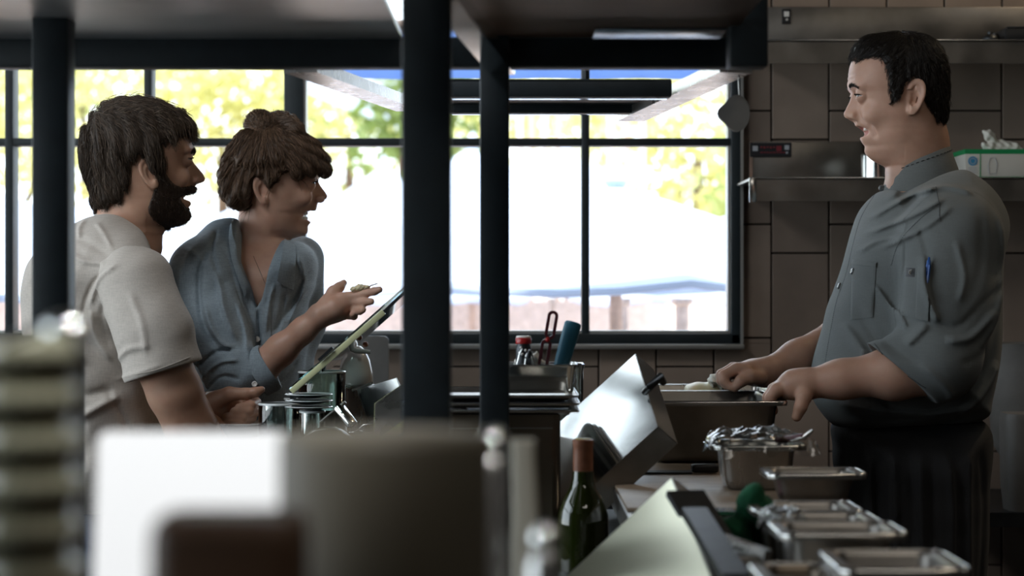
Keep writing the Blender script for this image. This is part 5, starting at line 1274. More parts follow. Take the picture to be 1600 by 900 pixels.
def build_wall_things():
    t, z1 = wall_shelf('wall_shelf', 'lower steel wall shelf with the glove box on it', 1172, 1346, 0, 278, 314, 222, 4.42)
    t2, z2 = wall_shelf('wall_shelf', 'upper long steel wall shelf above head height of the chef', 1190, 1640, 0, 63, 99, 12, 4.42, False)
    b = BM(); Yf = 4.42; b.boxa((sx(1190, Yf), Yf-.002, z2-.0015), (2.5, Yf+.004, z2+.002), .0005); b.obj('polished_edge', MATS['steel_bright'], t2, 40)
    # display panels on the backsplashes
    p = thing('display_panel', 'small black thermostat strip with red and grey markings on the lower backsplash', 'display', at(1205, 234, WY-.018))
    b = BM(); Y = WY-.02; b.boxa((sx(1172, Y), Y, sz(245, Y)), (sx(1237, Y), Y+.008, sz(223, Y)), .001); b.obj('bezel', MATS['black_patch'], p)
    b = BM()
    for a, c, d, e in ((1176, 1184, 228, 236), (1226, 1233, 227, 234), (1228, 1231, 237, 240)): b = BM(); b.boxa((sx(a, Y), Y-.001, sz(e, Y)), (sx(c, Y), Y+.001, sz(d, Y))); b.obj('grey_symbol', MATS['grey_print'], p)
    b = BM()
    for k in range(5): b.boxa((sx(1188+k*5, Y), Y-.001, sz(231+k % 2, Y)), (sx(1191+k*5, Y), Y+.001, sz(229, Y)))
    for k in range(8): b.boxa((sx(1188+k*5, Y), Y-.001, sz(239, Y)), (sx(1192+k*5, Y), Y+.001, sz(237.5, Y)))
    b.boxa((sx(1213, Y), Y-.001, sz(236, Y)), (sx(1221, Y), Y+.001, sz(228, Y))); b.obj('red_digits', MATS['red_print'], p)
    p = thing('display_panel', 'tiny black switch plate with white mark at the top beside the hood post', 'display', at(1229, 25, WY-.018))
    b = BM(); b.boxa((sx(1222, Y), Y, sz(37, Y)), (sx(1236, Y), Y+.008, sz(14, Y)), .001); b.obj('bezel', MATS['black_patch'], p)
    b = BM(); b.boxa((sx(1225, Y), Y-.001, sz(26, Y)), (sx(1233, Y), Y+.001, sz(18, Y))); b.boxa((sx(1228, Y), Y-.001, sz(32, Y)), (sx(1231, Y), Y+.001, sz(29, Y))); b.obj('white_symbol', MATS['label_white'], p)
    # steel pot on the lower shelf
    po = thing('steel_pot', 'shiny steel pot on the lower wall shelf, half behind the chin of the chef', 'pot', (sx(1372, 4.55), 4.55, z1))
    b = BM(); b.lathe([(.036, z1), (.040, z1+.004), (.040, z1+.058), (.044, z1+.060), (.042, z1+.062), (.038, z1+.058), (.037, z1+.006), (.0, z1+.006)], (sx(1372, 4.55), 4.55, 0), 32); b.obj('pot_body', MATS['steel_mirror'], po, 40)
    # glove box
    Y = 4.46; x0, x1 = sx(1508, Y), sx(1508, Y)+.235; zt = z1+.066
    g = thing('glove_box', 'green and white box of disposable gloves on the lower wall shelf', 'box', ((x0+x1)/2, Y+.06, z1))
    b = BM(); b.boxa((x0, Y, z1), (x1, Y+.12, zt), .002); b.obj('carton', MATS['card_white'], g, 40)
    b = BM(); b.boxa((x0-.0006, Y-.0006, zt-.010), (x1+.0006, Y+.1206, zt+.0006)); b.boxa((x0-.0006, Y-.0006, z1), (x1+.0006, Y+.1206, z1+.005)); b.boxa((x0+.033, Y-.0008, z1+.004), (x0+.035, Y+.001, zt-.008)); b.obj('green_band', MATS['green_card'], g)
    b = BM(); b.lathe([(.0105, 0), (.0105, .0012)], (x0+.017, Y, zt-.026), 20, Matrix.Rotation(PI/2, 3, 'X')); b.obj('blue_emblem', MATS['blue_print'], g)
    b = BM(); b.lathe([(.007, 0), (.007, .0018), (.0055, .0018), (.0055, .0002)], (x0+.017, Y, zt-.026), 20, Matrix.Rotation(PI/2, 3, 'X'))
    for k in range(3): b.boxa((x0+.008, Y-.0012, z1+.014+k*.005), (x0+.026, Y+.0005, z1+.016+k*.005))
    b.obj('printed_text', MATS['grey_print'], g); b = BM(); cx = x0+.062
    b.tube([(cx-.008, Y-.001, z1+.012), (cx-.011, Y-.001, z1+.030), (cx-.006, Y-.001, z1+.046), (cx+.004, Y-.001, z1+.048), (cx+.010, Y-.001, z1+.034), (cx+.007, Y-.001, z1+.012), (cx-.008, Y-.001, z1+.012)], .0008, 5); b.obj('printed_mark', MATS['grey_print'], g)
    # crumpled glove sprouting out
    gl = Vol((x0+.02, Y-.01, zt-.02), (x0+.14, Y+.12, zt+.075), .002)
    c = Vector((x0+.085, Y+.05, zt-.005))
    gl.chain([c, c+Vector((-.008, 0, .022)), c+Vector((-.022, -.01, .040)), c+Vector((-.033, -.012, .046))], [.016, .011, .009, .006], .01)
    gl.chain([c, c+Vector((-.022, -.01, .010)), c+Vector((-.036, -.014, .018))], [.014, .010, .006], .008); gl.chain([c, c+Vector((.015, 0, .018)), c+Vector((.03, 0, .014))], [.016, .010, .008], .01); gl.chain([c+Vector((.01, 0, 0)), c+Vector((.038, 0, .01)), c+Vector((.05, 0, .004))], [.014, .012, .01], .01)
    gl.disp(lambda x, z: .0022*np.sin(x*330+z*140)*np.sin(z*260))
    r_ = thing('disposable_glove', 'white crumpled glove pulled up out of the green and white box', 'glove', c); body_obj('glove', gl.mesh('g', 2), MATS['parchment'], r_)
    # things on the upper shelf
    s = thing('desk_scale', 'black flat kitchen scale at the right end of the upper shelf', 'scale', (sx(1590, 4.5), 4.5, z2))
    b = BM(); b.boxa((sx(1570, 4.45), 4.45, z2), (sx(1570, 4.45)+.16, 4.62, z2+.031), .004); b.obj('scale_body', MATS['black_plastic'], s, 40)
    b = BM(); b.boxa((sx(1575, 4.45), 4.455, z2+.031), (sx(1570, 4.45)+.15, 4.61, z2+.036), .002); b.obj('platform', MATS['steel_dark'], s, 40)
    for k in range(2):
        b = BM(); b.lathe([(.012, 0), (.017, .004), (.018, .012), (.013, .018), (.006, .021), (.006, .026), (.001, .027)], (sx(1547+k*13, 4.48), 4.48+.03*k, z2), 20); tag(b.obj('spice_tin', MATS['steel_dark'], None, 50), ('small dark round tin at the left of the two on the upper shelf', 'small dark round tin touching the black scale on the upper shelf')[k], 'tin')
    # dim shapes at the lower right, behind the chef
    Y = 4.35
    t = thing('plastic_tub', 'dim grey tapered tub with rounded bottom behind the back of the chef', 'tub', (sx(1590, Y), Y, .8))
    b = BM(); b.lathe([(.02, sz(785, Y)), (.05, sz(778, Y)), (.075, sz(750, Y)), (.085, sz(640, Y)), (.088, sz(600, Y)), (.092, sz(594, Y)), (.085, sz(594, Y)), (.08, sz(640, Y)), (.07, sz(748, Y)), (0, sz(772, Y))], (sx(1604, Y), Y, 0), 32); b.obj('tub_wall', MATS['grey_plastic'], t, 50)
    t.location.z = sz(785, Y)
    b = BM(); b.boxa((sx(1500, Y), Y-.2, sz(785, Y)-.03), (2.5, Y+.3, sz(785, Y))); b.boxa((sx(1500, Y)+.3, Y-.15, 0), (sx(1500, Y)+.35, Y+.25, sz(785, Y)-.03)); b.boxa((2.4, Y-.15, 0), (2.45, Y+.25, sz(785, Y)-.03)); tag(b.obj('side_table', MATS['steel_dark'], None), 'dark low steel side table behind the chef, under the grey tub', 'table')
    Y = 4.15; b = BM(); b.loft([rrect(sx(1612, Y), Y+.06, .11, .11, .03, z, s_) for z, s_ in ((sz(785, 4.35), .5), (sz(810, Y), .8), (sz(760, Y), .95), (sz(655, Y), 1.), (sz(648, Y), .97))][1:] if False else [rrect(sx(1618, Y), Y+.06, .11, .11, .03, z, s_) for z, s_ in ((sz(785, 4.35), .85), (sz(760, Y)+.0, .95), (sz(655, Y), 1.), (sz(648, Y), .95))]); tag(b.obj('plastic_canister', MATS['grey_plastic'], None, 50), 'dark grey canister cut off by the right edge of the frame', 'canister')
def rrect(cx, cy, w, d, r, z, s=1.0, n=6):
    w, d = w*s, d*s; r = min(r*s, w/2-.0001, d/2-.0001); out = []
    for (sx_, sy_, a0) in ((1, 1, 0), (-1, 1, PI/2), (-1, -1, PI), (1, -1, 3*PI/2)):
        for i in range(n):
            a = a0+PI/2*i/(n-1); out.append((cx+sx_*(w/2-r)+r*math.cos(a), cy+sy_*(d/2-r)+r*math.sin(a), z))
    return out
def hotel_pan(label, cx, y0, y1, w, ztop, h, rot=0, group=None, m='steel_dull', name='steel_pan', fill=None):
    cy = (y0+y1)/2; d = y1-y0; r = .022
    t = thing(name, label, 'pan', (cx, cy, ztop-h), group); r = .014
    t.rotation_euler.z = rot
    def R(w_, d_, r_, z): return rrect(0, 0, w_, d_, r_, z)
    i = .016
    rings = [R((w-2*i)*.72, (d-2*i)*.72, r, .0), R((w-2*i)*.86, (d-2*i)*.86, r*1.2, .004), R((w-2*i)*.93, (d-2*i)*.93, r*1.2, .018), R(w-2*i, d-2*i, r, h-.006), R(w-2*i+.004, d-2*i+.004, r, h-.002), R(w-.004, d-.004, r+.004, h-.003), R(w, d, r+.005, h-.007), R(w+.001, d+.001, r+.005, h-.003), R(w-.002, d-.002, r+.005, h+.001),
             R(w-2*i+.004, d-2*i+.004, r, h+.001), R(w-2*i-.002, d-2*i-.002, r, h-.004), R((w-2*i)*.93-.003, (d-2*i)*.93-.003, r, .019), R((w-2*i)*.72, (d-2*i)*.72, r, .0035)]
    b = BM(); b.loft(rings, True, True)
    bmesh.ops.recalc_face_normals(b.b, faces=b.b.faces); me = bpy.data.meshes.new('pan_body'); b.b.to_mesh(me); b.b.free(); me.polygons.foreach_set('use_smooth', [True]*len(me.polygons)); me.update(); me.set_sharp_from_angle(angle=math.radians(50))
    o = bpy.data.objects.new('pan_body', me); COL.objects.link(o); o.parent = t; me.materials.append(MATS[m])
    b = BM(); b.loft([R(w+.0012, d+.0012, r+.005, h-.0035), R(w+.0020, d+.0020, r+.005, h-.001), R(w-.001, d-.001, r+.005, h+.0018), R(w-.004, d-.004, r+.004, h+.0014), R(w-.002, d-.002, r+.004, h-.003)], False, False)
    for f in b.b.faces: f.smooth = True
    me = bpy.data.meshes.new('rolled_rim'); b.b.to_mesh(me); b.b.free(); o = bpy.data.objects.new('rolled_rim', me); COL.objects.link(o); o.parent = t; me.materials.append(MATS['steel_bright'])
    return t
def film(name, label, cx, cy, w, d, z, parent_thing=None, seed=0, bulge=.02):
    """crumpled cling film over a pan mouth"""
    r = np.random.default_rng(seed); n = 44; ph = r.uniform(0, 6, 12); V = []; F = []
    X = np.linspace(-1, 1, n)
    for j in range(n):
        for i in range(n):
            u, v = X[i], X[j]; e = max(abs(u), abs(v))
            hgt = bulge*(1-e**2)+.0035*math.sin(u*6+ph[0]+2*math.sin(v*4))*math.sin(v*7+ph[1])+.0012*math.sin(u*13+v*9+ph[2])+.0045*(1-abs(math.sin(u*5-v*6+ph[4]+math.sin(u*3))))**2+.0035*(1-abs(math.sin(u*4+v*7+ph[5])))**2
            if e > .9: hgt -= (e-.9)*.13*(1+.5*math.sin(math.atan2(v, u)*9+ph[5]))
            V.append((cx+u*w/2*(1+.04*math.sin(v*9+ph[6])), cy+v*d/2*(1+.04*math.sin(u*8+ph[7])), z+hgt))
    for j in range(n-1):
        for i in range(n-1): k = j*n+i; F.append((k, k+1, k+n+1, k+n))
    me = mesh_np(name, np.array(V), np.array(F)); c = Vector((cx, cy, z)); me.transform(Matrix.Translation(-c)); o = bpy.data.objects.new(name, me); COL.objects.link(o); o.location = c; me.materials.append(MATS['cling_film'])
    tag(o, label, 'cling film'); return o
def solid(name, m, parent, quad, thick_vec, bev=0):
    """a panel from four corners and a thickness vector"""
    b = BM(); q = [Vector(p) for p in quad]; tv = Vector(thick_vec)
    b.loft([q, [p+tv for p in q]]); return b.obj(name, MATS[m], parent)
# ------------------------------------------------------------------ counters and what stands on them
CT = 1.05       # prep counter top
def build_counters():
    # prep table: runs from the wall towards the camera, chef on its right side
    t = thing('prep_table', 'long steel prep table with a pale board top between the chef and the guests', 'table', (.2, 3.4, 0))
    b = BM(); b.boxa((.155, 2.66, CT-.04), (.46, 4.12, CT-.006), .002); b.boxa((-.155, 2.66, .90), (.155, 4.12, .924), .002); b.obj('tabletop', MATS['steel_dull'], t)
    b = BM(); b.boxa((.157, 2.72, CT-.006), (.455, 4.10, CT), .002); b.obj('cutting_surface', MATS['wood_board'], t, 40)
    b = BM(); b.boxa((-.155, 1.75, .90), (.46, 2.66, .93), .002); b.boxa((.155, 2.655, .92), (.46, 2.662, CT-.006)); b.obj('pan_rail', MATS['steel'], t)
    b = BM(); b.boxa((-.145, 1.78, .12), (.40, 4.05, .90)); b.obj('cabinet', MATS['steel_dark'], t)
    for x in (-.12, .36):
        for y in (1.85, 3.98): b = BM(); b.lathe([(.02, 0), (.025, .12)], (x, y, 0), 12); b.obj('leg', MATS['steel_dark'], t)
    b = BM(); b.boxa((.245, 2.665, CT-.004), (.30, 2.715, CT+.001)); b.boxa((.315, 2.665, CT-.004), (.36, 2.76, CT+.001)); b.obj('steel_trim', MATS['steel_bright'], t)
    # guest bar
    t = thing('guest_bar', 'dark bar counter the couple leans on', 'counter', (-.8, 3.8, 0))
    b = BM(); b.loft([[(-.63, 3.42, z), (-.158, 3.42, z), (-.158, 4.32, z), (-.40, 4.32, z), (-.40, 3.86, z), (-.63, 3.80, z)] for z in (1.035, 1.075)]); b.obj('bar_top', MATS['wood_brown'], t, 40)
    b = BM(); b.boxa((-.22, 3.46, 0), (-.17, 4.28, 1.035)); b.obj('bar_front', MATS['wall_dark'], t)
    # stools
    for x, y, lb in ((sx(165, 3.75), 3.75, 'bar stool under the bearded man'), (sx(372, 4.0), 4.02, 'bar stool under the woman')):
        s = thing('bar_stool', lb, 'stool', (x, y, 0)); b = BM(); b.lathe([(.17, .672), (.18, .687), (.17, .700), (0, .704)], (x, y, 0), 28); b.obj('seat', MATS['wood_brown'], s, 50)
        for k in range(4):
            a = PI/4+k*PI/2; b = BM(); b.beam((x+math.cos(a)*.12, y+math.sin(a)*.12, .68), (x+math.cos(a)*.15, y+math.sin(a)*.15, .0), .022, .022); b.obj('leg', MATS['post_paint'], s)
        b = BM(); b.tube([(x+math.cos(a)*.138, y+math.sin(a)*.138, .28) for a in np.linspace(0, 2*PI, 25)], .008, 6); b.obj('foot_ring', MATS['post_paint'], s, 50)
def lidbox(name, label, A, B, C, off, side=None, mats=('steel_mirror', 'steel_dull'), rail=True):
    """an open hinged pan lid: shiny panel ABC(D) with turned-down flanges of depth off"""
    A, B, C = Vector(A), Vector(B), Vector(C); D = A+(C-B); off = Vector(off)
    t = thing(name, label, 'lid', (A+B+C+D)/4)
    n = (B-A).cross(C-B).normalized()
    if n.dot(off) < 0: n = -n
    th = n*.002
    solid('lid_panel', mats[0], t, [A, B, C, D], th)
    b = BM()
    for p, q in ((A, B), (B, C), (C, D), (D, A)):
        inn = ((A+B+C+D)/4-(p+q)/2).normalized()*.002
        b.loft([[p, q, q+off, p+off], [p+inn, q+inn, q+inn+off, p+inn+off]])
    b.obj('flange', MATS[mats[1]], t)
    return t
def build_props():
    # big pans by the chef
    x0 = .214
    z7 = sz(628, 3.365)
    p = hotel_pan('large deep steel pan the near hand of the chef grips', (x0+sx(1232, 3.365))/2, 3.365, 3.715, sx(1232, 3.365)-x0, z7, z7-CT)
    hotel_pan('second steel pan behind the gripped one, holding the pale wrapped butter', (x0+sx(1225, 3.75))/2, 3.735, 4.03, sx(1225, 3.75)-x0, sz(613, 3.735), sz(613, 3.735)-CT, m='steel')
    # butter block in paper
    v = Vol((sx(1060, 3.85), 3.76, 1.13), (sx(1160, 3.85), 3.92, sz(575, 3.85)), .0022); Y = 3.84
    v.inflate([(sx(a, Y), sz(c, Y)) for a, c in ((1070, 612), (1075, 601), (1090, 598), (1108, 596), (1122, 594), (1138, 600), (1146, 612), (1130, 630), (1080, 630))], Y, .05, .03, 0, n=3, p=3)
    v.disp(lambda x, z: .0015*np.sin(x*180)*np.sin(z*200)); b_ = thing('butter_block', 'pale yellow butter block lying in the rear steel pan', 'food', at(1105, 612, Y)); body_obj('butter', v.mesh('b', 2), MATS['butter'], b_)
    v = Vol((sx(1090, Y), 3.74, sz(620, Y)), (sx(1160, Y), 3.92, sz(572, Y)), .002)
    v.inflate([(sx(a, Y), sz(c, Y)) for a, c in ((1102, 597), (1108, 586), (1117, 581), (1124, 588), (1131, 586), (1138, 598), (1144, 608), (1120, 606))], Y-.03, .032, .012, 0, n=2, p=2)
    v.disp(lambda x, z: .003*np.sin(x*260+z*300)*np.sin(z*240-x*100)); t = thing('parchment_wrap', 'crumpled white wrapper pinched by the far hand of the chef', 'paper', at(1120, 600, Y-.03)); body_obj('paper', v.mesh('w', 2), MATS['parchment'], t)
    # mid pans
    hotel_pan('deep steel pan covered with crumpled cling film', (sx(1114, 2.93)+sx(1262, 2.93))/2, 2.925, 3.06, sx(1262, 2.93)-sx(1114, 2.93), sz(697, 2.93), sz(697, 2.93)-CT-.0, m='steel')
    film('cling_film', 'shiny crumpled cling film bulging over the deep pan below the hands', (sx(1114, 2.93)+sx(1266, 2.93))/2+.004, 2.99, .158, .15, sz(694, 2.93), None, 3, .016)
    s = thing('spoon', 'red-brown handled spoon lying on the cling-filmed pan', 'spoon', at(1240, 684, 2.95))
    b = BM(); b.tube([at(1212, 688, 2.95), at(1235, 686, 2.94), at(1255, 681, 2.93)], [.004, .0055, .004], 8); b.obj('handle', MATS['maroon_plastic'], s, 60)
    b = BM(); b.tube([at(1232, 690, 2.935), at(1256, 684, 2.93), at(1270, 672, 2.925)], [.002, .004, .002], 8); b.obj('neck', MATS['steel_bright'], s, 60)
    w = lambda a, c, Y: sx(c, Y)-sx(a, Y); cx = lambda a, c, Y: (sx(c, Y)+sx(a, Y))/2
    def pan(lb, a, c, Y, yp, d, h, **k): return hotel_pan(lb, cx(a, c, Y), Y, Y+d, w(a, c, Y), sz(yp, Y), h, **k)
    pan('shallow empty steel pan standing alone right of the cling-filmed pan', 1199, 1357, 2.76, 742, .105, .042, m='steel_dull')
    pan('steel pan right of the green towel, rearmost of the cluster in the rail', 1179, 1352, 2.50, 800, .13, .135)
    pan('middle pan of the cluster with torn cling film around its left corner', 1206, 1382, 2.33, 818, .12, .14)
    pan('large steel pan in the front of the cluster, with yellowish streaks on its side', 1219, 1422, 2.12, 836, .12, .15)
    pan('blurred steel pan at the bottom edge right of the cluster', 1312, 1522, 1.93, 892, .15, .10, m='steel_dull')
    pan('steel pan rim just entering the bottom edge left of the blurred pan', 1190, 1332, 1.90, 908, .12, .06, m='tin_dark')
    # torn film round the corner of the middle pan
    film('cling_film', 'torn clear film hanging on the left corner of the middle rail pan', sx(1222, 2.33)+.006, 2.36, .05, .11, sz(812, 2.33), None, 9, .006)
    # green towel
    v = Vol((sx(1100, 2.62), 2.5, .93), (sx(1235, 2.6), 2.72, 1.11), .0025); Y = 2.60
    v.chain([at(1186, 790, Y), at(1180, 776, Y), at(1172, 785, Y), at(1166, 812, Y)], [.012, .013, .013, .014], .012)
    v.chain([at(1190, 786, Y+.02), at(1192, 812, Y), at(1188, 838, Y)], [.014, .018, .020], .015)
    v.chain([at(1164, 812, Y), at(1148, 822, Y), at(1122, 829, Y-.01)], [.016, .011, .005], .012); v.chain([at(1170, 822, Y), at(1160, 838, Y-.01), at(1190, 844, Y-.01)], [.016, .014, .014], .015)
    v.cone(at(1198, 850, Y), at(1150, 840, Y-.01), .012, .008, .014)
    v.disp(lambda x, z: .003*np.sin(x*120+3*np.sin(z*60))+.001*np.sin(x*500)*np.sin(z*500)); t = thing('kitchen_towel', 'dark green kitchen towel crumpled beside the rail pans', 'towel', at(1170, 840, Y)); body_obj('cloth', v.mesh('t', 2), MATS['green_cloth'], t)
    b = BM(); b.boxa((sx(1165, 2.8), 2.79, CT), (sx(1208, 2.8), 2.84, CT+.003), .001); tag(b.obj('label_slip', MATS['pink_paper'], None), 'pink paper slip on the board behind the green towel', 'paper')
    k = thing('kitchen_knife', 'long dark knife lying flat on the board left of the cling-filmed pan', 'knife', at(1060, 738, 3.2))
    b = BM(); b.prism([(sx(985, 3.22), CT+.001), (sx(1080, 3.22), CT+.001), (sx(1080, 3.22), CT+.004), (sx(985, 3.22), CT+.004)], 3.20, 3.235); b.obj('blade', MATS['steel_dark'], k)
    b = BM(); b.beam((sx(1080, 3.22), 3.217, CT+.009), (sx(1122, 3.22), 3.22, CT+.009), .022, .014, bev=.004); b.obj('handle', MATS['black_plastic'], k, 60)
    # open steel lids
    A, B, C = at(993, 552, 3.34), at(1028, 666, 3.06), at(876, 806, 3.00)
    l1 = lidbox('hinged_lid', 'large open stainless lid box reflecting the window, with a dark tube handle', A, B, C, (at(1060, 694, 3.06)-at(1028, 666, 3.06))+Vector((0, .015, 0)))
    b = BM(); b.tube([at(1008, 612, 3.17), at(1016, 604, 3.13), at(1032, 588, 3.13), at(1036, 597, 3.16)], .0062, 10); b.obj('handle', MATS['steel_dark'], l1, 60)
    A = at(1050, 745, 2.6); B = at(1112, 903, 2.2); C = B+(at(880, 905, 2.62)-A)
    lidbox('hinged_lid', 'blurred nearer open lid with a pale yellow panel, below the wine bottle', A, B, C, (.045, .02, -.035), mats=('steel_satin', 'steel_dull'))
    lidbox('hinged_lid', 'small dim open lid with rounded end, between the two dark posts', at(712, 628, 3.1), at(760, 672, 3.0), at(745, 720, 2.98), (.02, .0, -.012))
    lidbox('hinged_lid', 'steel lid leaning behind the glassware, left of the thick post', at(620, 590, 3.75), at(640, 640, 3.6), at(575, 660, 3.58), (.01, 0, -.02))
    lidbox('hinged_lid', 'open lid with two pale yellow edges against the thick post', at(640, 592, 3.35), at(640, 650, 3.25), at(583, 690, 3.22), (.012, .0, -.01), mats=('steel', 'glass_edge'))
    g = thing('rail_insert', 'blurred grey steel insert with angled edges at the bottom, right of the pale lid', 'steel insert', at(1140, 880, 2.3))
    b = BM(); b.beam(at(1085, 800, 2.42), at(1150, 905, 2.15), .03, .012); b.beam(at(1070, 770, 2.5), at(1120, 850, 2.4), .05, .008); b.obj('angled_edge', MATS['steel_dark'], g)
    b = BM(); b.beam(at(1116, 838, 2.35), at(1200, 868, 2.28), .012, .012); b.obj('front_edge', MATS['steel'], g)
    b = BM(); b.boxa((sx(1120, 2.3), 2.28, .93), (sx(1195, 2.3), 2.42, sz(866, 2.3)), .004); b.obj('insert_box', MATS['steel_dull'], g, 40)
    # left of the lid: deep bin, sheet pans, utensil tin
    Y = 3.02; x0, x1 = sx(650, Y), sx(876, Y)
    b = BM(); b.loft([rrect((x0+x1)/2, Y+.12, x1-x0, .24, .014, z) for z in (CT-.006-.12, sz(652, Y), sz(648, Y))]); d = thing('deep_steel_bin', 'dark brown-tinted steel bin under the sheet pans, left of the big lid', 'bin', ((x0+x1)/2, Y+.12, CT-.126)); b.obj('bin_wall', MATS['tin_dark'], d, 50)
    b = BM(); b.boxa((x0, Y-.0015, sz(670, Y)), (x1-.012, Y, sz(668, Y))); b.obj('pressed_seam', MATS['steel_dull'], d)
    for k, (pa, pb) in enumerate(((641, 649), (630, 637), (618, 626))):
        Yk = Y+.0; xk = sx(905 if k < 2 else 903, Yk); lb = ('lowest', 'middle', 'topmost')[k]
        q = thing('sheet_pan', lb+' of the three thin steel sheet pans on the dark bin', 'sheet pan', (0, Y+.1, sz(pb, Yk)), 'sheet pans stacked on the bin'); del q['group']
        za, zb = sz(pb, Yk), sz(pa, Yk); xc = (x0-.02+xk)/2; wv = xk-x0+.02
        b = BM(); b.loft([rrect(xc, Y+.12, wv-.03, .22, .012, za-.001), rrect(xc, Y+.12, wv-.022, .232, .014, zb-.003), rrect(xc, Y+.12, wv, .26, .016, zb-.003), rrect(xc, Y+.12, wv+.001, .261, .016, zb-.0005), rrect(xc, Y+.12, wv-.02, .24, .014, zb), rrect(xc, Y+.12, wv-.03, .226, .012, za+.001)]); b.obj('tray', MATS['steel_dull'], q, 40)
        b = BM(); ring = rrect(xc, Y+.12, wv+.001, .262, .016, zb+.0003); b.tube(ring+[ring[0]], .0011, 5); b.obj('rim_bead', MATS['steel_bright'], q, 60)
    zt = sz(618, Y); u = thing('utensil_tin', 'rectangular polished steel tin full of utensils on the sheet pans', 'container', (sx(850, 3.06), 3.12, zt))
    Yt = 3.06; xa, xb = sx(772, Yt), sx(900, Yt); ztt = sz(572, Yt)
    b = BM(); b.loft([rrect((xa+xb)/2, Yt+.055, (xb-xa)*s_, .11*s_, .014, z) for z, s_ in ((zt+.001, .93), (zt+.006, .95), (ztt-.004, 1.), (ztt, 1.03), (ztt+.002, 1.03), (ztt, .99), (zt+.008, .92))]); b.obj('tin_wall', MATS['steel_mirror'], u, 40)
    b = BM(); b.tube([p for p in rrect((xa+xb)/2, Yt+.055, (xb-xa)*1.03, .113, .015, ztt+.001)]+[rrect((xa+xb)/2, Yt+.055, (xb-xa)*1.03, .113, .015, ztt+.001)[0]], .0018, 6); b.obj('rolled_rim', MATS['steel_bright'], u, 60)
    # utensils in the tin
    k = thing('peeler', 'maroon peeler with a long slotted handle standing in the utensil tin', 'peeler', at(848, 575, 3.10)); b = BM(); Y = 3.10
    def slot(cx_, cy_, L, wd, ang, hol):
        out = []
        for (c_, a0) in ((1, -PI/2), (-1, PI/2)):
            for i in range(9):
                a = a0+PI*i/8; out.append((c_*(L/2-wd/2)+math.cos(a)*wd/2, math.sin(a)*wd/2))
        return [(cx_+p*math.cos(ang)-q*math.sin(ang), cy_+p*math.sin(ang)+q*math.cos(ang)) for p, q in out]
    S = Y/FPX; ang = math.atan2(545-490, -(845-862))*1.0; d = Vector((862-845, 0, 0)); ang = math.atan2(83, 14)
    def prismring(b, O, I, y0, y1):
        n = len(O); vs = [[b.b.verts.new((p[0], y, p[1])) for p in R_] for R_ in (O, I) for y in (y0, y1)]
        of, ob, if_, ib = vs
        for i in range(n):
            j = (i+1) % n
            for q in ((of[i], of[j], if_[j], if_[i]), (ob[j], ob[i], ib[i], ib[j]), (of[j], of[i], ob[i], ob[j]), (if_[i], if_[j], ib[j], ib[i])): b.b.faces.new(q)
    for (px, py, L, wd) in ((861.5, 508, 46, 17), (851, 553, 48, 17)):
        O = slot(sx(px, Y), sz(py, Y), L*S, wd*S, ang, 0); I = slot(sx(px, Y), sz(py, Y), (L-10)*S, (wd-10)*S, ang, 0); prismring(b, O, I, Y-.004, Y+.004)
    b.beam(at(856, 528, Y), at(855, 535, Y), .012, .008); b.beam(at(846, 572, Y), at(843, 598, Y), .012, .006); b.obj('slotted_handle', MATS['maroon_plastic'], k, 40)
    b = BM(); b.sphere(at(855.5, 531, Y-.003), .0045, (1, 1, 1)); b.obj('rivet', MATS['red_plastic'], k, 60)
    k = thing('spatula', 'blue flat-ended plastic handle leaning right in the utensil tin', 'spatula', at(880, 575, 3.11)); Y = 3.12
    b = BM(); dr = (at(896, 504, Y)-at(876, 574, Y)); up = dr.normalized(); sd_ = up.cross(Vector((0, 1, 0))).normalized(); rings = []
    for s_, wd in ((-.35, .009), (0, .0115), (.3, .0125), (.8, .0135), (.96, .0135), (1.0, .012), (1.02, .008)):
        c_ = at(876, 574, Y)+dr*s_; rings.append([c_+sd_*wd*math.cos(a)*(1)+Vector((0, 1, 0))*.008*math.sin(a) for a in np.linspace(0, 2*PI, 20, endpoint=False)])
    b.loft(rings); b.obj('handle', MATS['blue_plastic'], k, 60)
    k = thing('whisk', 'steel wire tool in the utensil tin, in front of the red-capped shaker', 'whisk', at(826, 575, 3.09)); Y = 3.085
    for j, (pa, pb, pc) in enumerate((((806, 576), (812, 552), (816, 545)), ((838, 578), (832, 556), (829, 546)), ((819, 578), (822, 556), (828, 546)), ((826, 578), (827, 560), (832, 550)))):
        b = BM(); b.tube([at(*pa, Y), at(*pb, Y), at(*pc, Y)], .0014, 6); b.obj('wire', MATS['steel_bright'], k, 60)
    b = BM(); b.tube([at(824, 578, Y), at(825, 560, Y), at(828, 548, Y)], [.005, .005, .003], 8); b.obj('grip', MATS['steel_dark'], k, 60)
    k = thing('shaker_jar', 'small dotted shaker with red and white cap standing in the utensil tin', 'shaker', at(818, 575, 3.12)); Y = 3.13; R_ = 12.5*Y/FPX
    b = BM(); c_ = (sx(818, Y), Y, 0); b.lathe([(R_*.95, sz(585, Y)), (R_, sz(575, Y)), (R_*.95, sz(545, Y)), (R_*.82, sz(537, Y))], c_, 24); b.obj('jar_body', MATS['steel_dark'], k, 60)
    b = BM(); b.lathe([(R_*.97, sz(537, Y)), (R_*1.0, sz(535.5, Y)), (R_*.98, sz(528, Y)), (R_*.9, sz(527, Y))], c_, 24); b.obj('red_cap', MATS['red_plastic'], k, 60)
    b = BM(); b.lathe([(R_*.92, sz(528.5, Y)), (R_*.92, sz(525.5, Y)), (R_*.8, sz(524.5, Y)), (0.0001, sz(524.5, Y))], c_, 24); b.obj('white_top', MATS['label_white'], k, 60)
    b = BM()
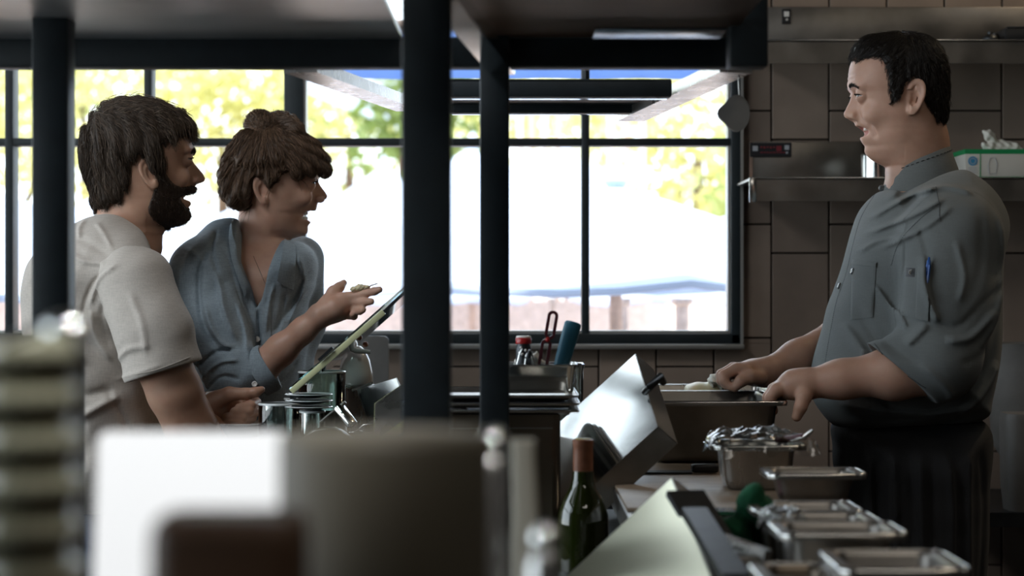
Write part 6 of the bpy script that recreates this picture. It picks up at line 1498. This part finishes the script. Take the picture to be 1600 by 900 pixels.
    for a, py in ((-1.9, 543), (-1.3, 547), (-1.75, 553), (-1.2, 556), (-2.1, 551)): b.sphere((c_[0]+math.cos(a)*R_*.96, Y+math.sin(a)*R_*.96, sz(py, Y)), .0022, u=10, v=8)
    b.obj('white_dots', MATS['label_white'], k, 60)
    k = thing('crumpled_napkin', 'white crumpled paper behind the utensils in the tin', 'napkin', at(830, 575, 3.15)); v = Vol((sx(795, 3.15), 3.13, sz(590, 3.15)), (sx(875, 3.15), 3.18, sz(540, 3.15)), .002)
    v.inflate([(sx(a, 3.155), sz(c, 3.155)) for a, c in ((803, 562), (808, 549), (820, 556), (838, 550), (846, 558), (856, 566), (860, 580), (806, 582))], 3.155, .010, .012, 0, n=1); v.disp(lambda x, z: .002*np.sin(x*300+z*200)*np.sin(z*260)); body_obj('paper', v.mesh('n', 2), MATS['parchment'], k)
    # clear box behind
    Y = 3.55; t = thing('clear_container', 'see-through plastic container behind the utensil tin', 'container', at(890, 620, Y+.08)); b = BM(); xa, xb = sx(840, Y), sx(912, Y)
    b.loft([rrect((xa+xb)/2, Y+.06, (xb-xa)*s_, .12*s_, .012, z) for z, s_ in ((.925, .9), (.93, .93), (sz(578, Y), 1.), (sz(574, Y), 1.06), (sz(570, Y), 1.06), (sz(571, Y), .97), (CT+.006, .9))]); b.obj('container_wall', MATS['clear_plastic'], t, 40)
    # wine bottle in the rail
    Y = 2.93; x = sx(911, Y); t = thing('wine_bottle', 'dark green wine bottle with orange-brown foil, in front of the big lid', 'bottle', (x, Y, .93)); R_ = .0375; zt = sz(686, Y)
    b = BM(); b.lathe([(.028, .93), (R_, .935), (R_, zt-.125), (R_*.98, zt-.110), (R_*.8, zt-.090), (R_*.52, zt-.072), (.0155, zt-.058), (.0140, zt-.030)], (x, Y, 0), 40); b.obj('glass_body', MATS['bottle_glass'], t, 60)
    b = BM(); b.lathe([(.0150, zt-.062), (.0148, zt-.020), (.0145, zt-.012), (.0152, zt-.010), (.0152, zt-.001), (.0120, zt)], (x, Y, 0), 28); b.obj('foil', MATS['foil_orange'], t, 60)
    b = BM(); b.lathe([(.0118, zt-.004), (.0118, zt+.0008), (.0001, zt+.0012)], (x, Y, 0), 20); b.obj('cork', MATS['cork_yellow'], t, 60)
    # cutting board standing at the wall
    Y = 4.55; t = thing('standing_board', 'grey-green cutting board standing upright under the window, behind the glassware', 'cutting board', at(585, 640, Y)); b = BM(); b.loft([[(p[0], Y+p_, CZ+(p[1]-CZ)) for p in [(q[0], q[1]) for q in RR]] for p_ in (0, .015) for RR in [[(c[0], c[1]) for c in [(v_[0], v_[1]) for v_ in rrect(sx(583, Y), sz(590, Y), .07, .19, .012, 0)]]]]); b.obj('board', MATS['grey_plastic'], t, 40)
    b = BM(); b.boxa((-.75, 4.34, 1.0), (.25, 4.66, 1.04), .003); b.boxa((-.74, 4.36, 0), (.24, 4.64, 1.0)); tag(b.obj('back_counter', MATS['steel_dark'], None), 'dark low back counter along the wall beneath the window', 'counter')
def build_glassware():
    BT = 1.075
    # sloping glass guard with polished yellow-green edge
    t = thing('glass_guard', 'sloping glass sneeze guard with a polished yellow-green edge beside the guests', 'glass guard', at(540, 610, 3.45))
    a, c = at(455, 612, 3.32), at(650, 440, 3.32); d = Vector((0, .5, 0)); n = Vector((.62, 0, .78))
    solid('glass_pane', 'guard_glass', t, [a+Vector((0, .006, 0)), c+Vector((0, .006, 0)), c+d, a+d], (-.004, 0, .006))
    b = BM(); b.beam(a, at(600, 487, 3.32), .010, .006, (0, 1, 0), .001); b.obj('polished_edge', MATS['glass_edge'], t, 40)
    b = BM(); b.beam(at(498, 563, 3.314), at(520, 543, 3.314), .005, .006, (0, 1, 0)); b.obj('edge_clip', MATS['steel_dark'], t); b = BM(); b.beam(at(600, 487, 3.32), at(650, 440, 3.32), .005, .006, (0, 1, 0)); b.obj('steel_corner', MATS['steel_dark'], t)
    b = BM(); b.beam(at(650, 440, 3.34), at(650, 700, 3.34), .012, .012); b.beam(at(458, 612, 3.6), at(458, 676, 3.6), .01, .01); b.obj('bracket_post', MATS['steel_dark'], t)
    # vertical clear panel
    # big jar
    def glass(name, label, px, pr, Y, ytop, ybot, m, thick=.003, rim=True, fill=None, cat='jar', flare=0., z0=None):
        x = sx(px, Y); r = pr*Y/FPX; zb = sz(ybot, Y) if z0 is None else z0; zt = sz(ytop, Y)
        t = thing(name, label, cat, (x, Y, zb)); b = BM()
        b.lathe([(r*.90, zb), (r*.97, zb+.004), (r, zb+.012), (r+flare, zt-.004), (r+flare, zt), (r+flare-thick, zt), (r-thick, zb+.014), (r*.85, zb+.008), (.0001, zb+.008)], (x, Y, 0), 40); b.obj('glass_wall', MATS[m], t, 40)
        b = BM(); b.lathe([(r+flare+.0006, zt-.003), (r+flare+.0012, zt-.001), (r+flare, zt+.001), (r+flare-thick, zt+.001), (r+flare-thick, zt-.003)], (x, Y, 0), 40); b.obj('rim', MATS['rim_highlight'], t, 60)  # pale opaque ring paints the highlight along the glass rim
        if fill: b = BM(); b.lathe([(r*.9, zb+.010), (r-thick-.001, zb+.016), (r-thick-.001, sz(fill[0], Y)), (.0001, sz(fill[0], Y))], (x, Y, 0), 36); b.obj('contents', MATS[fill[1]], t, 40)
        return t
    glass('storage_jar', 'large round glass jar with brown contents under the glass guard', 503, 37, 3.62, 580, 692, 'jar_glass', fill=(640, 'sauce'), z0=BT)
    glass('drinking_glass', 'short clear tumbler on the bar beside the loose fist', 437, 33, 3.52, 630, 700, 'tumbler_glass', cat='glass', rim=False, z0=BT)
    glass('drinking_glass', 'second clear tumbler directly behind the short one on the bar', 466, 22, 3.68, 622, 690, 'tumbler_glass', cat='glass', rim=False, z0=BT)
    for k in range(3):
        Y = 3.5; b = BM(); z = sz(633-k*9.5, Y); x = sx(488, Y)
        b.lathe([(.012, z-.006), (.022, z-.004), (.040, z+.000), (.041, z+.0012), (.039, z+.0012), (.022, z-.002), (.0001, z-.002)], (x, Y-.06, 0), 36)
        q = tag(b.obj('glass_saucer', MATS['tumbler_glass'], None, 40, origin=(x, Y-.06, z)), ('lowest', 'middle', 'topmost')[k]+' of the three stacked clear saucers in front of the big jar', 'saucer')
        q['category'] = 'saucer'; b = BM(); b.lathe([(.0405, z+.0002), (.0418, z+.0010), (.0405, z+.0022), (.0390, z+.0010), (.0405, z+.0002)], (x, Y-.06, 0), 36); rm = b.obj('rim', MATS['rim_highlight'], q, 60)  # rim highlight of the saucer put in as a pale ring
    glass('drinking_glass', 'clear tumbler carrying the stacked saucers in front of the big jar', 488, 20, 3.44, 642, 700, 'tumbler_glass', cat='glass', rim=False, z0=BT)
    # plate, upturned bowl, pitcher
    Y = 3.66; x = sx(372, Y); t = thing('dinner_plate', 'white plate on the bar under the loose fist', 'plate', (x, Y+.02, BT)); b = BM(); R_ = .062
    b.lathe([(.035, BT), (.040, BT+.003), (R_, BT+.024), (R_+.001, BT+.026), (R_-.002, BT+.027), (.040, BT+.007), (.0001, BT+.005)], (x, Y+.02, 0), 48); b.obj('plate_body', MATS['porcelain'], t, 50)
    Y = 3.2; x = sx(512, Y); t = thing('upturned_bowl', 'pale domed bowl lying upside down in front of the glassware', 'bowl', (x, Y, sz(690, Y))); b = BM(); zb = sz(700, Y); zt = sz(667, Y)
    b.lathe([(.048, zb), (.047, zb+.006), (.040, zb+.018), (.026, zb+.029), (.013, zt), (.0001, zt)], (x, Y, 0), 40); b.obj('bowl_body', MATS['bowl_glaze'], t, 60)
    b = BM(); b.boxa((-.44, 3.12, CT-.02), (-.28, 3.38, zb), .003); b.boxa((-.42, 3.14, 0), (-.30, 3.36, CT-.02)); tag(b.obj('guard_ledge', MATS['steel_dark'], None), 'dark steel ledge between bar and prep table carrying the upturned bowl', 'ledge')
    Y = 3.85; x = sx(556, Y); zb = sz(606, 3.85); t = thing('white_pitcher', 'white rounded porcelain pitcher with a ball-knobbed lid behind the big jar', 'pitcher', (x, Y, zb)); b = BM()
    b.lathe([(.028, sz(606, Y)), (.034, sz(598, Y)), (.033, sz(582, Y)), (.027, sz(562, Y)), (.018, sz(547, Y)), (.010, sz(541, Y)), (.0001, sz(540, Y))], (x, Y, 0), 36); b.obj('pitcher_body', MATS['porcelain'], t, 60)
    b = BM(); b.tube([at(536, 540, Y-.03), at(556, 548, Y-.035), at(578, 550, Y-.03)], [.004, .0055, .004], 10); b.obj('handle', MATS['porcelain'], t, 60)
    b = BM(); b.sphere(at(571, 538, Y-.02), .0055); b.obj('knob', MATS['foil_orange'], t, 60)
    Y = 3.80; x = sx(562, Y); wv = .058; b = BM(); t = thing('steel_caddy', 'small steel caddy box right of the big jar, beneath the white pitcher', 'caddy', (x, Y, BT))
    b.loft([rrect(x, Y+.03, wv*s_, .07*s_, .008, z) for z, s_ in ((BT, .82), (BT+.005, .86), (sz(612, Y), .96), (sz(606, Y), 1.06), (sz(603, Y), 1.06), (sz(604, Y), .94))]); b.obj('caddy_wall', MATS['steel'], t, 40)
    b = BM(); b.beam(at(528, 600, Y-.02), at(548, 606, Y-.02), .006, .004); b.beam(at(550, 610, Y-.02), at(583, 598, Y-.02), .007, .005); b.obj('bright_lip', MATS['steel_bright'], t)
    # tilted polished scoop
    t = thing('polished_scoop', 'small tilted polished steel scoop below the big jar', 'scoop', at(540, 650, 3.4)); b = BM()
    b.beam(at(528, 634, 3.4), at(552, 666, 3.38), .022, .014, bev=.005); b.obj('scoop_body', MATS['steel_mirror'], t, 60); b = BM(); b.tube([at(500, 660, 3.4), at(524, 640, 3.4), at(540, 628, 3.4)], [.002, .003, .003], 8); b.obj('handle', MATS['steel_dull'], t, 60)
    t = thing('serving_spoon', 'steel spoon lying between the scoop and the yellow-edged lid', 'spoon', at(575, 668, 3.35)); b = BM(); b.tube([at(558, 672, 3.36), at(568, 664, 3.36), at(590, 662, 3.36), at(604, 655, 3.38)], [.0015, .002, .002, .003], 8); b.obj('handle', MATS['steel_bright'], t, 60)
    b = BM(); b.sphere(at(556, 675, 3.36), .009, (1.5, .8, .4)); b.obj('spoon_bowl', MATS['steel_bright'], t, 60)
    # garnish held in the raised hand
    t = thing('tasting_bite', 'small pale bite of food held over the raised index finger', 'food', at(570, 450, 3.76)); b = BM()
    v = Vol((sx(545, 3.77), 3.74, sz(460, 3.77)), (sx(590, 3.77), 3.80, sz(438, 3.77)), .0015); v.chain([at(550, 452, 3.775), at(562, 449, 3.775), at(576, 448.5, 3.775)], [.0045, .006, .0035], .004); v.disp(lambda x, z: .001*np.sin(x*900)*np.sin(z*700)); body_obj('bite', v.mesh('b', 1), MATS['butter'], t)
    b.tube([at(568, 453, 3.77), at(580, 446, 3.77), at(590, 443, 3.77)], .0012, 5); b.obj('stick', MATS['wood_board'], t)
def build_foreground():
    zP = .95
    sh = thing('front_shelf', 'low steel ledge in the extreme foreground carrying the blurred items', 'shelf', (-.2, 1.1, zP-.03))
    b = BM(); b.boxa((-.42, .62, zP-.03), (.10, 1.62, zP), .002); b.obj('shelf_board', MATS['steel_dull'], sh)
    for x, y in ((-.40, .66), (.08, .66), (-.40, 1.58), (.08, 1.58)): b = BM(); b.beam((x, y, 0), (x, y, zP-.03), .03, .03); b.obj('leg', MATS['post_paint'], sh)
    # white card standing upright, whitened by the added spot
    Y = 1.18; xa, xb, zt = sx(126, Y), sx(437, Y), sz(684, Y)
    t = thing('white_card', 'brilliant white blank card standing upright in the blurred left foreground', 'card', ((xa+xb)/2, Y, zP)); tl = .05
    b = BM(); b.loft([[(x, Y+tl*(z-zP)/(zt-zP)+dy, z) for x, z in ((xa, zP+.004), (xb, zP+.004), (xb, zt-.004), (xb-.004, zt), (xa+.004, zt), (xa, zt-.004))] for dy in (0, .002)]); b.obj('card_sheet', MATS['white_paper'], t)
    b = BM(); b.boxa((xa+.02, Y-.02, zP), (xb-.02, Y+.03, zP+.012), .002); b.obj('card_foot', MATS['black_plastic'], t)
    # taupe canister
    Y = 1.0; x = sx(602, Y); R_ = 166*Y/FPX; zt = sz(676, Y); t = thing('canister', 'big blurred taupe canister in the bottom centre foreground', 'canister', (x, Y, zP)); b = BM()
    b.lathe([(R_*.97, zP), (R_, zP+.004), (R_, zt-.006), (R_*.985, zt-.001), (R_*.95, zt), (.0001, zt+.0006)], (x, Y, 0), 64); b.obj('canister_body', MATS['crock'], t, 60)
    # brown wooden box
    Y = .86; xa, xb = sx(232, Y), sx(470, Y); zt = sz(812, Y); b = BM()
    b.loft([rrect((xa+xb)/2, Y+.02, xb-xa, .06, .012, z, s_) for z, s_ in ((zP, 1.), (zt-.01, 1.), (zt-.003, .97), (zt, .9))]); tag(b.obj('wooden_box', MATS['wood_brown'], None, 50), 'blurred dark brown wooden box in front of the white card', 'box')
    # ramekins
    Y = .93; x = sx(48, Y); R_ = 80*Y/FPX; b0 = None; N_ = 18; step = (sz(556, Y)-zP)/N_
    for k in range(N_):
        z = zP+k*step
        if b0 is None:
            t = thing('ramekin', 'pale glazed ramekin in the blurred stack at the lower left', 'ramekin', (x, Y, z), 'ramekins stacked at the lower left'); b = BM(); h = step*1.25
            b.lathe([(R_*.62, z), (R_*.66, z+.001), (R_*.80, z+h*.45), (R_*.97, z+h*.9), (R_*.95, z+h), (R_*.90, z+h*.9), (R_*.72, z+h*.4), (R_*.55, z+.002), (.0001, z+.002)], (x, Y, 0), 40); b.obj('bowl_body', MATS['bowl_glaze'], t, 50)
            b = BM(); b.lathe([(R_*.97, z+h*.80), (R_, z+h*.93), (R_*.96, z+h*1.04), (R_*.92, z+h*.95)], (x, Y, 0), 40); b.obj('rim_band', MATS['ramekin_rim'], t, 60); b0 = t
        else: dup(b0, (x+.0012*math.sin(k*2.3), Y+.001*math.cos(k*1.7), z))
    zt = zP+N_*step+.004; t = thing('steel_ladle', 'blurred bright steel ladle lying across the top ramekin', 'ladle', (sx(60, Y), Y, zt))
    b = BM(); b.sphere((sx(112, Y), Y-.004, zt+.008), .0095, (1.3, 1, .8)); b.obj('ladle_bowl', MATS['steel_mirror'], t, 60); b = BM(); b.tube([(sx(108, Y), Y, zt+.007), (sx(75, Y), Y, zt+.007), (sx(38, Y), Y, zt+.003), (sx(2, Y), Y, zt-.002)], .0042, 8); b.obj('handle', MATS['steel_mirror'], t, 60)
    # dark partition behind the stack
    b = BM(); Y = 2.50; b.boxa((sx(-300, Y), Y, 0), (sx(126, Y), Y+.03, sz(523, Y)), .004); tag(b.obj('low_partition', MATS['wall_dark'], None), 'dark low partition at the left under the post, behind the ramekins', 'partition')
    # cream napkin, steel bottles added for the round out-of-focus highlights
    Y = 1.5; t = thing('folded_napkin', 'cream folded napkin standing blurred right of the canister', 'napkin', (sx(818, Y), Y, zP)); b = BM()
    b.loft([rrect(sx(819, Y)+.0012*math.sin(k), Y, .0175*(1+.05*math.sin(k*1.3)), .03, .003, z) for k, z in enumerate((zP, sz(850, Y), sz(800, Y), sz(750, Y), sz(710, Y), sz(688, Y)))]); b.obj('cloth', MATS['cream_cloth'], t, 60)
    for px, py, Y, lb in ((770, 690, 1.13, 'steel bottle added for its glinting top, behind the right shoulder of the canister'), (852, 838, 1.10, 'lower steel bottle added for its glinting top, right of the cream napkin')):
        x = sx(px, Y); t = thing('glint_bottle', lb, 'bottle', (x, Y, zP)); b = BM(); zt = sz(py-18, Y)
        b.lathe([(.0115, zP), (.012, zP+.003), (.0105, zt-.022), (.0065, zt-.015)], (x, Y, 0), 28); b.obj('bottle_body', MATS['steel'], t, 60)
        b = BM(); b.sphere((x, Y, zt-.008), .0085, u=24, v=14); b.obj('glint_ball', MATS['steel_mirror'], t, 180)
# ------------------------------------------------------------------ build everything
build_room(); build_outside(); build_rack(); build_wall_things(); build_counters(); build_props(); build_glassware(); build_foreground()
build_chef(); build_man(); build_woman()
# unseen ceiling lamps: warm one at the shelves, added fill over the pans
def ceiling_lamp(x, y, e, label, col=(1, .82, .62), z=2.949):
    t = thing('unseen_ceiling_light', label, 'lamp', (x, y, z), 'round ceiling lamps'); del t['group']
    b = BM(); b.lathe([(.10, z), (.11, z-.012), (.09, z-.016), (.088, z-.004), (0.0001, z-.004)], (x, y, 0), 28); b.obj('housing', MATS['steel_dark'], t, 50)
    l = bpy.data.lights.new('lamp', 'AREA'); l.shape = 'DISK'; l.size = .16; l.energy = e; l.color = col; o = bpy.data.objects.new('bulb', l); COL.objects.link(o); o.parent = t; o.location = (0, 0, -.02)
ceiling_lamp(1.75, 4.25, 2.2, 'ceiling lamp above the wall shelves', (1, .78, .52)); ceiling_lamp(.9, 2.2, .6, 'added fill lamp above the rail pans', (1, .85, .66))
def fill_panel(x, y, w, d, e, label, col=(1, .93, .84)):  # unseen panels added as soft fill light
    t = thing('added_fill_panel', label, 'lamp', (x, y, 2.95)); b = BM(); b.boxa((x-w/2-.03, y-d/2-.03, 2.915), (x+w/2+.03, y+d/2+.03, 2.949)); b.obj('frame', MATS['steel_dark'], t)
    l = bpy.data.lights.new('panel', 'AREA'); l.shape = 'RECTANGLE'; l.size, l.size_y = w, d; l.energy = e; l.color = col; o = bpy.data.objects.new('tube', l); COL.objects.link(o); o.parent = t; o.location = (0, 0, -.04)
fill_panel(.5, .2, 1.2, .6, 3, 'added fill light panel behind the camera'); fill_panel(-1.3, 2.3, .6, 1.2, 9.5, 'added fill light panel over the guest side', (.95, .97, 1)); fill_panel(1.9, 3.0, .6, 1.2, .8, 'added fill light panel over the kitchen aisle')
t = thing('added_spotlight', 'unseen spotlight added to whiten the card in the foreground', 'lamp', (-.1, .25, 2.8))  # unseen lamp added to burn the card out to white
b = BM(); b.lathe([(.03, 2.95), (.03, 2.86), (.045, 2.85), (.045, 2.76), (.04, 2.76), (.035, 2.80)], (-.1, .25, 0), 24); b.obj('housing', MATS['steel_dark'], t, 50)
l = bpy.data.lights.new('spot', 'SPOT'); l.energy = 60; l.spot_size = .26; l.spot_blend = .25; l.shadow_soft_size = .03; o = bpy.data.objects.new('bulb', l); COL.objects.link(o); o.parent = t; o.rotation_euler = (Vector((-.195, 1.19, 1.20))-Vector((-.1, .25, 2.76))).to_track_quat('-Z', 'Y').to_euler(); o.location = (0, 0, -.05)
# daylight
W = bpy.data.worlds.new('sky'); bpy.context.scene.world = W; W.use_nodes = True; N, L = W.node_tree.nodes, W.node_tree.links
sk = N.new('ShaderNodeTexSky'); sk.sky_type = 'HOSEK_WILKIE'; sk.turbidity = 4; sk.ground_albedo = .5; sk.sun_direction = (-.25, -.55, .8)
mx = N.new('ShaderNodeMix'); mx.data_type = 'RGBA'; mx.inputs[0].default_value = .55; mx.inputs[7].default_value = (.86, .93, 1, 1); L.new(sk.outputs[0], mx.inputs[6]); L.new(mx.outputs[2], N['Background'].inputs[0]); N['Background'].inputs[1].default_value = 2.4
s = bpy.data.lights.new('sun', 'SUN'); s.energy = 3.4; s.angle = .01; s.color = (1, .985, .95); o = bpy.data.objects.new('sun', s); COL.objects.link(o); o.rotation_euler = Vector((.25, .55, -.8)).to_track_quat('-Z', 'Y').to_euler(); o.location = (-3, -5, 9)
# portals let the sky in through the two window openings
for nm, loc, rot, sz_ in (('window_portal', ((-2.12+sx(1160, WY))/2, WY+.13, 1.83), (-PI/2, 0, 0), (2.65, 1.2)), ('side_window_portal', (-3.12, 1.95, 1.77), (0, -PI/2, 0), (1.95, 5.1))):
    l = bpy.data.lights.new(nm, 'AREA'); l.shape = 'RECTANGLE'; l.size, l.size_y = sz_; l.cycles.is_portal = True; o = bpy.data.objects.new(nm, l); COL.objects.link(o); o.location = loc; o.rotation_euler = rot
cam = bpy.data.cameras.new('camera'); co_ = bpy.data.objects.new('camera', cam); COL.objects.link(co_); co_.location = (0, 0, CZ); co_.rotation_euler = (PI/2, 0, 0)
cam.lens = 70; cam.sensor_width = 36; cam.dof.use_dof = True; cam.dof.focus_distance = 3.6; cam.dof.aperture_fstop = 4.0; cam.clip_start = .05; cam.clip_end = 200
sc = bpy.context.scene; sc.camera = co_; sc.view_settings.view_transform = 'Standard'; sc.view_settings.look = 'None'; sc.view_settings.gamma = 1; sc.view_settings.use_curve_mapping = False; sc.view_settings.exposure = 1.55
sc.cycles.use_denoising = True; sc.cycles.sample_clamp_indirect = 8; sc.cycles.caustics_reflective = False; sc.cycles.caustics_refractive = False; sc.cycles.transparent_max_bounces = 24
